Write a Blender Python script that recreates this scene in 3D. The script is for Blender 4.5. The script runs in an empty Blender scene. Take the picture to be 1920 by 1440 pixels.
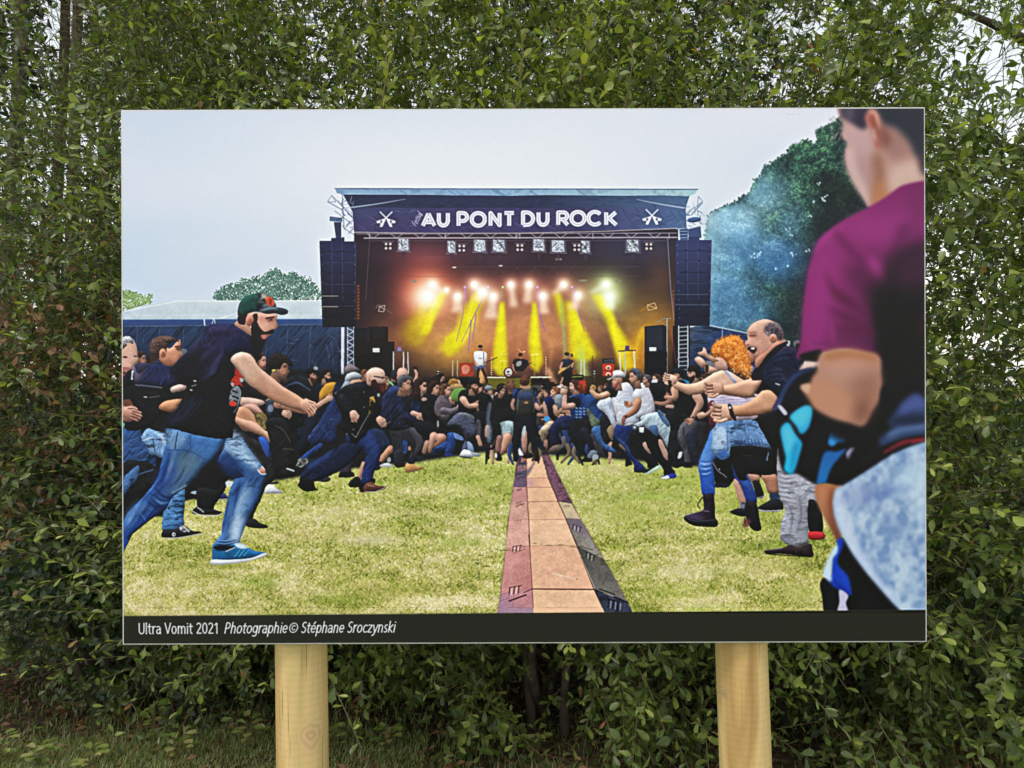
import bpy, math, random
import numpy as np
from mathutils import Vector, Matrix
# ------------------------------------------------------------------
# camera, sky, sun, exposure
# ------------------------------------------------------------------
scene = bpy.context.scene
col = scene.collection
CAMZ = 1.5
F = 1450.0                       # focal length in pixels of the 1920 px wide photograph
cam_d = bpy.data.cameras.new('camera'); cam = bpy.data.objects.new('camera', cam_d); col.objects.link(cam)
cam_d.sensor_width = 36; cam_d.lens = 36*F/1920; cam_d.clip_end = 800; cam_d.clip_start = .05
cam.location = (0, 0, CAMZ); cam.rotation_euler = (math.radians(90), 0, 0)
scene.camera = cam
EL, AZ = math.radians(66), math.radians(215)     # veiled sun, very high, a little behind the camera
w = bpy.data.worlds.new('World'); scene.world = w; w.use_nodes = True
nt = w.node_tree; bg = nt.nodes['Background']
sky = nt.nodes.new('ShaderNodeTexSky'); sky.sky_type = 'NISHITA'; sky.sun_disc = False
sky.sun_elevation = EL; sky.sun_rotation = AZ; sky.air_density = 2.0; sky.dust_density = 0.7; sky.ozone_density = 1.0
hs = nt.nodes.new('ShaderNodeHueSaturation'); hs.inputs['Saturation'].default_value = .24; hs.inputs['Value'].default_value = 1.0
nt.links.new(sky.outputs[0], hs.inputs['Color']); nt.links.new(hs.outputs[0], bg.inputs[0]); bg.inputs[1].default_value = .15
sd = bpy.data.lights.new('sun', 'SUN'); sd.energy = 1.5; sd.angle = math.radians(14); sd.color = (1.0, .885, .92)
sun = bpy.data.objects.new('sun', sd); col.objects.link(sun)
sv = Vector((math.sin(AZ)*math.cos(EL), math.cos(AZ)*math.cos(EL), math.sin(EL)))
sun.rotation_euler = sv.to_track_quat('Z', 'Y').to_euler(); sun.location = sv*30
vs = scene.view_settings; vs.view_transform = 'Standard'; vs.look = 'None'; vs.gamma = 1; vs.use_curve_mapping = False; vs.exposure = 0.52
scene.cycles.max_bounces = 7; scene.cycles.diffuse_bounces = 3; scene.cycles.transmission_bounces = 4; scene.cycles.glossy_bounces = 2
# ------------------------------------------------------------------
# painter of the printed photograph: a small vector rasteriser in numpy
# (x, y are units of the print's own layout; one unit is about a millimetre)
CX0, CY0, CW, CH = 220, 198, 1524, 1016
CAN = np.zeros((CH, CW, 3), np.float32)
RG = np.random.default_rng(7)
ORG = [0.0, 0.0, 1.0]
def O(x, y, s=4.8):
    ORG[0], ORG[1], ORG[2] = x, y, s
def hx(c):
    if isinstance(c, str):
        return np.array([int(c[i:i+2], 16)/255 for i in (0, 2, 4)], np.float32)
    return np.array(c, np.float32)
def S(s):
    a = np.array([float(v) for v in s.replace(',', ' ').split()]) if isinstance(s, str) else np.asarray(s, float).ravel()
    a = a.reshape(-1, 2)
    return a/ORG[2] + (ORG[0]-CX0, ORG[1]-CY0)
def smooth(p, n=5, closed=True):
    if len(p) < 3: return p
    if closed: q = np.vstack([p[-1], p, p[0], p[1]])
    else: q = np.vstack([2*p[0]-p[1], p, 2*p[-1]-p[-2]])
    t = np.arange(n)[:, None]/n
    out = []
    for i in range(1, len(q)-2):
        a, b, c, d = q[i-1], q[i], q[i+1], q[i+2]
        out.append(.5*((2*b) + (c-a)*t + (2*a-5*b+4*c-d)*t*t + (3*b-a-3*c+d)*t**3))
    if not closed: out.append(q[-2][None])
    return np.vstack(out)
SUB = 4
def raster(polys, pad=2):
    al = np.vstack(polys)
    x0 = int(max(0, math.floor(al[:, 0].min())-pad)); y0 = int(max(0, math.floor(al[:, 1].min())-pad))
    x1 = int(min(CW, math.ceil(al[:, 0].max())+pad)); y1 = int(min(CH, math.ceil(al[:, 1].max())+pad))
    if x1 <= x0+1 or y1 <= y0+1: return None
    w, h = x1-x0, y1-y0
    D = np.zeros((h*SUB, w+2), np.float64)
    for p in polys:
        ar = (p[:, 0]*np.roll(p[:, 1], -1)-p[:, 1]*np.roll(p[:, 0], -1)).sum()
        q = (p if ar > 0 else p[::-1]) - (x0, y0)
        a, b = q, np.roll(q, -1, 0)
        ya, yb = a[:, 1]*SUB, b[:, 1]*SUB
        lo = np.ceil(np.minimum(ya, yb)-.5).astype(int); hi = np.ceil(np.maximum(ya, yb)-.5).astype(int)
        lo = np.clip(lo, 0, h*SUB); hi = np.clip(hi, 0, h*SUB); n = hi-lo
        k = n > 0
        if not k.any(): continue
        n = n[k]; idx = np.repeat(np.nonzero(k)[0], n)
        rows = np.arange(n.sum()) - np.repeat(np.cumsum(n)-n, n) + np.repeat(lo[k], n)
        t = (rows+.5-ya[idx])/(yb[idx]-ya[idx])
        x = np.clip(a[idx, 0]+t*(b[idx, 0]-a[idx, 0]), 0, w)
        s = np.where(yb[idx] > ya[idx], -1.0, 1.0)
        xi = np.floor(x).astype(int); f = x-xi
        np.add.at(D, (rows, xi), s*(1-f)); np.add.at(D, (rows, xi+1), s*f)
    m = np.abs(np.clip(np.cumsum(D, 1)[:, :w], -1, 1))
    return m.reshape(h, SUB, w).mean(1).astype(np.float32), x0, y0
def box(a, r, ax):
    r = int(r)
    if r < 1: return a
    p = np.concatenate([np.repeat(a.take([0], ax), r+1, ax), a, np.repeat(a.take([-1], ax), r, ax)], ax)
    c = np.cumsum(p, ax, dtype=np.float64)
    n = a.shape[ax]
    return ((c.take(range(2*r+1, 2*r+1+n), ax)-c.take(range(0, n), ax))/(2*r+1)).astype(np.float32)
def blur(a, s, s2=None):
    for ax, q in ((0, s if s2 is None else s2), (1, s)):
        if q <= 0: continue
        if q < 1.1:
            k = min(.25, q*.22)
            b = np.roll(a, 1, ax)+np.roll(a, -1, ax)
            a = (a*(1-2*k)+b*k).astype(np.float32)
        else:
            r = max(1, round(q*.95))
            for _ in range(3): a = box(a, r, ax)
    return a
def vnoise(h, w, sx, sy, seed):
    g = np.random.default_rng(seed).random((int(h/sy)+4, int(w/sx)+4)).astype(np.float32)
    y = np.arange(h)/sy; x = np.arange(w)/sx
    yi = y.astype(int); xi = x.astype(int); fy = (y-yi)[:, None]; fx = (x-xi)[None]
    fy = fy*fy*(3-2*fy); fx = fx*fx*(3-2*fx)
    a = g[yi][:, xi]; b = g[yi][:, xi+1]; c = g[yi+1][:, xi]; d = g[yi+1][:, xi+1]
    return ((a*(1-fx)+b*fx)*(1-fy)+(c*(1-fx)+d*fx)*fy).astype(np.float32)
def fbm(sx, sy, seed, o=3):
    r = 0; t = 0
    for i in range(o):
        r = r+vnoise(CH, CW, max(1.01, sx/2**i), max(1.01, sy/2**i), seed+i)*.6**i; t += .6**i
    return (r/t-.5)*2
def skewed(n, k):
    out = np.empty_like(n)
    for y in range(CH): out[y] = np.roll(n[y], int(y*k))
    return out
_f = fbm(16, 5, 11); _g = fbm(6, 22, 31)
FOLD = {'h': _f, 'v': _g, 'd': skewed(fbm(5, 26, 51), -.8), 'e': skewed(fbm(5, 26, 71), .8), 'c': fbm(14, 14, 91)}
for _k in FOLD:
    _n = FOLD[_k]; FOLD[_k] = (.55*_n+.9*(.28-np.sqrt(np.abs(_n)+1e-4))).astype(np.float32)*1.15
FINE = fbm(2.2, 2.2, 5, 2)
def comp(m, x0, y0, col, a=1.0, mode='n'):
    h, w = m.shape
    r = CAN[y0:y0+h, x0:x0+w]
    m = (m*a)[..., None]
    if mode == 'n': r += (col-r)*m
    elif mode == 'add': r += col*m
    elif mode == 'scr': r[:] = 1-(1-r)*(1-col*m)
    elif mode == 'mul': r *= 1-(1-col)*m
def fill(polys, col, bl=.6, sh=0, r=5, g=None, tx=0, tk='c', a=1, mode='n', n=0, ga=None):
    pad = int(3*max(bl, 1)+3)
    R = raster(polys, pad)
    if R is None: return
    m, x0, y0 = R
    h, w = m.shape
    c = np.empty((h, w, 3), np.float32); c[:] = hx(col)
    if g:
        c2, gx0, gy0, gx1, gy1 = g
        A = S([gx0, gy0, gx1, gy1]); v = A[1]-A[0]
        X = np.arange(w)[None]+x0-A[0][0]; Y = np.arange(h)[:, None]+y0-A[0][1]
        t = np.clip((X*v[0]+Y*v[1])/(v@v), 0, 1)[..., None]
        c += (hx(c2)-c)*t
    if sh:
        q = int(r*3)+2
        mp = np.pad(m, q)
        B = blur(mp, r)
        gy = np.gradient(B, axis=0)[q:-q, q:-q]*2*r; gx = np.gradient(B, axis=1)[q:-q, q:-q]*2*r
        s = 1+sh*(1.15*gy+.35*gx)-sh*.7*(1-B[q:-q, q:-q])
        c *= np.clip(s, .2, 2)[..., None]
        c += (sh*.16*np.clip(gy+.3*gx, 0, 1))[..., None]*np.array([.75, .75, .85], np.float32)
    if tx:
        fo = FOLD[tk][y0:y0+h, x0:x0+w][..., None]; c *= 1+tx*fo; c += tx*.05*fo*np.array([.8, .85, 1.], np.float32)
    if n: c *= (1+n*FINE[y0:y0+h, x0:x0+w])[..., None]
    if bl: m = blur(m, bl)
    if ga:
        A = S(ga[:4]); v = A[1]-A[0]; X = np.arange(w)[None]+x0-A[0][0]; Y = np.arange(h)[:, None]+y0-A[0][1]
        m = m*(1-(1-ga[4])*np.clip((X*v[0]+Y*v[1])/(v@v), 0, 1))
    comp(m, x0, y0, c, a, mode)
    return R
def P(s, col, k=1, **kw):
    p = S(s); sh = kw.get('sh', 0); big = kw.get('bl', .6) < 2
    if sh and kw.get('r', 5) > 4.5 and big: kw['r'] = 4.5
    R = fill([smooth(p) if k else p], col, **kw)
    if R is not None and sh >= .3 and big and a_crease[0]: crease(R, p, hx(col), kw.get('tx', 0))
a_crease = [1]
GC = np.random.default_rng(909)
def crease(R, p, col, tx):
    "folds of cloth or muscle: short soft light and dark strokes across the shape"
    m, x0, y0 = R; area = m.sum()
    if area < 260: return
    skin = col[0] > col[1] > col[2] and col[0] > .52 and col[0]-col[2] > .12 and col[0]-col[2] < .4
    q = p-p.mean(0); ev, vec = np.linalg.eigh(q.T@q); ax = vec[:, 1]; base_ = math.atan2(ax[1], ax[0])
    n = int(min(70, area/(210 if skin else 95)))
    for _ in range(n):
        cx, cy = GC.integers(0, m.shape[1]), GC.integers(0, m.shape[0])
        if m[cy, cx] < .9: continue
        L_ = GC.uniform(4, 14) if not skin else GC.uniform(4, 9)
        a_ = base_+(math.pi/2)*GC.choice([1, -1])*GC.uniform(.35, 1.15) if not skin else base_+GC.normal(0, .3)
        dx, dy = math.cos(a_)*L_, math.sin(a_)*L_; e = []
        for t in (-1, 1):
            ux, uy = int(cx+dx*t*.9), int(cy+dy*t*.9); e.append(0 <= ux < m.shape[1] and 0 <= uy < m.shape[0] and m[uy, ux] > .6)
        if not all(e): continue
        lum = col.mean(); dark = GC.random() < .5
        c = col*((.55 if lum < .55 else .84) if dark else 1.25)+(0 if dark else .05); bw = GC.normal(0, .25)*L_
        if skin: c = col*np.array([.8, .72, .7]) if dark else np.minimum(col*1.12+.04, 1)
        k = np.array([(x0+cx-dx, y0+cy-dy), (x0+cx-dy*bw/L_, y0+cy+dx*bw/L_), (x0+cx+dx, y0+cy+dy)])
        kk = smooth(k, 4, False); w_ = GC.uniform(1.2, 2.6)*(1 if not skin else 1.3)
        fill(strokepolys(kk, w_*np.sin(np.linspace(.25, 2.9, len(kk)))), np.clip(c, 0, 1), bl=.8 if not skin else 1.6, a=(.5 if not skin else .22)*(1+.6*min(tx, .5)))
def fist(x, y, s, rot=0.0, skin='c09584', open_=0):
    "a hand with four separate fingers and a thumb; s = hand length in local units"
    c = S([x, y])[0]; s = s/ORG[2]; sk = hx(skin)
    T = lambda pts: U(pts, c[0], c[1], s, 1, rot)
    fill([smooth(T([-.5,-.28,0,-.36,.2,-.3,.24,.3,0,.36,-.5,.26]), 3)], sk, bl=.6, sh=.4, r=max(1.5, s*.12))
    ln = (.34, .42, .38, .28) if open_ else (.2, .25, .24, .18)
    for i in range(4):
        y_ = -.27+i*.17; e = T([.1, y_, .24+ln[i]*.6, y_+.02, .24+ln[i], y_+(.12 if not open_ else .04)])
        fill(strokepolys(e, s*.155), sk*(1.05-.07*i), bl=.5, sh=.4, r=1.5)
        if i: fill(strokepolys(T([.08, y_-.085, .24+ln[i]*.8, y_-.07]), max(.8, s*.035)), sk*np.array([.55, .42, .4]), bl=.5, a=.8)
    fill(strokepolys(T([-.2, -.3, .1, -.42, .3, -.36]), s*.15), sk*1.04, bl=.5, sh=.4, r=1.5)
def ell(cx, cy, rx, ry, rot=0, n=28):
    t = np.linspace(0, 2*math.pi, n, endpoint=False)
    x, y = rx*np.cos(t), ry*np.sin(t); c, s = math.cos(rot), math.sin(rot)
    return np.stack([cx+x*c-y*s, cy+x*s+y*c], 1)
def E(cx, cy, rx, ry, col, rot=0, **kw):
    k = ORG[2]; c = S([cx, cy])[0]
    fill([ell(c[0], c[1], rx/k, ry/k, rot)], col, **kw)
def strokepolys(p, w, cap=True):
    w = np.broadcast_to(np.asarray(w, float), (len(p),))/2
    out = []
    for i in range(len(p)):
        if (0 < i < len(p)-1 or cap) and (i == 0 or i == len(p)-1 or w[i] > 1.2): out.append(ell(p[i, 0], p[i, 1], w[i], w[i], n=10))
        if i < len(p)-1:
            d = p[i+1]-p[i]; L = math.hypot(*d)
            if L < 1e-6: continue
            nn = np.array([-d[1], d[0]])/L
            out.append(np.array([p[i]+nn*w[i], p[i+1]+nn*w[i+1], p[i+1]-nn*w[i+1], p[i]-nn*w[i]]))
    return out
def L(s, w, col, k=1, **kw):
    "line through points; w one width or a list, in canvas px"
    p = S(s)
    w = np.asarray(w, float)
    if w.ndim and len(w) != len(p): w = np.interp(np.linspace(0, 1, len(p)), np.linspace(0, 1, len(w)), w)
    w = np.broadcast_to(w, (len(p),))
    if k and len(p) > 2:
        q = smooth(p, 4, False); w = np.interp(np.linspace(0, 1, len(q)), np.linspace(0, 1, len(p)), w); p = q
    fill(strokepolys(p, w), col, **kw)
def glow(cx, cy, r, col, a=1, ry=None, mode='scr'):
    c = S([cx, cy])[0]; k = ORG[2]; rx = r/k; ry = (ry or r)/k
    x0 = int(max(0, c[0]-3*rx)); x1 = int(min(CW, c[0]+3*rx)); y0 = int(max(0, c[1]-3*ry)); y1 = int(min(CH, c[1]+3*ry))
    if x1 <= x0 or y1 <= y0: return
    X = (np.arange(x0, x1)[None]-c[0])/rx; Y = (np.arange(y0, y1)[:, None]-c[1])/ry
    comp(np.exp(-(X*X+Y*Y)*1.1).astype(np.float32), x0, y0, hx(col), a, mode)
def dabs(mask, n, cols, rad=(1.5, 3), tone=None, seed=1, a=.9):
    "leaf-like dabs scattered inside a mask (m, x0, y0)"
    m, x0, y0 = mask
    g = np.random.default_rng(seed); h, w = m.shape
    ys = g.integers(0, h, n); xs = g.integers(0, w, n)
    k = m[ys, xs] > g.random(n)
    ys, xs = ys[k]+y0, xs[k]+x0; n = len(ys)
    C = np.array([hx(c) for c in cols])
    t = g.random(n)
    if tone is not None: t = np.clip(t*.45+tone[ys, xs]*.55, 0, .999)
    ci = t*(len(C)-1); i = np.minimum(ci.astype(int), len(C)-2); f = (ci-i)[:, None]
    col = C[i]*(1-f)+C[i+1]*f
    ang = g.random(n)*6.28; rr = g.uniform(rad[0], rad[1], n)
    K = int(rad[1]*rad[1]*3)+3
    for _ in range(K):
        u = g.uniform(-1, 1, n)*rr; v = g.uniform(-.45, .45, n)*rr
        px = np.clip((xs+u*np.cos(ang)-v*np.sin(ang)).astype(int), 0, CW-1); py = np.clip((ys+u*np.sin(ang)+v*np.cos(ang)).astype(int), 0, CH-1)
        CAN[py, px] = CAN[py, px]*(1-a)+col*a
# ---- heads of the crowd, drawn from a unit profile ----
def U(pts, cx, cy, s, d, rot):
    p = np.array(pts, float).reshape(-1, 2); p = p*(d if d else 1, 1)
    c, q = math.cos(rot), math.sin(rot)
    return np.stack([cx+s*(p[:, 0]*c-p[:, 1]*q), cy+s*(p[:, 0]*q+p[:, 1]*c)], 1)
FACE = [-.30,-.38,-.05,-.5,.2,-.45,.31,-.25,.31,-.1,.30,-.02,.42,.1,.33,.16,.35,.23,.31,.28,.33,.38,.24,.5,.05,.45,-.05,.3,-.2,.25,-.38,.05,-.42,-.2]
HAIR = [.27,-.3,.28,-.42,.1,-.57,-.2,-.56,-.43,-.38,-.49,-.1,-.4,.15,-.22,.22,-.13,.1,-.1,-.08,.04,-.15,.12,-.3]
LONG = [.27,-.3,.28,-.42,.1,-.57,-.2,-.56,-.43,-.38,-.52,-.1,-.55,.3,-.6,.7,-.35,.85,-.1,.7,-.08,.3,-.1,.1,-.08,-.08,.04,-.15,.12,-.3]
BEARD = [-.08,.08,.04,.14,.16,.2,.26,.2,.34,.2,.36,.3,.35,.48,.22,.62,.03,.52,-.1,.3]
CAP = [-.46,-.12,-.46,-.38,-.25,-.58,.05,-.6,.27,-.46,.34,-.24,.7,-.16,.66,-.09,.3,-.12,-.05,-.2]
BACKC = [.1,-.58,-.28,-.55,-.46,-.3,-.62,-.1,-.45,-.08,-.1,-.2,.32,-.26,.3,-.45]
def head(x, y, s, d=1, skin='c08f7c', hair='2b2320', rot=0.0, beard=None, cap=None, style='hair', neck=1, mouth=0, glasses=0):
    c = S([x, y])[0]; s = s/ORG[2]; cx, cy = c
    f = lambda pts: smooth(U(pts, cx, cy, s, d, rot), 3)
    if neck: fill([U([-.3,.1,.1,.3,.12,.75,-.42,.75], cx, cy, s, d, rot)], hx(skin)*.72, bl=.7, sh=.3, r=s*.1)
    if d == 0:
        fill([f([-.36,-.3,0,-.52,.36,-.3,.38,.1,.2,.45,-.2,.45,-.38,.1])], hair, bl=.7, sh=.3, r=s*.15, n=.2)
        return
    fill([f(FACE)], skin, bl=.6, sh=.45, r=max(1, s*.13), n=.06)
    e = lambda x_, y_, a_, b_, col, al=1: fill([ell(*U([x_, y_], cx, cy, s, d, rot)[0], a_*s, b_*s, rot, 12)], col, bl=.5, a=al)
    e(.17, -.06, .09, .045, hx(skin)*.45, .8); e(.2, -.12, .1, .025, hair, .7)
    e(.12, .14, .14, .12, hx(skin)*np.array([1.12, 1.02, 1.0]), .5)
    e(.36, .17, .05, .03, hx(skin)*.5, .7)
    if mouth: e(.27, .3, .07, .08, '4a1f20', .9); e(.29, .25, .05, .02, 'd8d0c8', .7)
    else: e(.28, .27, .07, .02, hx(skin)*.5, .8)
    if beard: fill([f(BEARD)], beard, bl=.7, sh=.3, r=s*.1, n=.25); e(.29, .27, .05, .03, '7a4a44', .6)
    if style == 'hair': fill([f(HAIR)], hair, bl=.7, sh=.35, r=s*.13, n=.3)
    elif style == 'long': fill([f(LONG)], hair, bl=.7, sh=.35, r=s*.15, n=.3, tx=.3, tk='v')
    elif style == 'bald':
        fill([f([-.3,-.1,-.1,-.12,-.12,.12,-.25,.22,-.4,.1])], hx(hair)*.5+hx(skin)*.5, bl=1, a=.5)
        e(-.05, -.38, .2, .07, 'f4e0d4', .6)
    e(-.1, .02, .06, .11, hx(skin)*.92); e(-.1, .03, .03, .06, hx(skin)*.6)
    if glasses: e(.2, -.05, .13, .07, '15151a', .85)
    if cap: fill([f(CAP)], cap, bl=.6, sh=.4, r=s*.1)
def shoe(x, y, l, d=1, col='1c1c22', sole='b8b8b8', rot=0.0):
    c = S([x, y])[0]; s = l/ORG[2]
    fill([smooth(U([0,-.34,.22,-.36,.45,-.2,.9,-.13,1,-.02,.95,.02,0,.02,-.04,-.15], c[0], c[1], s, d, rot), 3)], col, bl=.5, sh=.4, r=2)
    fill([U([0,0,1,-.03,1,.05,0,.07], c[0], c[1], s, d, rot)], sole, bl=.5)
# ---- letters as pen strokes; cap height 1, baseline y=0 going up ----
def arc(cx, cy, rx, ry, a0, a1, n=10):
    t = np.radians(np.linspace(a0, a1, n)); return [(cx+rx*math.cos(v), cy+ry*math.sin(v)) for v in t]
GL = {
 'U': (.56, [[(.06,1),(.06,.32)]+arc(.28,.3,.22,.3,180,360)+[(.5,1)]]),
 'l': (.2, [[(.1,1.04),(.1,0)]]), 't': (.32, [[(.13,.92),(.13,.2)]+arc(.25,.17,.12,.17,180,280,5),[(0,.68),(.3,.68)]]),
 'r': (.33, [[(.08,.7),(.08,0)],[(.08,.45)]+arc(.28,.42,.19,.28,170,85,5)]),
 'a': (.45, [arc(.19,.5,.17,.2,140,0,6)+[(.37,.0)],[(.36,.42),(.2,.4)]+arc(.19,.2,.15,.2,90,270,7)+[(.36,.12)]]),
 'V': (.55, [[(.02,1),(.27,0),(.52,1)]]), 'o': (.5, [arc(.24,.35,.19,.35,0,360,18)]),
 'm': (.77, [[(.08,.7),(.08,0)],[(.08,.5)]+arc(.23,.5,.15,.2,160,0,6)+[(.38,0)],[(.38,.5)]+arc(.53,.5,.15,.2,160,0,6)+[(.68,0)]]),
 'i': (.2, [[(.1,.7),(.1,0)],[(.1,.95),(.1,.93)]]), '2': (.48, [arc(.22,.73,.18,.27,150,-15,8)+[(.04,.02),(.44,.02)]]),
 '0': (.5, [arc(.24,.5,.19,.5,0,360,18)]), '1': (.42, [[(.08,.8),(.26,1),(.26,0)]]),
 'P': (.5, [[(.08,0),(.08,1),(.2,1)]+arc(.22,.73,.2,.27,90,-90,8)+[(.08,.46)]]),
 'h': (.5, [[(.08,1.04),(.08,0)],[(.08,.48)]+arc(.23,.48,.16,.22,160,0,6)+[(.39,0)]]),
 'n': (.5, [[(.08,.7),(.08,0)],[(.08,.48)]+arc(.23,.48,.16,.22,160,0,6)+[(.39,0)]]),
 'g': (.48, [arc(.22,.38,.18,.32,0,360,16),[(.4,.68),(.4,-.1)]+arc(.22,-.1,.18,.2,0,-140,6)]),
 'p': (.5, [[(.08,.7),(.08,-.32)],arc(.25,.35,.18,.35,0,360,16)]),
 'e': (.46, [[(.05,.36),(.4,.36)]+arc(.22,.36,.18,.34,0,315,14)]),
 'é': (.46, [[(.05,.36),(.4,.36)]+arc(.22,.36,.18,.34,0,315,14),[(.2,.84),(.32,1.02)]]),
 'S': (.45, [arc(.22,.76,.17,.24,50,260,9)+arc(.2,.27,.18,.27,80,-140,9)]),
 'c': (.4, [arc(.24,.35,.19,.35,50,310,12)]), 'z': (.42, [[(.05,.68),(.37,.68),(.04,.02),(.38,.02)]]),
 'y': (.44, [[(.02,.7),(.22,.02)],[(.42,.7),(.18,-.22),(.04,-.32)]]), 's': (.36, [arc(.19,.53,.13,.17,50,260,7)+arc(.17,.17,.14,.17,80,-140,7)]),
 'k': (.43, [[(.08,1.04),(.08,0)],[(.37,.7),(.1,.36),(.4,0)]]),
 '©': (.78, [arc(.38,.48,.35,.45,0,360,22),arc(.4,.48,.16,.22,45,315,10)]), ' ': (.24, []),
 'F': (.5, [[(.08,0),(.08,1),(.42,1)],[(.08,.55),(.36,.55)]]), 'v': (.4, [[(.02,.7),(.2,0),(.4,.7)]])}
def text(s, x, y, hgt, col, w, xs=1.0, slant=0.0, rot=0.0, a=1, track=.04, bl=.45):
    c0 = S([x, y])[0]; pen = 0; cr, sr = math.cos(rot), math.sin(rot); allp = []
    for ch in s:
        adv, st = GL[ch]
        for q in st:
            q = np.array(q); u = ((q[:, 0]+pen)*xs+q[:, 1]*slant)*hgt; v = -q[:, 1]*hgt
            p = np.stack([c0[0]+u*cr-v*sr, c0[1]+u*sr+v*cr], 1)
            allp += strokepolys(p, w)
        pen += adv+track
    fill(allp, col, bl=bl, a=a)
    return c0[0]+pen*xs*hgt+CX0
# ---------------- printed picture: sky, trees, tents, stage ----------------
yy = np.linspace(0, 1, CH, dtype=np.float32)[:, None, None]; xx = np.linspace(0, 1, CW, dtype=np.float32)[None, :, None]
CAN[:] = hx('bccbe2')*(1-xx)*(1-yy)+hx('dadceb')*xx*(1-yy)+hx('d4dcea')*(1-xx)*yy+hx('ccd4e2')*xx*yy
cl = fbm(260, 150, 201, 3)[..., None]
CAN += cl*np.array([.045, .02, .008], np.float32)
O(0, 0, 1)
glow(860, 330, 560, 'e6e8f0', .85, 150, 'n'); glow(1500, 330, 120, 'b4cbd8', .35, 60, 'n')
# small trees on the left horizon
TN = (fbm(13, 11, 301, 3)+1)/2
for s, n, cols in (('224 582 230 548 242 545 252 548 262 553 275 557 282 549 286 556 280 568 256 578', 900, ['4c6a44','748f58','98b078','b4c49a']),
                   ('402 560 404 548 412 545 424 535 440 532 452 530 455 522 470 526 476 520 490 518 500 512 512 506 520 505 528 512 536 518 545 512 558 515 566 520 574 518 582 525 590 532 598 545 600 560 420 563', 3600, ['34504c','4a6a64','68897f','8ca89f'])):
    m = raster([smooth(S(s))], 3); mm = (np.clip(blur(m[0], 3)*1.5-.2, 0, 1), m[1], m[2])
    dabs(mm, n, cols, (1.2, 2.3), TN, 5, .8)
# tents
P('226 585 262 573 332 563 606 563 606 600 228 600', 'c3d0da', k=0, g=('b4c3d1', 300, 562, 300, 598))
P('448 584 470 580 606 563 606 600 404 600', 'bccad6', k=0, a=.8)
L('232 583 332 564 606 563', 1.2, 'e6ecf2', k=0); L('232 590 600 590', 1, 'd9e1e9', k=0, a=.6)
L('404 599 450 584', 1.4, 'dde6ec', k=0)
P('228 598 606 597 606 608 228 611', '3c5788', k=0, g=('31466f', 300, 598, 300, 610)); L('228 598 606 597', 1.2, '93a9c6', k=0)
P('228 611 606 608 690 608 690 720 228 720', '2b3f60', k=0, g=('1c2942', 300, 620, 300, 700), tx=.35, tk='d')
g_ = np.random.default_rng(3)
for i in range(46):
    x = g_.uniform(232, 680); y = g_.uniform(614, 690); a_ = g_.uniform(-.6, .6)+1.4*(g_.random() < .6); l = g_.uniform(8, 26)
    dx, dy = l*math.cos(a_), l*math.sin(a_)
    L([x, y, x+dx*.5+g_.uniform(-3, 3), y+dy*.5, x+dx, y+dy], [.4, 1.3, .4], '6f89a8', a=.45)
for x in (258, 300, 345, 540, 583): L([x, 612, x-4, 690], 1.0, '5f789c', a=.5)
L('383 598 384 609', 2.2, 'd8dfe8', k=0); L('396 596 402 596 404 609', 1.4, 'd8dfe8', k=0); L('402 594 397 609', 1.2, 'd8dfe8', k=0)
# great tree on the right with blue smoke
TP = '1306 640 1316 590 1324 440 1330 408 1340 396 1352 392 1365 384 1380 380 1394 368 1404 366 1414 352 1418 338 1430 328 1434 312 1450 308 1462 296 1478 288 1486 272 1502 270 1512 264 1528 272 1536 262 1530 246 1542 240 1556 236 1570 228 1590 224 1625 330 1640 390 1620 460 1560 640 1480 680'
fill([smooth(S(TP), 3)], '2d4046', bl=2.5)
m = raster([smooth(S(TP), 3)], 3); mm = (np.clip(blur(m[0], 3)*1.4-.15, 0, 1), m[1], m[2])
tt = np.clip(fbm(34, 26, 331, 5)*.9+.45+(fbm(7, 6, 339, 2))*.35, 0, 1)
dabs(mm, 30000, ['0f1a1c','16282a','24423c','3a6052','5a8a6a','7fae7c'], (1.4, 3.0), tt, 8)
P('1540 330 1580 320 1640 400 1610 470 1560 520 1556 640 1480 640 1440 610 1460 560 1500 470 1530 400', '101718', bl=14, a=.66)
for x, y in ((1535,345),(1543,372),(1528,378),(1550,368),(1546,377),(1519,404),(1478,428),(1484,440),(1418,476),(1424,474),(1489,478),(1478,498),(1412,482),(1516,470),(1422,480),(1487,474),(1456,505)):
    for j in range(3): E(x+RG.uniform(-4, 4), y+RG.uniform(-2, 2), 1+RG.random()*1.4, .8+RG.random(), 'c8d4dc', rot=RG.random()*3)
m_ = (mm[0], mm[1], mm[2]); hh, ww = m_[0].shape
sub = CAN[m_[2]:m_[2]+hh, m_[1]:m_[1]+ww]; keep = sub.copy(); sub[:] = blur(sub, .8)
tex_ = (sub.mean(2, keepdims=True)-.3)
X = np.arange(ww)[None, :, None]+m_[1]+CX0; Y = np.arange(hh)[:, None, None]+m_[2]+CY0
sm = np.zeros((hh, ww, 1), np.float32); sc_ = np.zeros((hh, ww, 3), np.float32)
for x, y, rx, ry, c, a_ in ((1365,450,80,85,'6a98bc',.9),(1430,365,50,45,'7eaabc',.7),(1345,560,75,80,'4f82ac',.9),(1325,450,40,90,'96b4c4',.8),(1450,480,60,50,'44709c',.8),(1395,590,60,50,'4a6c88',.7),(1390,405,50,36,'a0bccb',.75),(1480,420,35,50,'48687f',.5),(1360,660,60,40,'4a6c88',.5)):
    w_ = np.exp(-(((X-x)/rx)**2+((Y-y)/ry)**2))*a_
    sm = np.maximum(sm, w_*1.15); sc_ += w_*hx(c); tex_ = tex_
    
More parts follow.
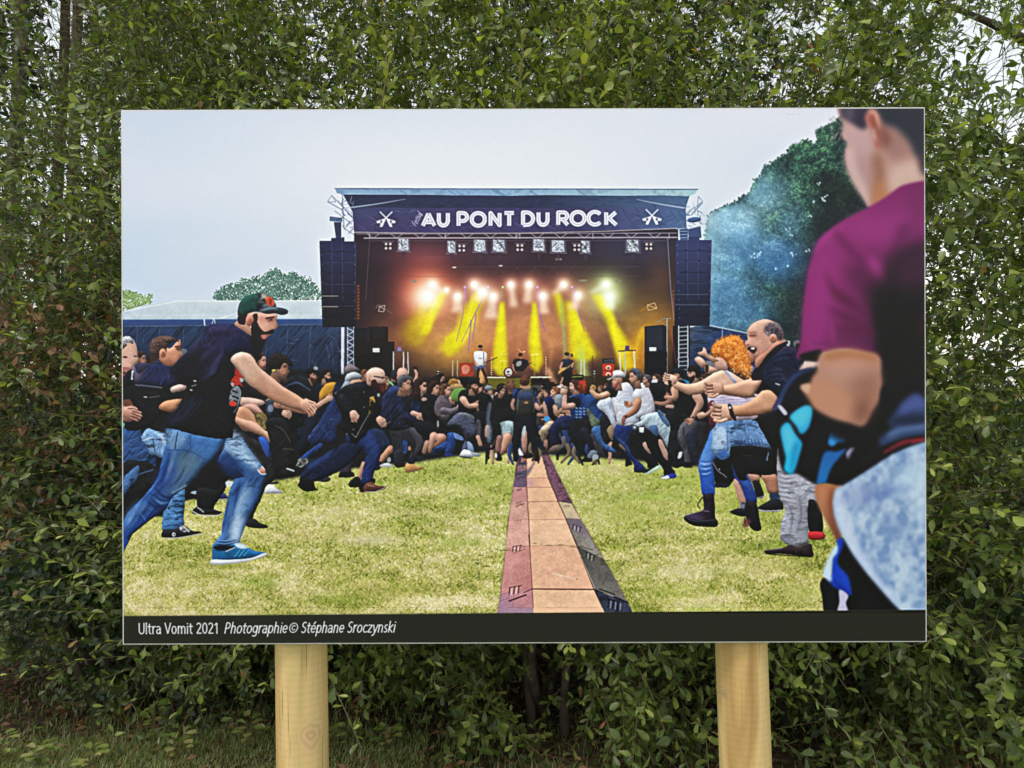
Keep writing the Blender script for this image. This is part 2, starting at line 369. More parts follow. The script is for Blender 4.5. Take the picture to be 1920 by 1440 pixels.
wt = sum(np.exp(-(((X-x)/rx)**2+((Y-y)/ry)**2))*a_ for x, y, rx, ry, a_ in ((1370,450,75,80,.9),(1430,365,50,45,.75),(1345,560,70,80,.85),(1330,450,35,90,.8),(1450,480,60,50,.75),(1395,590,60,50,.7),(1400,400,40,30,.7),(1480,420,35,50,.5),(1360,660,60,40,.5)))
smoke = sc_/np.maximum(wt, 1e-3)*1.0+tex_*.55+.03
al = (np.clip(sm*1.2, 0, .88)*np.clip(blur(m_[0], 3), 0, 1)[..., None])
sub[:] = sub*(1-al)+smoke*al
glow(1326, 410, 24, 'b8cad6', .5, 24, 'n'); glow(1322, 500, 14, 'a4bccb', .4, 70, 'n')
# right tarp fence
P('1292 614 1330 610 1408 626 1420 650 1420 720 1292 720', '2d4468', k=0, tx=.4, tk='h', g=('1f3150', 1300, 620, 1300, 700))
for i in range(30):
    x = g_.uniform(1296, 1400); y = g_.uniform(622, 700); l = g_.uniform(8, 24)
    L([x, y, x+l*.5, y+g_.uniform(-3, 3), x+l, y+g_.uniform(-2, 2)], [.4, 1.1, .4], '5c7aa4', a=.5)
L('1330 610 1408 626', 1.8, 'b9c6d6', k=0); L('1355 617 1355 640', 1.2, '9fb0c8', k=0)
# ---- stage box ----
P('664 436 700 426 1240 424 1272 430 1272 760 664 760', '231b26', k=0, g=('17131a', 960, 560, 960, 700))
P('643 364 1294 366 1284 396 661 396', '2e3655', k=0, g=('546f92', 1000, 380, 1290, 380), tx=.12, tk='h')
# interior glows
for x, y, rx, ry, c, a_ in ((805,550,58,70,'84301c',1),(775,510,50,60,'4a1a14',.7),(800,560,34,28,'f08a60',.6),(960,545,170,36,'7a3c2c',.85),(945,630,200,75,'a35c30',.95),(1060,620,110,80,'8f5a2c',.7),(1130,560,60,50,'6f7a3c',.7),(1225,600,62,50,'9a6a14',.75),(840,650,70,50,'b38a1c',.6),(905,600,90,50,'b5673a',.55),(1205,660,50,60,'b06f10',.8),(735,640,45,60,'5a3018',.6),(1240,520,30,50,'5a3a20',.5),(1190,460,110,40,'33405e',.5),(870,470,200,30,'4a2a36',.6)):
    glow(x, y, rx, c, a_, ry)
CANSM = fbm(60, 40, 401, 3)
y0_, y1_, x0_, x1_ = 480-CY0, 720-CY0, 700-CX0, 1260-CX0
CAN[y0_:y1_, x0_:x1_] *= 1+.14*CANSM[y0_:y1_, x0_:x1_, None]
# drapery swirls
for x in (985, 1008, 1030, 1052, 880, 905):
    L([x, 600, x+8, 640, x+2, 690], [2, 6, 3], 'd88a5a', a=.16, bl=2.5)
L('1020 620 1034 650 1028 700', [2, 5, 2], 'f0b080', a=.25, bl=2); 
# beams
def beam(s, c='e6dc0c', a=.95, bl=1.6, c2=None, gp=None, k=0):
    v = np.array([float(q) for q in s.split()]).reshape(-1, 2); t_, b_ = v[v[:, 1].argmin()], v[v[:, 1].argmax()]
    P(s, c, k=k, bl=bl+.8, a=a*.7, g=(c2,)+gp if c2 else None, ga=(t_[0], t_[1], b_[0], b_[1], .55))
    w_ = v.mean(0); vi = w_+(v-w_)*np.array([.72, .96]); P(vi, c, k=k, bl=bl+.2, a=a*1.0, ga=(t_[0], t_[1], b_[0], b_[1], .72))
    P(w_+(v-w_)*np.array([.3, .9]), 'fff860', k=k, bl=2.2, a=a*.5, ga=(t_[0], t_[1], b_[0], b_[1], .1))
beam('806 566 826 560 800 620 770 640 742 628 768 596', 'a88d18', .7, 8)
beam('812 560 836 558 812 590 800 630 792 650 770 652 756 640 760 610', 'c2a81a', .6, 6)
beam('834 543 840 548 816 597 802 628 780 628 790 604 812 566', 'e8dc10', .95, 2, 'c9a414', (812,570,790,630))
beam('876 566 882 566 866 630 850 660 838 672 822 650 836 630 858 620', 'ddd010', .92, 2.5)
beam('898 545 911 546 908 562 888 620 862 650 846 668 838 640 866 600 890 556', 'e3d70c', .92, 3)
beam('938 566 946 566 951 640 955 690 948 706 934 706 920 690 926 640', 'e6dd08', .96, 1.6, 'd8c818', (940,640,940,706))
beam('999 566 1005 566 1014 640 1022 680 1010 700 994 690 990 640', 'e6dd08', .9, 1.6, 'c09a20', (1000,640,1005,695))
beam('1036 548 1048 548 1058 570 1062 612 1050 600', 'd8cc14', .8, 3)
beam('1060 565 1067 564 1090 606 1118 650 1132 668 1100 682 1066 672 1066 620', 'e8df06', .95, 2.5, 'a5981a', (1090,640,1105,676))
beam('1110 553 1122 550 1132 562 1160 612 1190 650 1204 690 1172 700 1152 650 1136 600', 'eee208', .95, 2.5, 'd39a10', (1150,620,1190,690))
beam('1222 606 1226 614 1204 640 1196 660 1180 690 1168 660 1182 640', 'cf9a12', .75, 5)
beam('1050 562 1053 562 1064 660 1060 700', '8fb070', .55, 1.2)
beam('1088 640 1104 690 1112 722 1100 722 1076 690', 'b6cc70', .6, 3)
for s in ('872 540 868 590 856 640', '915 540 890 590 866 640', '1008 540 1013 590 1022 620', '1073 538 1082 572 1096 620', '893 590 886 640', '884 600 878 660'):
    L(s, [2.4, 1.6, 1], '8a5ad0', a=.75, bl=.8)
for x, y in ((872,538),(915,538),(1008,538),(1073,538)): E(x, y, 2.4, 2.4, 'b48cf0'); 
L('941 539 942 562', 2.4, '7a7a4c', bl=.8); E(943, 538, 2.2, 2.2, '9adf90')
for x, y, r, dx, l, w in ((811,533,5,24,18,5),(802,555,9,0,0,0),(837,543,3,0,0,0),(858,555,5,-1,30,11),(889,533,5,22,20,7),(905,547,7,-10,18,8),(925,555,5,-4,42,13),(958,533,4.5,6,42,8),(992,533,5,-3,34,9),(1018,554,5,2,34,10),(1057,533,5,-18,18,7),(1084,553,5,-10,28,10),(1137,533,5,-28,16,7),(1143,556,6,0,24,11)):
    if l: fill([np.array([(x-r*.8-CX0, y-CY0), (x+r*.8-CX0, y-CY0), (x+dx+w-CX0, y+l-CY0), (x+dx-w-CX0, y+l-CY0)])], 'ffd9c0' if x < 1100 else 'e8f4c8', bl=3.0, a=.75)
    glow(x, y, r*3.4, 'ff9a70' if x < 1100 else 'c8ec90', .7); glow(x, y, r*1.9, 'ffe8d8' if x < 1100 else 'f4ffe0', .95); E(x, y, r*1.05, r*1.05, 'ffffff', bl=1)
glow(802, 552, 46, 'ff6038', .75); glow(802, 556, 26, 'ffa888', .7); glow(1140, 545, 34, 'a8e070', .5)
# rear trusses faint
L('760 500 1200 500', 1, '6d5050', k=0, a=.6); L('760 518 1200 518', 1, '6d5050', k=0, a=.5)
for x in range(890, 1150, 34): L([x, 517, x+12, 501, x+24, 517], 1, '6d5050', k=0, a=.5)
for x, y in ((775,527),(1092,526),(1096,526),(1160,527),(1048,486)): P([x-6,y-2,x+6,y-2,x+6,y+2,x-6,y+2], '8a8474', k=0, a=.7)
# roof strip and side trusses
P('630 353 1309 355 1304 363 1292 368 1240 366 1170 367 1090 366 1030 365 958 367 900 366 850 366 780 364 700 364 655 363 640 365', '86a2c4', k=0, g=('a2bfcc', 900, 360, 1300, 360), tx=.14, tk='c')
L('628 353 1309 355', 1.6, '3b5078', k=0)
for x in (758, 848, 932, 938, 1000, 1090): L([x-7, 357, x, 361, x+8, 366], 1.4, '56749a', a=.8)
P('628 353 642 353 646 364 632 362', '7e96b4', k=0)
for a_, b_ in (('615 378 640 392 646 404', 1.4), ('622 366 614 378 630 378 622 366 640 384', .9), ('633 376 662 408', 1.4), ('642 366 645 425', 1.6), ('628 395 660 420', 1.2), ('646 392 664 410 646 428 664 440', 1.2)):
    L(a_, b_, '6c7898', k=0)
P('618 405 642 408 642 416 618 414', '5c6c90', k=0); P('626 416 640 416 640 446 630 446', '3a3f5c', k=0); P('622 446 646 444 646 452 622 452', '34406a', k=0)
for i in range(26):
    x = g_.uniform(640, 664); y = g_.uniform(372, 444); L([x, y, x+g_.uniform(-12, 12), y+g_.uniform(-12, 12)], 1.1, g_.choice(['a6aec4','49527a','2c3050','8a93b0']), k=0, a=.85)
for i in range(40):
    x = g_.uniform(1284, 1314); y = g_.uniform(385, 446); L([x, y, x+g_.uniform(-11, 11), y+g_.uniform(-12, 12)], 1.1, g_.choice(['a9bccb','5a7396','34466c','8fa6bc']), k=0, a=.85)
L('1282 404 1318 378 1310 368 1308 392 1318 380', 1.3, '7f90ac', k=0); L('1316 380 1296 404', 1.4, '6c7c9c', k=0)
E(1302, 412, 13, 5, '46608a', rot=-.1, sh=.3, r=2); P('1290 430 1314 424 1316 446 1292 446', '44557c', k=0)
P('1274 430 1290 428 1290 450 1276 450', '3d4f78', k=0)
for y in (434, 440, 446): L([1275, y, 1288, y-.5], 1, 'b7c6d4', k=0)
# banner
P('661 392 690 388 780 390 900 389 1040 390 1180 388 1286 386 1288 428 1240 430 1120 432 960 436 800 436 664 435', '46426a', k=0, g=('526a92', 1080, 400, 1280, 400), tx=.1, tk='e')
P('661 392 780 389 780 402 661 410', '414a6e', k=0, bl=3, a=.6)
for i in range(150):
    x = g_.uniform(670, 1280); y = g_.uniform(392, 428); l = g_.uniform(6, 26); s_ = g_.choice([-.5, .5, .2, -.8, .9]); c_ = g_.choice(['8a85ae','2c2a4c','6d6a98','35345c'])
    L([x, y, x+l*.5, y+s_*l*.35, x+l, y+s_*l*.6], [.5, 1.8, .5], c_, a=.38, bl=1)
for i in range(9): L([664+i*9, 398+i*2, 672+i*10, 415, 690+i*12, 430], 1, '3b3a60', a=.45)
L('664 435 800 437 960 437 1120 434 1270 428', 1.6, 'b3a6ac', k=0)
for i in (0, 1):
    L(('646 390 700 383 760 373', '1284 390 1240 383 1195 374')[i], [2.6, 2, .8], 'a9b6cc', a=.9)
# banner words
WH, IN = 'dde0ec', '8e88b4'
def bl_(pts, w=7.6):
    pp = [np.asarray(q, float)-(CX0, CY0) for q in pts]
    fill(sum((strokepolys(q, w, False) for q in pp), []), WH, bl=.55)
    fill(sum((strokepolys(q, 1.3, False) for q in pp), []), IN, bl=.45, a=.8)
def arcp(cx, cy, rx, ry, a0, a1, n=14):
    t = np.radians(np.linspace(a0, a1, n)); return [(cx+rx*math.cos(v), cy+ry*math.sin(v)) for v in t]
B0, T0 = 423.0, 399.0
bl_([[(793,B0),(803.5,T0+1)],[(803.5,T0+1),(815,B0)],[(799,416),(811,416)]])
bl_([[(823,T0)]+[(823,413)]+arcp(831.5,413,8.5,9.5,180,0)+[(840,T0)]])
bl_([[(860,B0),(860,T0),(868,T0)]+arcp(868,406.5,8,7.5,-90,90)+[(862,414)]])
bl_([arcp(897,411,12.5,12,0,360,24)])
bl_([[(920,B0),(920,T0),(937,B0-1),(937,T0)]])
bl_([[(946,T0),(964,T0)],[(955,T0),(955,B0)]])
B0, T0 = 421.5, 398.0
bl_([[(981,B0),(981,T0),(988,T0)]+arcp(988,409.7,12,11.7,-90,90)+[(981,B0)]])
bl_([[(1010,T0)]+[(1010,412)]+arcp(1018.5,412,8.5,9.5,180,0)+[(1027,T0)]])
bl_([[(1047,B0),(1047,T0),(1056,T0)]+arcp(1056,404.5,8,6.6,-90,90)+[(1050,411)],[(1056,411.5),(1065,B0)]])
bl_([arcp(1084,409,12.5,12,0,360,24)])
bl_([arcp(1116,409,12.5,12,-40,-320,20)])
bl_([[(1137,B0),(1137,T0)],[(1155,T0),(1142,409),(1156,B0)]])
# crossed guitars
for cx, cy in ((724, 410), (1223, 406)):
    for d in (-1, 1):
        L([cx-d*11, cy-13, cx+d*4, cy+2], 2.2, WH, k=0)
        P([cx+d*2, cy-1, cx+d*18, cy+4, cx+d*17, cy+8, cx+d*10, cy+8, cx+d*12, cy+15, cx+d*7, cy+15, cx+d*1, cy+2], WH, k=0, bl=.5)
        E(cx+d*9, cy+5, 2, 3, '6b648e')
text('Festiva', 780, 424, 10, 'c9c9de', 1.0, xs=.85, slant=.2, rot=-1.05, a=.85)
text('l', 792, 404, 12, 'c9c9de', 1.0, xs=.85, slant=.2, rot=-1.05, a=.85)
# front truss
L('683 446 1270 445', 2.4, 'a79cab', k=0); L('668 438 1270 437', 1.6, '8f8799', k=0); L('690 451 1250 451', 1.2, '6a5c70', k=0)
for x in range(700, 1265, 44):
    for dx in (-11, 11): L([x+dx, 438, x, 446], 1.5, '9a90a2', k=0)
for x in (693, 835, 968, 975, 1112, 1255): L([x, 438, x, 447], 1.6, 'a79cab', k=0)
L('693 452 686 560', 1.2, '5c4650', k=0); L('1252 445 1258 540 1264 600', 1.6, '8793ac', k=0, a=.7)
# wrapped spotlights
for x, y, w_ in ((757,459,12),(847,463,9),(900,461,13),(936,461,14),(1011,460,13),(1047,462,15),(1098,463,10),(1187,461,14)):
    P([x-w_, y-12, x+w_, y-12, x+w_+1, y+12, x-w_-1, y+12], '6c6a7e', k=0, a=.55, bl=.8)
    P([x-w_*.8, y-12, x+w_*.7, y-11, x+w_*.8, y+10, x, y+11, x-w_*.8, y+9], 'b4bbcb', k=0, bl=.7, tx=.5, tk='e', n=.4)
    for j in range(7):
        a_, b_ = g_.uniform(-.7, .7, 2); L([x+a_*w_, y+g_.uniform(-10, 8), x+b_*w_, y+g_.uniform(-10, 8)], 1.2, g_.choice(['e8edf4','5a5a70','3c3a50']), k=0, a=.8)
    L([x-w_-1, y+12, x+w_+1, y+13], 1, '9b9bb0', a=.8, k=0); P([x-3, y+12, x+4, y+12, x+2, y+26, x-1, y+26], '4a3c4c', k=0, a=.8)
E(852, 501, 4, 1.4, 'd9d4d8'); E(939, 498, 4, 1.4, 'c8c4c8')
for x, y in ((728,461),(866,465),(975,464),(1082,464),(1217,462)):
    P([x-10, y-8, x+9, y-8, x+9, y+8, x-10, y+8], '3a2f3c', k=0, a=.8)
    for dx in (-4, 4):
        for dy in (-4, 4): E(x+dx, y+dy, 2.5, 2.5, 'd4c8c8', bl=.7)
    L([x-10, y-8, x+10, y-8], 1, '8a7f90', k=0)
# line arrays
for s, c1, c2, xs_, y0_, y1_ in (('599 451 621 451 621 446 645 446 645 452 668 452 668 612 605 613', '2c3052', '1a1826', (599, 668), 451, 612),
                        ('1268 450 1291 450 1291 444 1312 444 1312 450 1335 450 1331 611 1265 611', '3a4068', '1b2036', (1266, 1334), 450, 611)):
    P(s, c1, k=0, g=(c2, 600, 470, 600, 590), bl=.4)
    for i in range(1, 8):
        y = y0_+i*20.3
        L([xs_[0]+3, y, xs_[1]-2, y+.5], .9, '12121f' if i % 2 else '4c5070', k=0, a=.8)
        for x in (xs_[0]+21, xs_[0]+45): E(x, y-1.5, 1.7, 1.5, '0e0e18')
    for x in (xs_[0]+23, xs_[0]+43): L([x, y0_, x+1, y0_+110], 1.1, '5a6490', k=0, a=.5)
    L([xs_[1]-1, y0_+4, xs_[1]-1, y0_+150], 1.2, '6d5f6c', k=0, a=.4)
    for i in range(9): E(xs_[0]+4+i*.6, y0_+10+i*17, .9, .9, '9aa0b8', a=.7); E(xs_[1]-3, y0_+10+i*17, .9, .9, '9aa0b8', a=.7)
L('603 554.5 634 554.5', 1.3, 'a99c8c', k=0); L('603 574.5 634 574.5', 1.3, 'a99c8c', k=0); L('1268 552 1330 552', 1, '8394a8', k=0, a=.7); L('1266 571 1330 571', 1, '8394a8', k=0, a=.6)
for y in range(536, 600, 6): E(672, y, 2.6, 2.4, '8a4a22', a=.75); 
for y in range(546, 610, 7): E(1263, y, 1.8, 2.2, '8a5a2a', a=.6)
# legs and ladders of the stage
P('640 613 646 613 645 720 640 720', 'c3c8d2', k=0)
L('652 613 652 720', 1.6, 'a9b0c0', k=0); L('664 613 664 690', 2, 'b6bcc8', k=0)
for i in range(8): y = 615+i*13; L([652, y, 664, y+6, 652, y+12], 1.5, 'c3c9d4', k=0)
P('664 614 690 614 690 700 664 700', '1c1a24', k=0)
P('1262 611 1272 611 1272 760 1262 760', '15161f', k=0)
P('1272 608 1294 608 1294 740 1272 740', '1b2233', k=0); L('1273 611 1273 700', 2, 'c5cad2', k=0); L('1290 611 1290 700', 2, 'c5cad2', k=0)
for i in range(11): L([1273, 614+i*8, 1290, 613+i*8], 1.5, 'b9bfca', k=0)
L('1251 598 1251 702', 2, '9aa0ac', k=0); L('1232 604 1246 597 1258 597', 1.4, '8f8a88', k=0)
L('1258 615 1268 680', 1.4, 'a8474c', a=.7)
# side speakers
P('691 612 728 612 728 640 740 640 740 760 668 760 668 640 691 640', '1b1716', k=0, a=.93)
P('700 614 722 611 724 634 700 634', '252326', k=0, a=.8)
P('699 652 712 652 712 660 699 660', 'c9c9cc', k=0); P('668 664 716 664 716 700 668 700', '141013', k=0)
P('1209 612 1243 609 1250 612 1250 704 1209 704', '1a1c26', k=0); P('1213 613 1242 610 1243 655 1212 656', '2a2d3a', k=0)
P('1218 651 1231 651 1231 658 1218 658', 'd8dbe0', k=0); P('1209 660 1251 660 1251 704 1209 704', '0f1119', k=0)
L('712 574 722 572 720 584 710 583 712 574 722 580', 1.2, 'c0b8b8', k=0); L('722 578 735 588', 3, '6c5650', k=0, a=.7)
P('714 570 716 568 706 572 704 580', '8d8488', k=0, a=.4)
L('1214 572 1228 568 1232 578 1216 582 1214 572 1232 578', 1.2, 'd8b88a', k=0); L('1214 575 1200 584', 3, 'a8791c', k=0, a=.6)
# pyrotechnic frames and racks on stage
for x in (738, 757): L([x, 659, x, 700], 2.2, 'cfd2dc', k=0)
L('765 659 766 700', 2.2, 'b8bcc8', k=0); L('736 659 766 659', 1.6, '55504c', k=0); P('746 650 752 650 753 658 745 658', '7f6fa8', k=0)
for x, c in ((1162, 'd7d9dc'), (1171, 'b9bcc0'), (1189, 'd7d9dc')): L([x, 659, x+2, 700], 2.4, c, k=0)
L('1160 658 1192 657', 2, '2a2620', k=0); P('1173 648 1180 648 1181 657 1172 657', '4a4670', k=0)
for x in (849, 858): L([x, 676, x, 706], 1.6, 'c8c4a8', k=0, a=.8)
for x in (1090, 1096): L([x, 674, x, 712], 1.8, 'c4c8cc', k=0)
for x, y0q in ((822,694),(1115,694)):
    P([x-2, y0q, x+2, y0q, x+2, y0q+24, x-2, y0q+24], '1a1610', k=0)
    for j in range(5): P([x-1.6, y0q+1+j*4.6, x+1.6, y0q+1+j*4.6, x+1.6, y0q+3+j*4.6, x-1.6, y0q+3+j*4.6], 'f0e8d8', k=0)
for x in (922, 1024):
    for j in range(9): E(x, 670+j*4, 1.1, 1, 'ffe9b0', bl=.4)
# amps
P('862 680 888 680 888 706 862 706', '9a3a26', k=0); P('866 688 872 684 880 686 882 692 876 700 868 700', 'd88a78', a=.8)
for x0q, y0q in ((1130, 682), (1130, 695)): P([x0q, y0q, x0q+22, y0q, x0q+22, y0q+12, x0q, y0q+12], 'b8402a', k=0); E(x0q+11, y0q+7, 5, 4, 'e6c8b8'); E(x0q+11, y0q+8, 2.5, 2, '7a2418')
P('1130 672 1151 672 1151 681 1130 681', '1a1718', k=0); L('1133 675 1149 675 1149 679 1133 679', 1, 'c8c8c8', k=0, a=.8)
P('1129 708 1152 708 1152 719 1129 719', '15151a', k=0)
# riser, keyboard lines, floor monitors
P('690 706 1262 704 1262 770 690 770', '3a2c1a', k=0, a=.8); P('912 710 1034 708 1036 730 912 730', '6a6414', k=0); P('996 708 1036 708 1036 734 996 734', '1a1614', k=0)
L('914 707.5 948 707.5', 2.4, 'f6efcc', k=0); L('996 707 1034 707', 2.4, 'f6ecdc', k=0)
beam('900 690 908 690 912 716 898 722 894 716', 'e8a070', .8, 2); beam('1018 690 1030 690 1050 720 1036 722', 'e09a78', .6, 2)
P('862 708 900 708 900 724 860 724', '15120f', k=0); P('1056 704 1094 702 1094 720 1056 722', '1a1914', k=0); L('1058 707 1092 706', 1.6, '9aa04a', k=0)
P('1020 720 1060 720 1060 736 1020 738', '121010', k=0); P('1000 716 1040 716 1040 732 1000 732', '241d1c', k=0); P('990 722 1020 722 1018 736 990 736', 'a8a8a0', k=0, a=.3)
# ---------------- printed picture: grass and mats ----------------
GY0 = 838-CY0
m1 = np.clip(fbm(110, 36, 501, 4)*.75+.5, 0, 1)[..., None]; m2 = np.clip(fbm(40, 16, 531, 4)*1.0+.25, 0, 1)[..., None]
base = hx('a3a850')*(1-m1)+hx('d0c286')*m1
base = base*(1-m2*.45)+hx('869232')*m2*.45
tv = np.clip((np.arange(CH)-GY0)/300, 0, 1)[:, None, None]
base = base*(1-.5*(1-tv))+hx('a7ba5e')*.5*(1-tv)
CAN[GY0:] = base[GY0:]
gg = np.random.default_rng(77)
N = 90000
t_ = gg.random(N)**.72; by = GY0+t_*(CH-GY0-40); bx = gg.uniform(0, CW, N); dep = .25+.95*((by-GY0)/(CH-GY0))
pal = np.array([hx(c) for c in ('4c561c','72802a','949c40','b2ac56','c9b67a','dcca98','ece0be')])
tone = np.clip(.5+.55*FINE[by.astype(int), bx.astype(int)]+.75*(m1[by.astype(int), bx.astype(int), 0]-.5)-.25*(m2[by.astype(int), bx.astype(int), 0]-.4)+gg.normal(0, .22, N), 0, .999)
ci = tone*6; i0 = np.minimum(ci.astype(int), 5); f0 = (ci-i0)[:, None]; bc = pal[i0]*(1-f0)+pal[i0+1]*f0
ang = gg.uniform(-2.6, -.5, N); ln = dep*gg.uniform(3, 11, N)
for j in range(12):
    r_ = j/11*ln
    px = np.clip(bx+r_*np.cos(ang)+.06*r_*r_*np.cos(ang)/3, 0, CW-1).astype(int); py = np.clip(by+r_*np.sin(ang)*.75, GY0, CH-1).astype(int)
    CAN[py, px] = CAN[py, px]*.42+bc*.58
CAN[GY0:] = blur(CAN[GY0:], .9)
O(0, 0, 1)
for x, y, rx, ry, c, a_ in ((700,1012,64,10,'dccfb0',.6),(770,960,50,9,'d4c49a',.45),(560,1000,70,10,'c9b482',.4),(1240,1000,60,9,'d6c89a',.4),(980,870,60,6,'8c7a3c',.0),(1000,1100,40,10,'a8b050',.2),(880,940,40,9,'7f9a34',.4),(1230,930,70,8,'8fae44',.45),(640,1120,70,12,'8a9c3a',.45),(620,960,60,14,'cfc390',.35),(1290,1070,90,14,'dcd8ac',.35),(1330,1140,60,10,'9cb850',.3),(860,1015,40,10,'84a038',.4),(1450,1060,90,14,'c9bd80',.4),(1420,960,90,30,'7f9a34',.35),(1300,900,120,20,'9db04e',.4),(1180,960,90,30,'94a83c',.35),(1260,1110,80,20,'a4b44c',.35),(900,900,70,20,'98aa40',.35),(1500,1110,40,20,'94a83c',.35),(480,1090,60,12,'8ea844',.35),(340,1070,60,16,'c5bd78',.3),(1160,880,40,8,'c9b888',.4),(420,1060,46,6,'6f7e2c',.5),(1470,1020,60,14,'5f7a2a',.4),(760,1100,80,14,'b9b25a',.3)):
    glow(x, y, rx, c, a_, ry, 'n')
# mats
O(820, 840)
L('555 1440 600 1080 620 900 680 420 722 130', 3, '4a4a2a', a=.5, bl=2, k=0); L('1740 1440 1500 1000 1270 620 1050 160 990 40', 3, '4a4a2a', a=.5, bl=2, k=0)
P('720 60 820 0 1000 40 1070 200 1280 620 1500 1000 1740 1440 555 1440 600 1060 625 880 640 640 680 420', '7e5a5a', k=0, n=.08)
P('735 60 810 60 805 270 700 280', '5e5468', k=0, tx=.3, tk='h', n=.2)
P('735 60 810 60 806 110 728 130', 'b06a58', k=0, n=.2)
P('728 160 806 150 805 200 722 210', '8a6a70', k=0, n=.2)
P('695 280 806 270 807 350 690 350', '6e5a70', k=0, n=.1)
P('690 350 808 350 812 480 668 480', 'c08a86', k=0, n=.05)
P('668 480 812 480 825 640 645 650', 'd09c90', k=0, n=.05)
P('645 650 825 640 832 880 620 900', 'd6a194', k=0, n=.05)
P('620 900 832 870 858 1262 575 1310', 'c98e88', k=0, g=('bf7e7c', 600, 1100, 858, 1262), n=.05, tx=.05)
P('575 1310 858 1262 866 1440 552 1440', 'b98088', k=0, g=('9c7e96', 700, 1340, 560, 1440), n=.06)
P('805 50 940 50 960 110 1000 265 806 270', 'e6b493', k=0, n=.04)
P('806 270 1000 265 1040 352 808 352', 'e0a98c', k=0, n=.04); P('808 275 860 275 858 345 808 350', 'b48ea4', k=0, a=.6, bl=2)
P('808 354 1040 354 1085 478 812 482', 'e4b290', k=0, n=.04)
P('812 484 1085 480 1160 640 828 645', 'e4b391', k=0, n=.04)
P('828 645 1160 640 1250 875 834 880', 'e6b796', k=0, n=.04)
P('834 880 1250 875 1410 1268 858 1265', 'e0ab8e', k=0, n=.04, tx=.04)
P('858 1272 1412 1275 1490 1440 866 1440', 'e6b694', k=0, n=.04)
P('940 40 985 40 1110 280 1170 400 1220 500 1090 490 1000 270', '7a5666', k=0, tx=.35, tk='h', n=.2)
P('1090 480 1210 500 1290 640 1160 630', 'c4b090', k=0, n=.06)
P('1160 640 1290 640 1340 740 1500 1000 1280 890', '837d78', k=0, g=('928c84', 1200, 700, 1400, 900), n=.08, tx=.12)
P('1165 640 1290 670 1350 760 1380 800 1220 720', '6a5470', k=0, bl=5, a=.85)
P('1260 880 1500 1000 1640 1240 1710 1390 1420 1275', '55524f', k=0, n=.08, tx=.15, g=('726e6a', 1300, 900, 1500, 1200))
P('1412 1275 1480 1300 1715 1395 1740 1440 1490 1440', '3d4158', k=0, n=.15, tx=.3)
for s in ('806 270 1000 265', '808 352 1040 352', '812 482 1085 478', '828 644 1150 640'): L(s, .8, 'a87468', k=0, a=.7)
L('834 878 1250 874', .6, 'b08878', k=0, a=.6); L('858 1267 1410 1272', 2.0, '4a2c2c', k=0); L('858 1265 780 1300', 1.6, '5a3434', k=0)
L('806 60 806 350 825 640 834 880 856 1262 866 1440', 1.2, '7a4a48', k=0); L('826 780 836 880', 1.8, '5a3434', k=0)
L('940 50 1000 268 1090 480 1160 640 1412 1272 1490 1440', 1.3, '5c4440', k=0); L('1200 770 1420 1260', 1, 'd8cdb4', k=0, a=.8)
L('650 1375 800 1320', 2.6, '2e2028', k=0); L('1420 1275 1490 1302', 2, '1e1e2c', k=0); L('1460 1268 1600 1318', 2, '1e1e2c', k=0); L('1595 1340 1715 1390', 3, '1e1e2c', k=0); L('1530 1355 1620 1380', 2.2, '171724', k=0)
L('560 1380 650 1345', 1, '7a5058', k=0, a=.7); L('1045 1128 1250 1178', 1.4, 'eadac0', k=0, a=.8); E(1258, 1180, 8, 5, '8a5a50')
P('553 1436 866 1436 869 1490 536 1490', 'a08094', k=0, n=.06); P('866 1436 1489 1436 1512 1490 869 1490', 'e6b694', k=0, n=.04); P('1489 1436 1738 1436 1764 1490 1512 1490', '3a3e54', k=0, n=.15, tx=.3)
def bars(x, y, w, h, sl, dark='33242c', light='d9c8c8', n=5):
    for j in range(n):
        u = x+w*j/n
        L([u, y-sl*j/n, u-h*.12, y+h-sl*j/n], max(.8, w/n/4.8*.42), dark if j % 2 == 0 else light, k=0, a=.9)
    L([x, y, x+w, y-sl], max(.8, h/40), dark, k=0, a=.8)
bars(655, 1255, 105, 65, 20); bars(685, 885, 80, 48, 12); bars(703, 655, 60, 18, 12, 'a06a68', 'd9a8a0'); bars(712, 490, 50, 18, 8, '6a4448', 'b88080'); bars(725, 372, 40, 14, 6, '4a3444', '8a6a78')
bars(1345, 935, 85, 50, -40, '2c2c30', 'b8b8ac'); bars(1225, 690, 80, 40, -28, '38303e', 'c8c0c8'); bars(1545, 1365, 130, 70, -30, '161826', '8a90a4', 6); bars(1150, 515, 50, 18, -6, '5a5048', 'b8b090')
L('680 948 795 908', 1.2, '7a4a4a', k=0, a=.7); L('712 525 780 500', 1.4, '5a3a3c', k=0); L('1300 888 1400 920', 1.6, '4c4238', k=0, a=.7)
P('905 100 885 125 830 230 810 255 806 200 850 160 870 110', '5a5470', bl=1.5, a=.75)
for q in ((440,1062,60,7),(340,1003,36,5),(392,962,34,5),(480,986,26,5),(605,915,60,7),(700,918,34,6),(776,884,24,5),(876,856,24,4),(936,862,14,4),(1006,872,40,5),(1110,868,40,5),(1225,886,44,6),(1262,896,20,5),(1290,880,26,5),(1318,986,40,7),(1400,990,34,6),(1445,956,30,6),(1490,1042,60,8),(1530,1010,30,6)):
    glow(q[0], q[1], q[2]*.8, '46521c', .55, q[3], 'n')
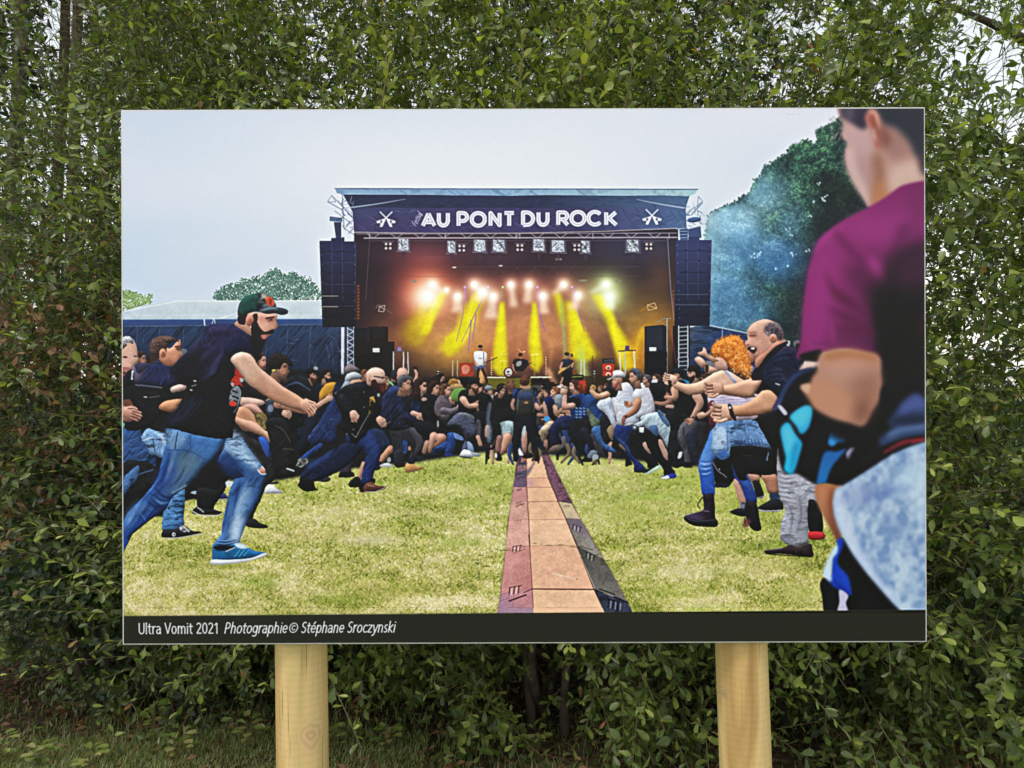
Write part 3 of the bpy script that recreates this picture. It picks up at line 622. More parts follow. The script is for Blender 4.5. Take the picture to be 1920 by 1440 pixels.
# ---------------- dense dark crowd ----------------
O(0, 0, 1)
P('226 700 320 690 420 700 520 690 640 700 760 712 880 726 960 742 1080 740 1200 720 1330 700 1460 700 1560 720 1560 900 1480 905 1380 880 1280 872 1150 860 1030 852 900 848 780 866 640 880 520 900 226 900', '191a20', k=0, bl=2)
gr = np.random.default_rng(21)
SK = ['b98c7a', 'c79c88', 'a87a68', 'cda692', '9a7060']; HC = ['1e1a1a', '2b211e', '4a3428', '14141a', '5a4638']; CC = ['15161d', '1b1d26', '23252e', '101218', '24304e', '2c2a32', '3a3438', '1d2c55']
def filler(n, xr, yr, s0, s1, seed):
    g = np.random.default_rng(seed)
    for y in np.sort(g.uniform(yr[0], yr[1], n)):
        x = g.uniform(*xr); s = s0+(s1-s0)*(y-yr[0])/(yr[1]-yr[0]+1e-6)
        d = 1 if x < 985 else -1
        P([x-s*.9, y+s*2.4, x-s*.8, y+s*.9, x-s*.2, y+s*.5, x+s*.5, y+s*.6, x+s*.9, y+s*1.2, x+s*.7, y+s*2.4], g.choice(CC), sh=.5, r=3, tx=.3)
        head(x, y, s, d if g.random() < .75 else 0, g.choice(SK), g.choice(HC), rot=g.uniform(-.2, .3)*d, beard=(g.choice(HC) if g.random() < .35 else None), cap=(g.choice(['15161c','2a2d38','b8bcc4']) if g.random() < .22 else None), style=g.choice(['hair','hair','long','bald']))
        if g.random() < .5: L([x+d*s*.3, y+s*1.5, x+d*s*1.1, y+s*1.6, x+d*s*1.8, y+s*1.2], [s*.3, s*.25, s*.2], g.choice(SK), sh=.3, r=2)
filler(46, (900, 1200), (726, 760), 13, 18, 5)
filler(18, (420, 900), (712, 745), 22, 26, 6)
filler(16, (1180, 1340), (712, 740), 20, 26, 9)
for i in range(70):   # legs in the far crowd
    x = gr.uniform(900, 1170); y = gr.uniform(790, 835); c = gr.choice(['20222c','2c4478','3a3a42','c0957f','7a6a58','151820'])
    L([x, y, x+gr.uniform(-8, 8), y+18, x+gr.uniform(-10, 10), y+36], [9, 7, 4], c, sh=.4, r=2, a=.9)
for i in range(40):
    x = gr.uniform(1010, 1200); y = gr.uniform(750, 800); L([x, y, x-gr.uniform(8, 22), y+gr.uniform(-8, 8)], [5, 3.5], gr.choice(SK), sh=.3, r=2)
# ---------------- printed picture: musicians ----------------
O(880, 600)
P('45 290 90 280 150 290 160 340 150 390 120 420 70 415 50 370', 'd9dae2', sh=.3, r=3); E(100, 248, 20, 28, 'b98a7a', sh=.4, r=2); E(100, 236, 21, 14, '2a1c1a')
L('130 290 132 400', 1.2, '2a2430'); L('88 340 115 345', 2, '6a6470', a=.6)
L('50 370 75 400', 2.6, 'c09080'); L('155 350 140 385', 2.6, 'c09080'); L('250 335 140 385', 1.4, '3c3444'); P('15 405 60 420 110 405 160 415 110 440 80 465 50 440', '5a5d7e', k=0)
L('85 440 75 500 72 560', [5, 4, 3.4], '2a1e1c'); L('120 440 150 510 162 565', [5, 4, 3.4], '2a1e1c')
L('1745 0 0 0', .1, '000000', a=0)
P('400 360 440 345 490 350 530 370 520 420 480 460 420 450 395 410', '241f24', sh=.2, r=2); P('425 380 470 365 470 400 430 420', 'b8b8bc', a=.7); E(465, 325, 18, 26, 'a0664c'); E(462, 312, 19, 16, '3a1c14')
L('395 400 400 440 420 470', 2.4, 'b4806c'); L('400 470 560 385', 1.6, '2c2838'); E(355, 470, 46, 46, '5c2a1c'); E(355, 468, 32, 36, 'cfcac8'); E(350, 465, 14, 10, '4a4450'); L('340 490 370 492', 1.6, '3a3440')
L('260 310 340 305', 1, 'f0e070'); L('280 370 340 368', 1.2, 'f4e88a'); L('560 312 620 308', 2, 'fff4a0'); L('590 310 590 500', 1, 'b0a020'); L('300 380 295 500', 1, 'b0a020'); L('440 258 468 290', 1.4, 'e0a080', k=0); L('485 288 500 282', 2, 'e8c8a0')
E(575, 400, 26, 14, 'b8a818', a=.8)
P('830 365 870 350 905 350 940 375 935 430 925 470 850 465 840 420', '2b2d3c', sh=.3, r=3); E(885, 322, 20, 30, 'b4867a', sh=.3, r=2); E(882, 306, 22, 16, '17141a')
L('840 380 822 430 850 450', 3, 'b88a78'); L('935 390 925 420', 3, 'b88a78'); P('805 460 840 430 880 425 940 380 985 350 900 420 850 455 800 490', 'c89a50', k=0)
P('845 465 925 468 920 520 880 540 840 520', '15161e'); L('840 520 825 570', 4, 'a07868'); L('900 520 885 585', 5, '15161e'); P('930 440 965 450 960 490 930 485', '8a4a2a', a=.6)
P('915 305 935 305 938 330 913 330', '3a3444', k=0)
L('1110 320 1115 540', .9, '3a3420', k=0)
# ---------------- middle crowd, left side ----------------
O(560, 640)
head(475, 262, 95, 1, 'b58a78', '6e6468'); P('412 285 418 230 470 208 530 232 548 262 480 280', '70666c', sh=.4, r=3)
head(600, 300, 90, 1, 'a87c6c', '6b4a34'); head(790, 365, 90, 1, 'b08676', '6a5640')
head(865, 300, 90, 0, hair='2a2a30'); L('820 360 860 400', 3, '7adf90')
E(935, 290, 50, 56, 'cba08e', sh=.4, r=5); P('890 310 980 315 970 360 900 350', 'b08474')
L('1050 260 1065 300 1045 360', [4.5, 4.5, 5.5], 'c79a86', sh=.3, r=2); P('1030 222 1062 228 1078 250 1045 250', '1c1c22', k=0)
P('0 310 60 310 110 380 180 430 210 520 190 640 120 900 0 1000', '14161e', sh=.35, r=5, tx=.4, tk='d')
head(120, 305, 125, 1, 'ab7d6c', '231c1c', beard='3c2822', cap='171921', rot=.05); E(155, 238, 20, 16, 'c8ccd6', a=.7)
P('150 400 210 380 300 420 300 560 180 560', '1a1c26', sh=.3, tx=.3)
head(250, 310, 110, 1, 'bb8e7c', '1f1918', beard='241a18')
P('185 535 195 450 250 378 340 368 330 450 290 490 240 500 215 530', 'b8852e', sh=.35, r=4, tx=.25, tk='d')
L('150 585 215 545 280 500', [8, 7, 8], 'c39682', sh=.4, r=3); fist(280, 500, 62, -.5, 'c99c88'); E(232, 540, 14, 10, '26222a')
P('310 460 340 370 400 370 440 420 420 480 340 480', '1b2440', sh=.3, tx=.3)
P('340 365 400 340 430 370 400 400 350 400', '1c2434')
# blue coat man with pale cap
P('85 850 170 740 250 600 330 490 420 420 520 400 560 430 480 600 400 720 340 800 330 900 200 900 120 930', '22325f', sh=.3, r=6, tx=.5, tk='d')
P('450 330 560 340 565 380 500 410 440 420', 'b88c7a', sh=.3); P('418 380 425 310 460 282 510 274 550 290 572 318 540 340 490 345 450 370', '98a0aa', sh=.5, r=4)
P('420 360 470 370 430 420 340 470 330 460 380 420', '8d99ac', sh=.3); E(90, 845, 10, 12, 'c8ccd8'); L('85 850 180 750', 1.2, '7488b0', a=.5)
P('0 560 120 600 200 640 150 760 60 900 0 960', '1b2338', sh=.2, tx=.5, tk='d')
L('30 1060 120 990 200 930', [10, 9, 8], '2b4a90', sh=.4, tx=.4, tk='d'); P('0 1060 60 1050 80 1080 30 1130 0 1120', 'a8adb4', tx=.5); 
L('240 1180 330 1110 420 1030', [12, 12, 10], '2a4888', sh=.4, tx=.4, tk='d'); P('200 1190 260 1210 290 1240 250 1262 170 1250', '3a3e48', sh=.3)
P('400 960 500 940 510 1010 480 1120 470 1210 380 1220 370 1150 400 1060', '3a3644', sh=.4, r=5, tx=.3, tk='v')
P('380 1180 480 1170 500 1215 370 1222', '1c1c22')
# back trouser leg (blue) of the flying jacket man
P('460 900 360 940 230 1020 100 1110 30 1190 20 1260 140 1260 300 1200 460 1100 560 980 560 900', '18213f', sh=.4, r=7, tx=.5, tk='d')
P('60 1080 200 1040 300 980 330 1000 200 1090 90 1140', '2e4c8c', bl=2, a=.5)
P('5 1270 40 1220 130 1240 150 1310 170 1335 60 1345 0 1300', '14151b', sh=.4, r=3)
L('590 1100 560 1180 540 1235', [10, 9, 7], 'b38670', sh=.4, r=3); P('455 1270 520 1215 560 1240 560 1300 470 1310', '15161c', sh=.4, r=3)
P('660 790 760 800 820 900 850 960 740 985 700 960 640 900', '1f2c48', sh=.3, r=5, tx=.3); L('830 965 760 1050 710 1110', [14, 12, 9], 'b07e66', sh=.5, r=4); P('690 1100 745 1080 740 1140 690 1160', '26262e'); 
P('740 1110 800 1090 840 1110 835 1130 740 1128', 'c9ccd2', sh=.3); E(815, 1065, 18, 24, '8e949c')
# grey haired man, blue hood
P('820 760 960 770 1060 780 1110 870 1135 930 1090 990 1055 1075 985 1085 1010 980 970 900 945 1110 865 1115 850 960', '2b2c36', sh=.45, r=7, tx=.3, tk='v')
P('1000 790 1065 790 1130 900 1130 940 1060 1010 1040 990 1060 920', '48454e', sh=.3, r=5, a=.8)
P('865 1100 960 1090 965 1125 880 1125', '2a2224'); P('965 1105 1020 1085 1045 1100 1060 1125 1115 1130 1120 1145 1060 1165 970 1180 960 1150', 'b58455', sh=.45, r=3); L('965 1172 1060 1158 1118 1142', 1.8, '8a6a50'); P('985 1050 1045 1050 1040 1100 985 1095', '222430')
P('740 540 800 440 850 395 930 410 960 500 990 640 1090 690 1080 725 960 700 1000 770 900 800 800 790 730 690', '222a4a', sh=.45, r=6, tx=.5, tk='d', g=('191d2e', 800, 560, 900, 760))
P('800 450 850 398 930 420 945 480 880 470 820 500', '2d3a63', sh=.4, r=4); L('900 560 940 640 1060 715', [5, 5, 3], '33457e', a=.5, bl=2)
head(960, 385, 150, 1, 'b58873', '55555c', rot=.12); P('900 420 935 440 980 450 1025 420 1010 480 960 480 920 460', '6b4a40', a=.75, bl=1); P('895 360 905 320 960 300 1020 320 1035 345 980 335 940 350 920 385', '5d5d64', sh=.3, n=.2)
# long-haired men and outstretched arms
P('1000 480 1080 480 1110 540 1090 640 1010 640 970 560', '17181f', sh=.3); P('1020 540 1085 545 1080 630 1020 620', '1c2c54', tx=.6, tk='v')
head(1110, 405, 130, 1, 'bf9380', '3a2322', style='long', glasses=1); P('1040 430 1045 350 1110 320 1160 350 1140 360 1090 370 1080 440 1100 520 1050 500', '3c2424', sh=.3, tx=.4, tk='v')
L('1030 645 1120 670 1230 665', [10, 9, 8], 'c19482', sh=.45, r=3); L('1080 680 1140 700 1200 720', [8, 7, 9], 'c79c88', sh=.45, r=3); E(1110, 670, 36, 28, 'b98c7a', sh=.4, r=4); fist(1195, 718, 56, .1, 'cba08c'); fist(1228, 668, 44, 1.2, 'c39684')
P('1130 760 1160 720 1165 745 1145 765', 'd8dade', k=0)
head(1225, 425, 125, 1, 'bd917c', '35211d', style='hair', rot=.1); P('1150 470 1160 400 1200 360 1250 370 1220 400 1200 460 1170 480', '35211d', sh=.3, tx=.4, tk='v')
P('1100 520 1160 470 1230 480 1270 530 1290 560 1250 590 1260 690 1200 740 1120 700', '14151c', sh=.3, r=5, tx=.3)
L('1260 565 1330 600 1370 510', [11, 9, 7], 'c69a84', sh=.45, r=3); fist(1378, 500, 52, -1.1, 'cfa490'); E(1130, 520, 26, 16, 'd0a894', sh=.3)
head(1330, 440, 115, 1, 'c39a86', '5a3d2e', style='long'); P('1255 500 1320 480 1360 530 1380 600 1340 700 1260 690 1220 600', '5a5058', sh=.35, r=5, tx=.4)
L('1300 620 1380 630 1450 590', [13, 11, 9], '6c6470', sh=.5, r=4, tx=.3); fist(1450, 580, 48, -.6, 'c39684')
E(1395, 370, 45, 38, '9a7036', sh=.4, r=4, tx=.3); E(1425, 410, 60, 34, 'a88a58', sh=.4, r=4, tx=.3); L('1352 395 1400 375 1440 378', 1.6, '8a5a20')
P('1370 480 1400 430 1470 415 1530 440 1540 500 1480 540 1390 530', '6a9048', sh=.3, r=4, tx=.3); P('1440 470 1490 430 1550 450 1560 560 1600 620 1590 680 1450 640 1440 540', '15171c', sh=.3, r=4, tx=.2)
head(1575, 400, 120, 1, 'b68a76', '4a2c22', beard='4a2a20', cap='16171d'); L('1480 520 1530 580 1630 575', [13, 10, 8], 'c99c86', sh=.5, r=4); P('1635 540 1672 540 1665 610 1640 610', 'e2e4e8', k=0, sh=.2); E(1640, 565, 20, 22, 'c59984', sh=.3)
P('1340 740 1420 650 1500 640 1560 680 1610 790 1590 850 1530 880 1540 960 1560 1000 1480 1000 1470 960 1500 860 1440 780 1360 770', '4a5068', sh=.5, r=6, tx=.4, tk='h'); P('1520 900 1560 920 1580 1000 1530 1000', '7e94b8', sh=.3)
P('1440 650 1500 640 1580 670 1600 700 1480 680', '7c8294', sh=.3, tx=.4)
P('1460 1000 1490 970 1540 985 1590 1020 1560 1040 1460 1035', 'ccd0d8', sh=.4, r=3); P('1460 1030 1560 1045 1560 1055 1470 1045', '3c4450'); P('1545 1000 1600 1000 1640 1020 1600 1035', 'a8b0ba', sh=.4)
P('1220 960 1300 900 1360 900 1300 980 1210 1000', '2c4c90', sh=.3, tx=.4); P('1340 830 1400 820 1420 870 1390 1000 1320 1000 1340 920', '24427e', sh=.4, tx=.4, tk='v'); P('1400 820 1480 860 1480 890 1410 870', '5a78b0', tx=.4)
P('1310 1010 1360 1000 1400 1025 1330 1030', '2a3a6a'); P('1120 1010 1200 990 1270 1020 1230 1040 1130 1040', '23252d', sh=.3); P('1060 1040 1100 1030 1130 1055 1080 1062', '2a2c34')
P('1040 720 1180 720 1250 750 1290 840 1200 860 1120 850 1060 800', '15171f', sh=.35, r=6, tx=.3); L('1220 850 1200 920 1180 990', [16, 12, 7], 'b8897a', sh=.5, r=4); L('1260 860 1300 870 1230 940', [14, 14, 6], 'ae7f6e', sh=.5, r=4); L('1160 910 1130 990', [10, 8], 'b48876', sh=.4)
P('930 900 980 900 975 1000 940 1000', '2a4478', tx=.4); E(1000, 960, 14, 20, 'a87a60'); E(1255, 740, 10, 34, 'c8ccd4', a=.7)
head(1715, 440, 95, 1, 'b48a7c', '3a3438', cap=None); P('1675 430 1690 395 1740 400 1752 430 1720 440', '7d8288', sh=.4, r=3)
P('1640 470 1720 480 1755 560 1740 640 1640 640 1620 550', '14161c', sh=.3, tx=.3); P('1580 640 1730 640 1735 760 1660 780 1610 740', '15161c', sh=.3); P('1600 710 1640 720 1640 850 1600 860', '4a4450', tx=.3); L('1700 770 1690 860', [9, 6], 'b58674', sh=.4, r=3); P('1650 880 1690 860 1740 920 1660 925', '1e1c20'); L('1615 860 1640 940', [8, 6], 'c09282', sh=.4, r=3); P('1610 945 1680 945 1690 970 1615 975', '23242c', sh=.3)
P('1700 580 1745 580 1740 880 1690 880', '7f94ac', a=.5, bl=1.5); L('1790 880 1750 960 1690 965', [6, 5, 4], '1c1c24', sh=.3)
head(1830, 430, 95, 1, 'a97e70', '1e1a1e', glasses=1)
# ---------------- centre figures ----------------
O(880, 600)
P('210 740 230 680 300 640 380 640 400 700 400 900 380 920 270 930 190 900 195 820', '191a21', sh=.35, r=6, tx=.2)
P('270 925 400 915 395 1040 340 1060 300 1050 280 1000', '8fa6ae', sh=.35, r=5, tx=.3, tk='v'); P('190 890 275 925 290 1050 250 1060 215 980', '1b1c22', sh=.2)
L('345 1050 320 1130 290 1200', [17, 15, 8], 'b98a78', sh=.5, r=4); L('275 1060 262 1140 258 1190', [12, 11, 8], '8a6660', sh=.4, r=3); P('235 1215 262 1190 290 1215 295 1262 245 1262', '1c1c22', sh=.3); P('235 1205 250 1200 250 1240 236 1235', 'd8dade')
head(290, 640, 85, 1, 'b08474', '2a2024', glasses=0); head(385, 590, 95, 1, 'b88c7c', '5a3c30', rot=-.1, neck=1); E(380, 600, 40, 48, '6a4a3c', n=.3, sh=.3)
P('470 1000 520 1000 525 1100 515 1200 485 1200 470 1100', 'b88a78', sh=.5, r=4, k=0); P('480 960 510 960 500 1040 475 1030', '9fb4c0'); P('470 1205 560 1195 575 1235 500 1245', '1b1c22', sh=.3); P('448 1150 480 1190 490 1215 450 1215', 'd8d0d4')
P('395 640 450 610 560 615 610 650 620 740 600 800 580 900 600 1060 625 1180 630 1230 585 1230 570 1160 530 1020 500 920 470 1020 440 1160 430 1270 395 1270 395 1080 400 900 385 780', '1c1e29', sh=.4, r=6, tx=.15, k=0)
P('590 1170 625 1180 630 1260 600 1270 585 1250', '2a1c1a', sh=.3)
P('395 640 440 615 440 720 400 740', '24407a', sh=.3, tx=.5, tk='v'); P('590 640 615 660 620 740 600 760', '24407a', tx=.5)
L('400 720 385 760 400 800', 6, 'b58878', sh=.4); L('600 760 625 800 660 770', [8, 7, 5], 'bd9080', sh=.4, r=3)
P('430 700 450 640 500 610 550 615 580 650 590 740 585 830 560 860 450 860 425 800', '3b3e42', sh=.5, r=8, tx=.12, tk='v'); P('445 680 460 650 555 650 572 690 570 720 450 720', '33405e', sh=.3, r=4); P('460 730 565 730 570 850 450 850', '2c2c2c', sh=.35, r=6); P('498 736 530 736 530 752 498 752', 'a87a5a', k=0)
L('440 700 435 800', 1.2, '8a8a86', a=.6); L('588 690 585 820', 1.2, '8a8a86', a=.6)
E(500, 545, 46, 52, '5c382a', sh=.4, r=5, n=.3); E(505, 560, 22, 18, '4a2a20', sh=.3); P('455 580 480 590 530 590 545 575 535 615 470 612', 'a87a68', bl=1)
# right of the centre
head(700, 665, 72, -1, 'b58878', '3a2822'); head(770, 650, 90, -1, 'bd9080', '7a4c34'); head(630, 665, 60, 1, 'c09482', '2a2224'); head(850, 640, 85, -1, 'c0998a', '8a7668')
P('680 720 720 680 760 720 790 800 770 880 720 880 700 800', '1c2a66', sh=.4, tx=.3); P('715 750 790 740 800 880 740 890', '15161e', sh=.3)
P('770 680 830 670 850 740 830 800 790 790 765 730', '7a828c', sh=.4, tx=.3)
L('680 770 690 830 700 860', 6, 'b98c7c', sh=.4); L('770 780 790 850 830 800', [9, 8, 6], 'b98c7c', sh=.4); L('620 850 690 855', 6, 'b98c7c', sh=.4)
P('680 870 720 870 715 910 680 910', '3f8fd8')
P('630 1000 700 920 760 910 760 960 700 1040 690 1100 650 1080 640 1040', 'b5a088', sh=.5, r=5, tx=.4); L('690 1090 690 1150', 7, 'a87c6c', sh=.4); P('650 1150 690 1140 700 1180 660 1190', '3a3434')
P('720 980 800 880 900 860 950 900 920 960 860 990 790 990 800 1100 760 1130 730 1060', '20264a', sh=.45, r=6, tx=.2); P('705 1180 760 1130 820 1120 830 1150 800 1190 720 1198', '5c5048', sh=.4); L('850 1060 850 1120 800 1160', [8, 7, 5], '6a6468', sh=.4)
P('600 1040 650 1100 690 1170 640 1160 610 1120', '26262e', tx=.4)
# denim vest man
P('905 1060 930 980 970 990 950 1080', '6f96c8', sh=.3); 
P('930 900 1000 880 1110 880 1110 960 1060 1080 1040 1180 1080 1240 1100 1270 1010 1270 1040 1220 980 1180 930 1100 900 1020', '191b24', sh=.35, r=6, tx=.2)
L('1030 1000 1080 1090 1120 1170', [16, 14, 8], '1e2030', sh=.4, r=4); P('1060 1230 1100 1170 1150 1180 1150 1220 1090 1262', '5f6878', sh=.4, r=3); P('1010 1265 1060 1240 1110 1262 1090 1278', '17181e'); P('1120 1210 1160 1215 1160 1250 1110 1250', '8f9aa8')
P('905 700 960 640 1010 640 1060 700 1110 800 1110 870 1020 890 940 910 910 820', '1d3f7a', sh=.4, r=6, tx=.3); P('905 700 950 690 1000 720 990 780 930 770 890 740', '15161e', sh=.3)
for i in range(14): L([960+i%4*34, 790+i//4*28, 975+i%4*34, 796+i//4*28], 1.6, 'c8d4e8', k=0, a=.7)
L('930 770 860 780 860 680', [12, 11, 7], 'c4988a', sh=.5, r=4); E(850, 645, 30, 30, 'caa090', sh=.4, r=4)
head(940, 595, 110, -1, 'c99e8e', '4a3028', rot=-.1, mouth=1); P('940 545 990 540 990 600 985 640 950 620', '4a3028', tx=.4, tk='v')
E(1020, 610, 42, 54, '9a4424', sh=.4, r=5, n=.4, tx=.4); P('985 550 1040 540 1050 570 1000 575', 'b83a2a')
P('1040 700 1080 665 1140 690 1170 760 1200 850 1215 920 1180 960 1120 880 1060 800', '24487f', sh=.35, r=6, tx=.3, tk='d'); P('1060 790 1130 860 1175 920 1140 980 1090 930', '6a7a6c', sh=.4, tx=.3)
P('1110 970 1210 950 1200 1050 1250 1120 1330 1180 1320 1195 1240 1180 1170 1110 1120 1040', '3b64a0', sh=.5, r=6, tx=.3, tk='d'); P('1290 1220 1330 1180 1370 1215 1320 1235', '25242c')
P('1150 760 1200 700 1280 700 1300 800 1330 960 1300 1000 1240 860 1170 800', 'b9c2d8', sh=.4, r=6, tx=.2); P('1180 880 1240 860 1290 960 1300 1040 1240 1120 1190 1050', '22242e', sh=.3, tx=.3); P('1240 990 1290 940 1310 1040 1280 1080', '8a7460', sh=.3)
head(1110, 625, 70, -1, 'b58a7a', 'a88050'); head(1180, 620, 60, -1, 'a87c6c', '6a4a3c'); head(1230, 600, 50, -1, 'a0786c', '4a382e')
# white shirt, black sleeve, white cap
P('1295 1040 1330 940 1480 940 1500 1010 1440 1120 1470 1220 1560 1300 1600 1360 1490 1370 1480 1290 1420 1220 1390 1140 1300 1070', '1d2d62', sh=.5, r=8, tx=.35, tk='d')
L('1330 1060 1390 1110 1440 1180', [3, 4, 3], '4a6ab0', a=.6, bl=1.5); P('1405 1315 1420 1230 1470 1290 1440 1310', '1a1b24')
P('1470 1000 1580 980 1620 1080 1660 1180 1700 1290 1720 1330 1610 1330 1600 1290 1520 1180 1440 1080', '16181f', sh=.35, r=6); P('1560 1120 1600 1100 1640 1200 1600 1180', 'b08a80', sh=.3)
P('1500 1360 1610 1340 1660 1320 1640 1350 1590 1375', '20242c'); P('1570 1390 1600 1372 1700 1310 1730 1315 1720 1335 1620 1385', 'c9d4d0', sh=.3); L('1610 1372 1710 1320', 2, '8fe0a8', a=.7)
P('1285 720 1330 600 1400 560 1460 590 1500 700 1530 900 1500 945 1420 950 1340 940 1320 860', 'c9ccdc', sh=.45, r=8, tx=.08, tk='v', g=('b3b8ce', 1320, 700, 1500, 700))
P('1205 640 1250 590 1330 560 1350 600 1320 690 1260 690 1210 670', '1a1b22', sh=.4, r=5); L('1240 670 1160 690 1100 640', [13, 12, 7], 'c4967f', sh=.5, r=4)
head(1330, 545, 120, -1, 'c0907e', 'b87a60', beard='94584a', neck=1, style='bald'); P('1238 530 1290 505 1300 460 1350 450 1400 480 1405 515 1340 518 1290 525 1260 540', 'd3d5de', sh=.5, r=5)
# grey shirt man with tied jacket
P('1560 1000 1700 980 1740 1150 1790 1260 1850 1370 1840 1400 1760 1400 1740 1330 1640 1200 1590 1100', '14161c', sh=.4, r=6); P('1700 1080 1740 1090 1800 1230 1770 1260 1720 1160', 'ae887c', sh=.3); P('1730 1410 1790 1390 1850 1380 1862 1415 1800 1430 1735 1425', '2a3c9c', sh=.3); P('1730 1415 1790 1400 1800 1425 1740 1428', 'dfe2ec')
P('1465 720 1500 610 1560 560 1620 580 1650 680 1675 800 1660 860 1560 880 1500 880 1520 800', 'c6c8d4', sh=.45, r=8, tx=.08, tk='v', g=('a9adc0', 1500, 700, 1680, 800)); P('1465 700 1490 630 1540 640 1550 700 1520 730', 'd0d2de', sh=.3, r=4)
L('1520 730 1490 810 1410 870', [15, 14, 8], 'b8856c', sh=.5, r=5); L('1400 870 1390 900 1385 940', [8, 8, 4], 'b07a64', sh=.4); E(1410, 868, 12, 8, '2a2a34'); fist(1432, 755, 70, 3.1, 'c28e78')
P('1540 880 1620 840 1700 830 1760 870 1820 970 1830 1080 1790 1150 1720 1040 1640 1000 1580 960', '9fb4c6', sh=.5, r=8, tx=.35, tk='d'); P('1690 810 1740 830 1800 930 1790 960 1730 900', '54749c', sh=.3, tx=.3); P('1620 960 1690 950 1700 1040 1650 1020', '46618a', sh=.3); P('1480 940 1560 900 1640 860 1600 930 1520 960', 'b3c2d0', sh=.3, tx=.4); P('1530 965 1575 965 1570 1015 1532 1010', 'cfd4de', k=0); E(1490, 965, 24, 24, '50586a'); E(1490, 965, 10, 10, 'c0c4cc')
head(1490, 515, 140, -1, 'bd8f7a', '50525a', rot=-.05); P('1440 560 1470 570 1500 570 1490 600 1455 590', '5e4f48', a=.7, bl=1)
# between: dark shirt back, camera hands
P('1620 600 1680 580 1740 620 1770 700 1740 760 1680 720 1640 660', '1b1b22', sh=.4, r=5, tx=.2); head(1595, 540, 90, -1, 'b0857a', '4a4650'); E(1670, 555, 30, 20, 'c8ccd8')
# ---------------- right side, middle ----------------
O(1140, 580)
P('560 760 600 640 680 620 740 650 800 660 840 720 850 800 800 820 780 900 800 1000 600 1180 560 1000 600 880', '15161c', sh=.3, r=6, tx=.15)
P('560 1100 640 1100 700 1200 620 1290 640 1420 560 1400 540 1300', '1c1f28', sh=.3, tx=.3)
P('700 990 800 1000 860 1010 900 1060 870 1200 830 1260 800 1200 790 1120', '26272f', sh=.3, tx=.3)
P('650 1050 700 1000 800 1000 790 1100 720 1170 740 1290 750 1400 770 1420 680 1420 690 1340 660 1240 620 1170', '4a4c56', sh=.5, r=6, tx=.35, tk='v'); P('700 1160 760 1080 800 1100 790 1200 820 1310 800 1370 760 1370', '232a3c', sh=.3, tx=.4)
P('640 1380 690 1370 780 1385 780 1405 680 1410 625 1425', '1b1a1f', sh=.3); P('640 1290 670 1280 660 1330 630 1340', 'c9ccd2')
L('800 780 830 850 760 980', [17, 14, 9], 'c09482', sh=.5, r=5); fist(735, 1000, 76, 2.6, 'b98a78'); L('680 950 740 975', 3, '2a2428'); E(765, 972, 10, 8, '1c1c22')
head(770, 580, 135, -1, 'b98e7c', '1f1a1c', beard='2a2020'); P('720 560 725 520 780 500 830 530 830 600 800 620 790 570 760 560', '1e191b', sh=.3, n=.2)
head(630, 590, 110, -1, 'a97c68', '1a1a20', neck=1); P('580 572 585 540 640 525 690 545 690 575 640 572', '1b2434', sh=.4, r=4); P('660 630 720 640 735 670 700 665', '3f96c8', a=.8)
P('575 720 640 640 700 660 640 740', '15161c'); L('600 720 600 800 520 790', [14, 12, 7], 'b98a76', sh=.5, r=4); L('430 840 500 850 560 820', [6, 8, 6], 'b08270', sh=.4); P('530 860 590 860 585 890 520 880', 'c8a498', sh=.3)
P('380 680 440 660 510 700 520 760 460 800 400 760', '17181f', sh=.4, r=5)
P('440 660 500 630 530 640 540 690 500 700', '24222a'); L('540 690 560 640', 3, '2a2430')
# redhead's far companions
P('880 470 940 470 980 520 960 580 900 560', '8a8488', a=.8); E(1290, 420, 46, 60, 'b9826e', sh=.3, r=5); E(1240, 380, 30, 20, 'd8c0b4', a=.7); P('1280 520 1330 520 1320 580 1280 590', '6a6a9c')
# ---------------- flying jacket man, bald, red beard ----------------
O(560, 640)
P('555 780 640 790 700 870 740 980 725 1080 680 1180 665 1265 620 1285 560 1275 590 1120 600 1010 520 930 430 900 440 820', '1f3062', sh=.45, r=7, tx=.45, tk='d')
P('600 830 680 880 720 980 700 1060 660 1000 620 900', '2f4a88', bl=4, a=.5); L('610 1100 690 1010', [1, 3, 1], '14203f', a=.6, bl=1)
P('545 1280 600 1290 600 1350 555 1350', '16171d'); P('590 1300 620 1270 660 1265 690 1290 780 1305 775 1325 700 1350 595 1355', '5c3a30', sh=.45, r=3); L('600 1352 700 1350 778 1312', 1.8, 'b8aea4'); L('625 1290 680 1300', 1.4, 'c8b8a8', a=.6); P('660 1235 690 1235 690 1275 665 1270', '1c1c22')
P('325 490 350 440 420 400 540 365 620 355 680 420 740 470 750 560 740 640 700 700 640 780 600 850 560 880 520 925 480 900 440 830 380 790 340 770 390 700 380 620 350 580', '13141a', sh=.45, r=7, tx=.3, tk='e', k=0)
P('420 400 540 368 600 400 560 430 450 440', '252733', sh=.3, r=4, tx=.3); P('330 500 400 470 470 520 500 600 520 630 460 650 400 640 350 580', '1b1d26', sh=.5, r=6, tx=.45)
P('640 500 680 490 690 540 660 600 650 650 625 640 640 570', 'b48a48', k=0, tx=.8); P('655 540 690 560 665 590 650 570', '1a1410'); L('640 640 560 780 520 860', 1.2, '8a8c94'); L('520 860 480 830', 1.4, 'a0a2a8', a=.7)
for x, y in ((590, 455), (720, 480), (728, 520), (590, 590), (495, 790), (435, 830)): E(x, y, 7, 8, 'c9ccd4' if x > 600 else '5a5c68')
P('700 440 745 470 750 560 730 560 705 500', '1d1e26')
fist(500, 670, 96, 1.3, 'c49a88'); L('480 690 490 722', 2.6, 'b08472', sh=.3); L('510 690 525 726', 2.6, 'b88c7a', sh=.3); L('500 690 503 720', 1, '7a5448')
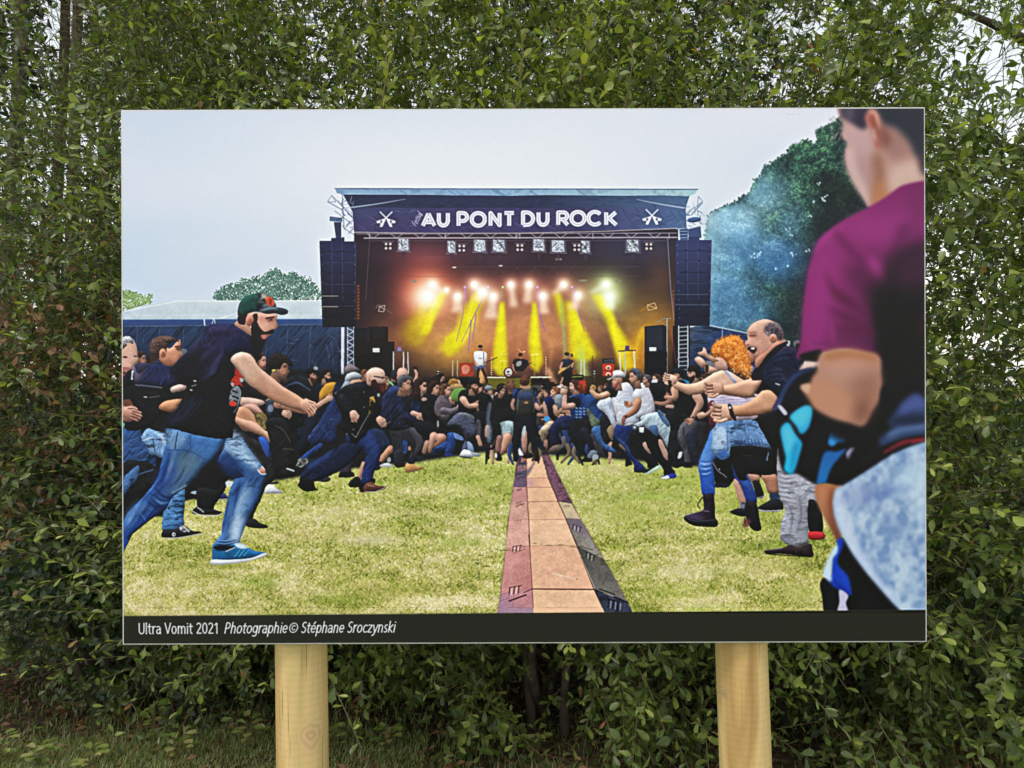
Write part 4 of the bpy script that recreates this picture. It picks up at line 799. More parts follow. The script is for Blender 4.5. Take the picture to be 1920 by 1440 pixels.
fist(742, 718, 90, .9, 'c79c8a', 1); L('790 745 830 720', 1.4, '8a6a5a')
E(640, 345, 28, 34, 'b08674', sh=.3, r=3)
P('612 330 614 280 645 245 700 235 755 250 778 290 780 320 785 345 795 370 775 385 740 395 690 380 660 400 620 385', 'caa394', sh=.5, r=6); E(690, 262, 40, 14, 'ecd8cc', bl=2, a=.7)
P('612 330 625 300 655 300 660 340 640 380 620 380', 'a98272', bl=2, a=.7)
P('655 355 690 340 710 370 745 375 782 382 780 420 775 450 750 470 715 455 680 430 655 400', '33191a', sh=.4, r=4, tx=.4, tk='v'); P('740 385 780 390 778 440 760 468 738 430', '6a3428', bl=2, a=.8)
L('680 312 775 325', 2, '3a2a28', k=0); E(755, 328, 14, 8, '5a3c34', a=.8); E(640, 345, 12, 18, 'b98e7c', sh=.3); E(638, 350, 6, 9, '7a5648')
E(720, 480, 12, 16, 'b8bcc4', a=.8)
# ---------------- left foreground group ----------------
O(220, 780)
P('48 90 430 90 700 200 1050 190 1130 300 1180 420 1000 560 940 700 760 760 700 740 600 760 500 900 300 900 48 1020', '17181d', k=0, sh=.2, r=6, bl=1.5)
# background man with ear plug, dark trousers
O(220, 500)
head(215, 830, 130, 1, '9a7468', '3a2c2c', style='hair'); 
head(1290, 850, 150, 1, 'c09082', '4a3a34', style='long', mouth=1)
P('1130 1010 1200 1000 1330 1050 1350 1200 1340 1380 1120 1340 1100 1150', '1a1b22', sh=.3, r=5, tx=.2)
P('1420 1010 1560 1000 1700 1080 1760 1200 1680 1300 1650 1440 1300 1440 1360 1200', '16171d', sh=.35, r=6, tx=.25)
P('1510 1060 1580 980 1700 990 1760 1120 1790 1220 1700 1160 1600 1100', '1b1d26', sh=.4, r=5, tx=.3); L('1510 1080 1620 1040 1740 1110', [2, 4, 2], '4e5f84', a=.7, bl=1)
head(1470, 905, 215, 1, 'a57764', '241f1f', rot=.18, beard=None); P('1345 900 1350 830 1400 785 1480 780 1550 820 1585 880 1560 900 1500 860 1460 920 1420 900 1390 930', '221d1e', sh=.4, r=4, n=.4)
P('1480 1000 1540 1000 1530 1040 1490 1040 1440 980', '4a3430', a=.7, bl=1.5); E(1410, 930, 20, 9, 'd8d060')
# hanging fists
P('1100 1180 1200 1175 1330 1210 1310 1240 1230 1260 1120 1250', 'c39c90', sh=.4, r=4); P('1120 1250 1230 1230 1300 1290 1320 1330 1270 1340 1200 1300 1140 1290', 'b98a7e', sh=.5, r=4); L('1240 1290 1290 1340', 2, '8a5a50', a=.6)
P('1060 1300 1110 1255 1200 1290 1300 1440 1160 1480 1080 1400', 'b88468', sh=.45, r=6); P('1230 1330 1330 1320 1360 1440 1300 1450', '7a6a44', tx=.8)
P('1330 1190 1440 1150 1430 1250 1390 1330 1350 1330 1340 1250', '3a4256', sh=.4, r=4, tx=.5); L('1340 1200 1430 1160', 2, 'c8b070', a=.8); E(1380, 1270, 26, 34, '9fb0c8', a=.5, tx=.5)
L('1430 1240 1560 1270 1700 1300', [11, 12, 11], 'b07f6a', sh=.45, r=4); fist(1462, 1215, 80, -1.3, 'b98a78'); fist(1528, 1325, 84, .4, 'c49a88'); L('1790 1260 1850 1220 1920 1180', [9, 8, 10], 'c39a86', sh=.4)
O(220, 780)
P('1050 0 1120 20 1250 60 1340 130 1440 150 1475 195 1420 245 1370 235 1330 190 1180 130 1080 70', 'b98a74', sh=.5, r=6, g=('c99c88', 1100, 20, 1450, 200)); L('1380 200 1450 215', 1.2, '8a5c4c', a=.8); L('1370 215 1420 240', 1.2, '8a5c4c', a=.8)
P('1110 110 1180 180 1280 230 1380 340 1430 480 1420 560 1340 640 1290 760 1240 860 1210 950 1150 970 1180 840 1240 700 1300 560 1310 470 1180 300', '26272d', sh=.5, r=6, tx=.15)
P('1270 190 1340 195 1370 260 1365 370 1330 330', '2f55a8', sh=.3); P('1370 310 1420 330 1430 360 1380 360', '1f2c50')
P('1340 40 1500 20 1570 180 1600 330 1560 480 1440 560 1400 400 1380 240', '1c1d20', sh=.4, r=6, tx=.45, tk='d'); L('1420 80 1500 130 1560 230', 2, '55564e', a=.6); L('1500 290 1590 300', 3, '4a4a44', a=.6)
P('1145 960 1230 920 1290 960 1350 980 1345 1005 1200 1000', '22232a', sh=.4, r=3)
P('1325 680 1350 620 1400 615 1440 655 1480 675 1470 692 1330 692', 'c7ccd8', sh=.4, r=3); P('1370 600 1440 585 1450 605 1380 612', '2a3040')
P('1480 520 1520 470 1600 470 1600 540 1500 545', '1a1b20', sh=.3); L('1530 470 1590 490', 3, 'b8c4d0'); P('1610 440 1650 380 1720 380 1700 430 1620 450', 'a2a8a8', tx=.8)
P('980 590 1010 580 1065 600 1050 625 975 630', 'c4ccd4'); P('660 690 700 670 790 680 780 695 720 700', '9ab4c8'); P('880 700 940 680 995 720 980 745 890 745', '2d3c70', sh=.4); L('890 750 990 742', 1.4, 'b8c0cc')
P('730 640 900 660 950 600 980 640 880 800 860 840 740 840 720 760', '1a1b1f', sh=.4, r=5); P('680 850 720 815 790 830 880 840 950 865 900 885 700 880', '1d1e22', sh=.4); L('680 855 760 890 900 893 950 870', 2.4, 'b4b4b0'); L('725 820 780 860', 2.2, 'd0d4d8', a=.8)
# left man's light jeans leg, trainer
P('50 100 200 80 230 200 340 340 350 420 300 520 200 560 60 700', '2f5488', sh=.45, r=7, tx=.5, tk='d', g=('24406c', 50, 300, 300, 500))
P('215 190 270 110 350 130 440 160 460 290 440 400 350 350 300 340 250 240', '6f94c4', sh=.4, r=6, tx=.6, tk='h'); L('230 215 320 190', 2, 'c8d4e8', a=.8); L('320 200 340 310', 1.6, '223a66', a=.8)
for i in range(10): L([360+i*9, 150+i*13, 400+i*8, 165+i*12], 1.4, 'd8e2ee', k=0, a=.7)
P('60 420 200 400 330 440 400 560 340 640 160 700 60 700', '1d1f26', sh=.3, tx=.3); P('60 700 60 560 130 480 200 440 180 560 110 640', '3f6494', tx=.5, sh=.3); L('200 520 320 480', 2.4, '4c6ca0', a=.7)
P('500 700 600 640 612 760 600 900 590 1000 420 1040 415 880 430 800', '4a7ab0', sh=.45, r=7, tx=.55, tk='h'); L('430 990 590 960', 2, '1f3a66', a=.7); L('430 930 600 900', 2, '1f3a66', a=.5)
P('412 1030 440 1015 560 1010 600 980 640 1000 680 1030 745 1035 750 1052 600 1085 415 1090', '23242b', sh=.45, r=4); P('560 1000 600 982 660 1025 590 1040', 'a8adb6', tx=.6); L('415 1095 560 1092 750 1056', 2.2, 'a8a49a'); E(512, 1062, 16, 18, 'd8d8dc'); E(515, 1062, 7, 9, '22232a'); L('600 990 650 1040', 1.4, 'e4e6ea')
O(220, 500)
# ponytail man
P('50 1040 200 1010 480 1060 560 1180 540 1290 400 1320 280 1440 60 1440', '191a20', sh=.4, r=7, tx=.15)
P('130 960 160 890 280 860 400 850 480 920 520 1000 530 1060 400 1080 170 1050', '242b52', sh=.45, r=7, tx=.3, tk='d'); P('130 900 230 880 280 870 240 960 190 1040 140 1000', '5c5474', sh=.4, r=5); P('160 870 290 860 400 840 430 870 300 880 200 960', '3a3850', sh=.3)
P('380 830 440 880 490 900 470 900 400 860', '1c1d26')
P('375 1270 420 1210 520 1190 590 1190 560 1240 540 1300 460 1305', 'b47e5e', sh=.45, r=5); P('480 1090 540 1060 600 1055 625 1080 600 1110 500 1130', 'd0b0a8', sh=.5, r=4); L('560 1100 610 1095', 1, '9a7068')
L('170 1060 280 1070 400 1085', 3, '6c7084', a=.7); E(255, 1168, 18, 7, 'b8a8a0'); L('290 1172 380 1160', 1.8, '70707a', a=.7); L('60 1120 300 1130', [1, 3, 1], '2b2c34', a=.7)
P('370 740 430 720 480 730 560 650 575 720 570 750 595 790 575 815 575 840 555 850 560 870 520 893 450 890 400 860 370 810', 'b98570', sh=.45, r=6); P('450 820 520 850 540 880 470 890 430 860', '8a5c48', a=.6, bl=3)
P('290 790 295 690 340 635 430 615 520 640 560 670 500 670 450 720 440 770 395 740 370 800 340 800', '54423e', sh=.4, r=6, n=.25, tx=.4, tk='h'); P('280 800 340 770 380 810 340 850 270 860', '3a2c28', tx=.4); E(410, 775, 32, 42, 'c08a72', sh=.3, r=4); E(415, 785, 14, 24, '8a5644')
P('525 725 575 715 578 740 550 755', '5a3a30', a=.75, bl=1); L('520 715 572 712', 2, '4a3430'); L('545 835 575 838', 1.6, '7a4438'); E(600, 760, 30, 26, 'a8a49a', a=.5)
# leftmost woman
P('44 660 60 640 100 630 150 660 175 720 185 800 195 840 170 880 140 900 100 940 44 960', 'c9a294', sh=.4, r=5); P('44 640 100 620 150 660 140 690 90 680 60 730 44 730', 'a9a8b4', sh=.4, n=.4); L('44 735 80 700', 3, '22202a')
P('46 780 110 780 115 860 140 890 90 920 46 930', 'd0a298', bl=2); E(70, 810, 22, 9, '4a3438'); E(62, 965, 20, 26, '6a2428'); E(68, 975, 14, 12, 'c87878'); L('150 800 180 800', 2, '3a3038'); P('46 900 130 910 60 940 46 940', 'a87068')
P('44 1000 120 920 150 960 140 1060 44 1060', '1a1a22', sh=.3); L('140 935 130 1010', [3, 2], 'c8ccdc'); E(138, 938, 8, 9, 'e4e6f0'); E(135, 1004, 8, 9, 'd8dae6')
P('40 1210 110 1210 150 1260 160 1340 120 1390 40 1370', 'b07c70', sh=.4); fist(120, 1320, 150, .3, 'b88476', 1); L('140 1310 200 1305', 2, '7a4c44', a=.6); L('130 1345 190 1350', 2, '7a4c44', a=.6); P('50 1200 110 1190 140 1240 60 1250', '6a4434')
P('50 1400 70 1410 60 1440 50 1440', '4fa89c')
# ---------------- cap man ----------------
O(220, 780)
P('600 100 700 130 1030 180 1120 190 1190 290 1300 440 1340 520 1330 560 1270 760 1190 900 1130 1050 1100 1140 1060 1150 880 1190 870 1150 940 1060 950 950 990 780 1010 680 1060 560 1150 540 1100 500 1000 480 900 400 960 290 980 200', '2f568e', sh=.5, r=9, tx=.3, tk='d', g=('41699f', 1000, 300, 1100, 1100), k=0)
P('1040 130 1110 170 1180 290 1290 430 1240 480 1130 400 1000 330 960 280', 'a3c0e0', bl=4, a=.8, tx=.5, tk='h'); P('900 380 1000 340 1120 500 1150 540 1060 560 960 500', '1c3468', bl=4, a=.75)
for i in range(9): L([1000+i*22, 250+i*24, 1080+i*18, 275+i*20], [1, 3.4, 1], 'b4cbe8' if i % 2 else '24509c', a=.7, bl=.8)
P('1270 490 1310 450 1340 520 1280 510', 'c08a80', sh=.3); L('1265 480 1300 520 1340 520', 1.6, 'dfe6f2'); L('1300 450 1330 480', 1.4, 'dfe6f2')
P('1040 820 1120 700 1200 620 1190 760 1130 900 1080 1130 1020 1120 1030 950', 'a4bfdc', bl=5, a=.55); L('1120 600 1060 760 1000 1000', [2, 8, 3], '1c4a9c', a=.45, bl=4); P('1050 950 1130 900 1100 1130 1030 1120', 'c0d0e4', bl=5, a=.65)
for i in range(6): L([900, 1110+i*14, 980, 1120+i*13, 1080, 1100+i*12], [1, 2.4, 1], '16305e' if i % 2 else '6a92c8', a=.7)
P('440 100 560 120 700 160 900 190 960 210 940 290 850 390 760 470 700 560 620 640 500 720 440 840 300 930 140 1060 100 1140 60 1220 48 1230 48 960 100 860 220 740 330 610 370 540 400 400 430 300 450 210', '2f588f', sh=.5, r=9, tx=.3, tk='d', k=0, g=('274f92', 500, 300, 200, 900))
P('560 330 760 330 740 450 640 560 560 640 460 700 380 680 470 560 520 430', '5c7686', bl=8, a=.75); P('380 480 500 400 520 560 420 700 350 640', '1e3c86', bl=8, a=.7)
P('440 110 560 130 640 200 500 310 450 230', '88acd4', bl=4, a=.7, tx=.5); L('545 140 520 290', 1.6, '1a2c5c'); L('660 170 660 270', 1.6, '1a2c5c', a=.8); L('450 300 640 310 800 390', 1.8, '1f3c78', a=.8); L('660 235 760 245 940 290', 1.4, '1c3870', a=.7)
P('640 170 900 210 840 380 700 330', '4a80c4', bl=7, a=.55); L('500 690 620 620', 3, 'b8cce4', a=.6, bl=1.5)
for s in ('470 330 440 480 400 600', '620 420 560 560 470 640', '960 300 1060 420 1140 500', '560 650 470 740 380 800', '1110 560 1080 700 1040 900', '1010 680 990 820 960 980', '420 620 350 700 270 760'): L(s, [1, 4, 1], '16305e', a=.6, bl=1.4)
for s in ('520 300 480 460 430 600', '1180 580 1120 720 1080 880', '180 820 120 920 80 1020', '1060 240 1160 360 1260 450'): L(s, [1, 5, 1], 'a8c4e4', a=.5, bl=1.6)
for s in ('300 690 360 740 430 760', '310 740 380 800 470 790', '270 760 340 810 420 830', '340 640 420 720 520 730'): L(s, [1, 5, 1], '142a5c', a=.85, bl=1.2)
L('320 720 400 780 480 770', [1, 4, 1], '6f9ad4', a=.7, bl=1.5); P('60 900 200 760 260 800 140 920 70 1000', '6c98cc', bl=6, a=.6); P('48 1130 100 1110 60 1215 48 1230', '1f4a94', bl=1)
# blue trainer
P('870 1150 960 1180 1060 1140 1130 1150 1180 1180 1240 1210 1330 1225 1335 1250 1200 1290 1000 1310 870 1320 858 1270', '1d6494', sh=.45, r=5, tx=.15); P('855 1290 1000 1290 1200 1275 1330 1228 1338 1255 1200 1300 1040 1325 860 1335', 'd0d6de', sh=.3, r=3); P('1060 1145 1120 1142 1180 1180 1120 1190 1070 1170', 'c4d4e2', bl=1.2)
for i in range(3): L([1060+i*42, 1262-i*6, 1105+i*42, 1205-i*2], 2.2, '3f90b8', k=0)
P('880 1165 1050 1165 1060 1175 1000 1205 900 1205', '101828', bl=1.2); L('980 1215 1060 1180', 1.4, 'e0e4ea')
O(220, 500)
# torso: black shirt and navy sleeveless hoodie
P('960 760 1070 900 1120 960 1130 1080 1100 1250 1070 1330 1050 1440 1040 1540 900 1545 700 1510 560 1470 430 1435 470 1370 560 1240 620 1120 640 900', '16171b', sh=.35, r=8, tx=.08, k=0)
P('480 930 620 770 760 640 785 560 820 525 900 508 1040 515 1160 580 1290 640 1320 690 1280 780 1250 860 1200 800 1180 720 1100 700 1020 720 980 800 940 880 880 990 740 1000 640 1060 560 1040', '26254a', sh=.45, r=7, tx=.35, tk='d', g=('191a26', 900, 640, 620, 1000))
P('500 930 640 790 760 760 800 860 740 980 640 1040 560 1020', '15161d', bl=6, a=.7); P('740 1000 820 960 900 870 870 960 800 1000', '3a3a66', bl=2, a=.8)
P('560 1240 720 1160 760 1180 700 1300 560 1400 470 1440 430 1430', '22263e', bl=3, a=.9, tx=.4, tk='d'); P('1190 620 1290 640 1320 680 1290 790 1260 860 1210 760', '131318', bl=2)
for s, c_ in (('790 600 860 560 1000 570 1100 620', '3e3c68'), ('800 640 900 600 1020 610', '15152a'), ('830 560 960 540 1080 570', '4a4676'), ('760 720 820 700 900 740', '3d3c68'), ('740 860 800 780 880 720', '40406c'), ('780 900 860 800 930 740', '12132a'), ('820 940 900 840 960 740', '4a4a78'), ('1000 560 1100 590 1200 640', '14142a')): L(s, [1, 5, 1], c_, a=.7, bl=1.6)
P('960 760 1000 660 1060 620 1130 630 1180 690 1210 790 1160 775 1090 768 1040 800 1015 840', '141a3a', sh=.4, r=6, tx=.2)
# print on the shirt: red beast and grey skull shape
P('1060 900 1100 930 1130 990 1110 1030 1140 1080 1100 1060 1040 1080 1020 1030 1060 970', 'a83226', k=0, tx=.8); P('1030 1100 1080 1070 1115 1110 1110 1190 1070 1250 1010 1230 1015 1150', '6d727c', tx=.7, sh=.2); E(1040, 1230, 30, 26, 'c2392c', tx=.5); L('1040 1110 1080 1130', 3, '24242c'); L('1040 1160 1090 1180', 3, '24242c'); L('1050 1200 1080 1215', 2.5, '24242c'); P('1100 1000 1140 1010 1120 1040', 'a8a8ac'); P('1020 1050 1045 1040 1050 1080', '9a9a9e'); L('1090 1080 1110 1150 1080 1260 1050 1310', 2, '8a8c92', a=.7)
E(700, 1025, 14, 8, 'c8b8b0'); L('670 1075 710 1060', 1.4, 'a89890'); E(665, 1105, 12, 7, 'c8c0b8')
# arm
P('1020 835 1060 785 1120 765 1190 780 1235 830 1290 910 1400 1000 1500 1080 1600 1140 1680 1190 1750 1210 1785 1260 1775 1330 1740 1350 1715 1320 1640 1290 1560 1270 1480 1240 1380 1190 1260 1110 1180 1050 1130 990 1080 920', 'c8a494', sh=.5, r=8, g=('bd8c74', 1100, 800, 1500, 1200))
P('1180 1000 1260 980 1400 1080 1560 1180 1640 1230 1560 1260 1400 1190 1240 1080', 'a8765e', bl=7, a=.55); E(1200, 990, 40, 26, 'e0bca8', bl=6, a=.6)
fist(1722, 1262, 150, .75, 'c59480'); L('1700 1290 1720 1340', 1.4, '8a5444', a=.8); L('1740 1240 1780 1300', 1.6, 'dcb09c', a=.7); L('1730 1300 1765 1345', 1.6, '8a5444', a=.7)
# head
P('1055 515 1100 470 1160 440 1200 540 1215 620 1130 570', 'b98c7c', sh=.3, r=5)
P('1150 420 1240 410 1430 425 1432 470 1436 500 1450 540 1412 558 1400 575 1395 600 1330 640 1260 600 1200 560 1165 500', 'bd8c7c', sh=.4, r=6)
E(1330, 520, 50, 34, 'd0a090', bl=4, a=.7); E(1400, 540, 26, 18, 'd49c8c', bl=2, a=.8)
P('1090 440 1170 418 1155 500 1140 520 1090 505', '251f22', n=.3); P('1220 430 1260 420 1262 480 1240 500 1225 480', '2a2022')
E(1192, 480, 36, 52, 'c48a7a', sh=.4, r=5); E(1200, 490, 18, 30, '8a4e44', bl=2); E(1205, 540, 12, 9, 'd8c4b8')
P('1215 500 1245 480 1262 500 1285 545 1330 582 1400 560 1412 575 1395 600 1340 610 1336 650 1325 690 1300 720 1262 700 1215 640 1205 560', '1d181b', sh=.3, r=5, n=.4)
P('1296 606 1336 598 1342 640 1312 650 1296 630', 'b8706a', bl=1.2); L('1300 604 1345 598', 2.4, '2a1618'); P('1345 470 1400 458 1405 482 1360 490', '6a4038', bl=1.6); L('1340 462 1410 450', 3, '3a2420', bl=1); E(1385, 474, 8, 6, '1a1214')
P('1095 445 1092 350 1140 275 1230 240 1310 238 1370 262 1410 310 1428 365 1340 400 1220 405', '1f4742', sh=.45, r=7, tx=.1)
P('1255 245 1330 238 1385 272 1418 345 1340 378 1290 350 1270 300', '5c6468', bl=2, tx=.8); P('1335 272 1390 275 1412 330 1380 355 1340 320', 'cc5c40', tx=.4); P('1250 330 1300 345 1340 385 1260 395', '2a3352', bl=2, tx=.6); P('1300 250 1340 246 1350 270 1310 275', 'c0b8a4', bl=2, tx=.5)
P('1280 392 1380 358 1440 362 1500 372 1536 392 1530 420 1480 432 1420 418 1340 422', '2c3c46', sh=.5, r=4, tx=.15); L('1290 392 1380 370 1440 372', 4, '8f9a9c', bl=1.5, a=.7); L('1230 250 1200 320 1210 400', 1, '153430', a=.7)
# ---------------- right foreground group ----------------
O(1140, 780)
P('930 60 1130 250 1500 300 1530 560 1480 560 1300 540 1220 560 1130 580 1100 620 980 640 930 480 860 400 930 300', '141519', k=0, sh=.2, r=6, bl=1)
L('930 380 980 480 1070 550', 1.6, '9a9ca8', a=.8); E(1005, 480, 6, 6, 'c8ccd8'); P('960 610 1080 605 1085 640 970 640', '1e2434')
# redhead
P('1255 520 1350 520 1370 590 1300 600', 'a87868', sh=.4); P('1300 590 1360 590 1405 720 1340 735 1320 660', '1f1e22', sh=.3); L('1350 735 1410 722', 2, '8a8c94')
P('1385 530 1520 530 1540 700 1450 700 1420 620', 'a4735f', sh=.5, r=6); P('1460 700 1540 700 1550 760 1470 770', '33405c', tx=.4)
P('1345 830 1440 770 1480 750 1560 760 1570 850 1420 862', '1e2026', sh=.4, r=4); L('1348 842 1430 856 1568 850', 3, 'a0a2a4')
P('930 130 1000 110 1100 250 1060 380 950 400 960 560 958 715 856 715 830 560 815 450 850 330 900 210', '2c5cae', sh=.5, r=8, g=('2452ae', 850, 500, 950, 650))
P('860 340 920 200 940 200 920 380 850 500 830 430', '8cb4e6', bl=7, a=.65)
for i in range(7): L([826+i*3, 400+i*24, 880, 412+i*22, 930, 404+i*20], [1, 2.8, 1], 'a8c6ee' if i % 2 else '1c4696', a=.65, bl=.8)
P('1115 380 1160 380 1260 540 1290 600 1330 700 1335 785 1240 785 1190 640 1140 560', '263f88', sh=.5, r=7, tx=.2); P('1170 590 1260 560 1300 640 1240 640', '4a78cc', bl=5, a=.5)
P('1130 580 1180 600 1245 780 1190 790', 'bd9080', sh=.4, r=4); P('1190 785 1245 785 1240 850 1200 850', '6a6c80', tx=.5); P('1100 865 1180 830 1240 850 1240 900 1180 900', '1c1e28', sh=.4)
P('858 715 950 712 965 900 980 990 870 995 800 985 695 940 690 905 760 880 850 850 865 800', '251d28', sh=.5, r=6); P('700 890 780 880 850 905 880 930 790 940', '55486a', bl=3, a=.8); P('693 905 760 940 870 935 975 930 980 995 870 995 770 985 700 945', '17181f', sh=.3, r=3); L('700 910 780 945 960 935', 1.4, '4a4a5c'); L('850 730 810 800 830 830', 1.6, '14141a'); L('850 850 910 860', 2, '6a5a74'); 
P('1240 785 1335 785 1365 930 1380 1020 1330 1035 1280 1000 1240 900', '1f1b22', sh=.45, r=5, tx=.2); P('1210 990 1240 920 1290 950 1250 1000', '6a3c40', bl=1.5, a=.8); L('1232 910 1235 970', 1.4, '2a2a30')
P('1100 280 1300 270 1470 290 1500 330 1500 520 1260 522 1250 575 1170 560 1110 400', '16171a', sh=.25, r=8); L('1210 350 1300 360', 1, '3a3a3c'); L('1445 330 1430 400', 2.4, '7088b4', a=.8)
P('960 40 1100 10 1340 20 1400 130 1480 285 1350 275 1180 268 1100 290 1095 360 1030 395 980 360 935 320 940 200', '6488ba', sh=.35, r=8, tx=.5, tk='h')
P('950 110 1040 90 1075 180 1060 270 960 300', 'b8cae2', bl=5, a=.75, tx=.4); P('990 320 1050 310 1090 350 1030 392', '2c589c', bl=2, tx=.5, a=.8); L('1075 130 1080 270', 2, '3a64a4', a=.7); L('1230 60 1250 250', 2, '2f5896', a=.7); L('1130 255 1380 250', 2, '24467e', a=.7, tx=.4); L('1180 100 1330 130', [1, 4, 1], '34609c', a=.6, bl=1); L('1100 60 1330 50', [1, 3, 1], '34609c', a=.6, bl=1)
for i in range(9): L([1140+i*30, 215-i % 3*4, 1145+i*32, 255], 1.5, '1e3c74', a=.7)
O(1140, 580)
P('900 780 960 760 1100 770 1330 760 1345 800 1280 900 1350 960 1330 990 1120 1000 980 1000 920 900', 'bfb3d2', sh=.4, r=7, tx=.15, tk='h')
for i in range(7): L([930+i*8, 800+i*24, 1080, 790+i*26, 1290-i*6, 775+i*27], 1.1, '6f6590', a=.5)
P('900 860 960 830 975 1000 960 1060 915 1050', '5c2a40', sh=.3)
P('590 640 700 670 800 660 880 620 960 570 1050 545 1150 590 1230 640 1300 620 1320 740 1140 780 980 760 900 740 840 760 740 770 660 740 590 700', 'c69a84', sh=.45, r=9, g=('d2a892', 600, 650, 1000, 600)); P('700 740 850 720 960 680 1100 720 1280 740 1140 775 980 758 880 735 740 768', 'a87860', bl=7, a=.5); P('1180 600 1270 620 1290 700 1200 720', 'b0806a', bl=5, a=.5)
P('1030 540 1070 545 1120 600 1160 650 1130 660 1080 600', 'cfc6de', sh=.4, r=3); L('1050 545 1100 600 1145 655', 1, '8478a0', a=.7)
fist(560, 628, 120, 3.3, 'd4aa96'); P('545 640 575 650 570 700 550 690', '241f24')
P('975 530 960 450 990 420 1060 460 1080 540 1040 550', 'c79a8c', sh=.3, r=4); L('960 450 990 465', 2, '3a2c2c'); P('880 500 940 520 1000 545 960 570 890 580 870 540', 'c89c88', sh=.4, r=4)
P('810 390 850 375 860 340 885 360 900 400 950 430 970 440 965 480 920 460 860 420 820 415', 'cba08e', sh=.5, r=4); P('780 450 820 425 870 460 885 500 850 530 820 500', 'd0a494', sh=.5, r=4); P('880 500 910 510 900 570 875 560', '5a4630', tx=.5)
P('945 420 930 360 960 310 1020 270 1100 240 1180 245 1230 310 1260 390 1290 500 1290 590 1240 620 1200 580 1150 560 1100 530 1070 470 1010 430', 'cc7a30', sh=.4, r=9, bl=1.2)
gh = np.random.default_rng(61)
hair_m = raster([smooth(S('935 430 925 360 955 300 1020 262 1100 232 1185 240 1240 310 1268 390 1298 500 1298 600 1240 632 1190 590 1140 565 1090 530 1060 470 1000 440'))], 3)
for i in range(520):
    x = gh.uniform(925, 1300); y = gh.uniform(232, 630); q = S([x, y])[0]
    yy_, xx_ = int(q[1])-hair_m[2], int(q[0])-hair_m[1]
    if not (0 <= yy_ < hair_m[0].shape[0] and 0 <= xx_ < hair_m[0].shape[1]) or hair_m[0][yy_, xx_] < .5: continue
    a_ = gh.uniform(0, 6.28); r_ = gh.uniform(8, 16)
    L([x, y, x+r_*math.cos(a_), y+r_*math.sin(a_), x+r_*math.cos(a_+1.4)*1.5, y+r_*math.sin(a_+1.4)*1.5], [.6, 1.5, .6], gh.choice(['e89c4c','f4b870','9c4c1c','dc8838','b8642a','f8ca90']), a=.8)
for i in range(40):
    a_ = gh.uniform(2.2, 6.6); L([1110+165*math.cos(a_), 400+150*math.sin(a_), 1110+190*math.cos(a_+.1), 400+178*math.sin(a_+.1)], .8, 'cc7a34', a=.6)
E(1055, 487, 10, 20, 'c8c0b8', a=.8); E(1056, 487, 7, 16, 'c79a8c')
# laughing man
O(1140, 580)
P('1320 540 1360 470 1440 400 1520 340 1590 290 1640 320 1720 360 1760 420 1760 560 1700 700 1620 760 1560 790 1480 760 1400 720 1380 760 1340 750 1310 660 1290 600', '131520', sh=.45, r=8, tx=.15)
P('1420 470 1500 400 1620 350 1740 400 1760 520 1700 640 1600 740 1530 770 1460 720 1400 700 1395 580', '171d36', sh=.4, r=7, tx=.4, tk='e')
for s in ('1450 560 1520 540 1600 560', '1440 600 1530 580 1620 610', '1460 640 1560 620 1650 640', '1480 480 1560 440 1640 440', '1500 420 1580 390 1660 390'): L(s, [1, 4, 1], '3a4568', a=.6, bl=1.2)
P('1530 400 1600 330 1700 360 1720 380 1620 350 1560 380', '4a3a54', bl=1, a=.8); P('1600 290 1640 285 1635 330 1610 325', 'c8ccd8', a=.8); L('1510 668 1545 680', 2, 'd8dce4')
P('1300 1000 1500 900 1560 980 1560 1240 1480 1250 1400 1120 1340 1010', '15161b', sh=.3, r=6, tx=.1)
P('1390 640 1350 720 1320 770 1330 790 1240 800 1140 782 1040 760 1000 740 1010 690 1140 670 1260 630 1290 640', 'be8f78', sh=.5, r=7, k=0) ; fist(955, 718, 165, 3.05, 'c0907c'); L('1020 740 1200 770 1320 775', [2, 5, 3], '96664e', a=.55, bl=3)
P('1380 740 1440 725 1500 760 1550 830 1540 890 1440 930 1300 960 1180 965 1120 960 1090 920 1110 870 1200 860 1320 800', 'bf8c70', sh=.5, r=9); L('1150 945 1300 945 1480 905', [3, 9, 4], '8a573e', a=.5, bl=4); L('1180 880 1340 830 1440 760', [3, 8, 3], 'd8ac92', a=.5, bl=4)
fist(1030, 928, 205, 3.2, 'c89a86'); P('800 950 850 920 880 930 950 880 960 900 890 960 830 990', 'c49884', sh=.5, r=4)

P('1080 865 1110 860 1140 960 1110 970', '22242c', sh=.4); E(1098, 885, 14, 12, 'b8bcc8'); P('1125 965 1150 960 1155 1000 1135 1000', '16171c')
P('1255 245 1262 180 1310 125 1400 90 1470 100 1540 140 1575 200 1580 260 1560 290 1500 340 1440 400 1370 450 1330 440 1290 400 1300 370 1270 340 1245 330 1235 300 1262 270', 'c29484', sh=.4, r=9)
P('1500 300 1590 270 1600 310 1500 370 1420 440 1340 530 1330 450 1420 380', 'b4806c', sh=.3, r=5)
L('1612 300 1530 352 1450 430 1375 520', [5, 10, 10, 6], '14161f', bl=1); L('1560 320 1480 385', 1.6, '3a4058', a=.6)
P('1420 150 1470 115 1530 130 1575 190 1585 260 1540 285 1500 230 1450 240 1410 200', '564c56', sh=.3, r=5, n=.5, bl=2); E(1440, 215, 22, 26, 'a8a0a4', bl=2, a=.75, n=.4)
E(1488, 262, 34, 42, 'c4907e', sh=.4, r=4); E(1485, 268, 14, 24, '94604e', bl=1.5); E(1340, 140, 60, 26, 'e8ccc0', bl=5, a=.7)
P('1262 225 1330 215 1340 240 1290 250', '7e5248', bl=2.5, a=.7); L('1270 212 1340 205', 2.4, '8a6a60', bl=1.2, a=.8); L('1275 240 1330 238', 1.4, '3a2422', a=.9)
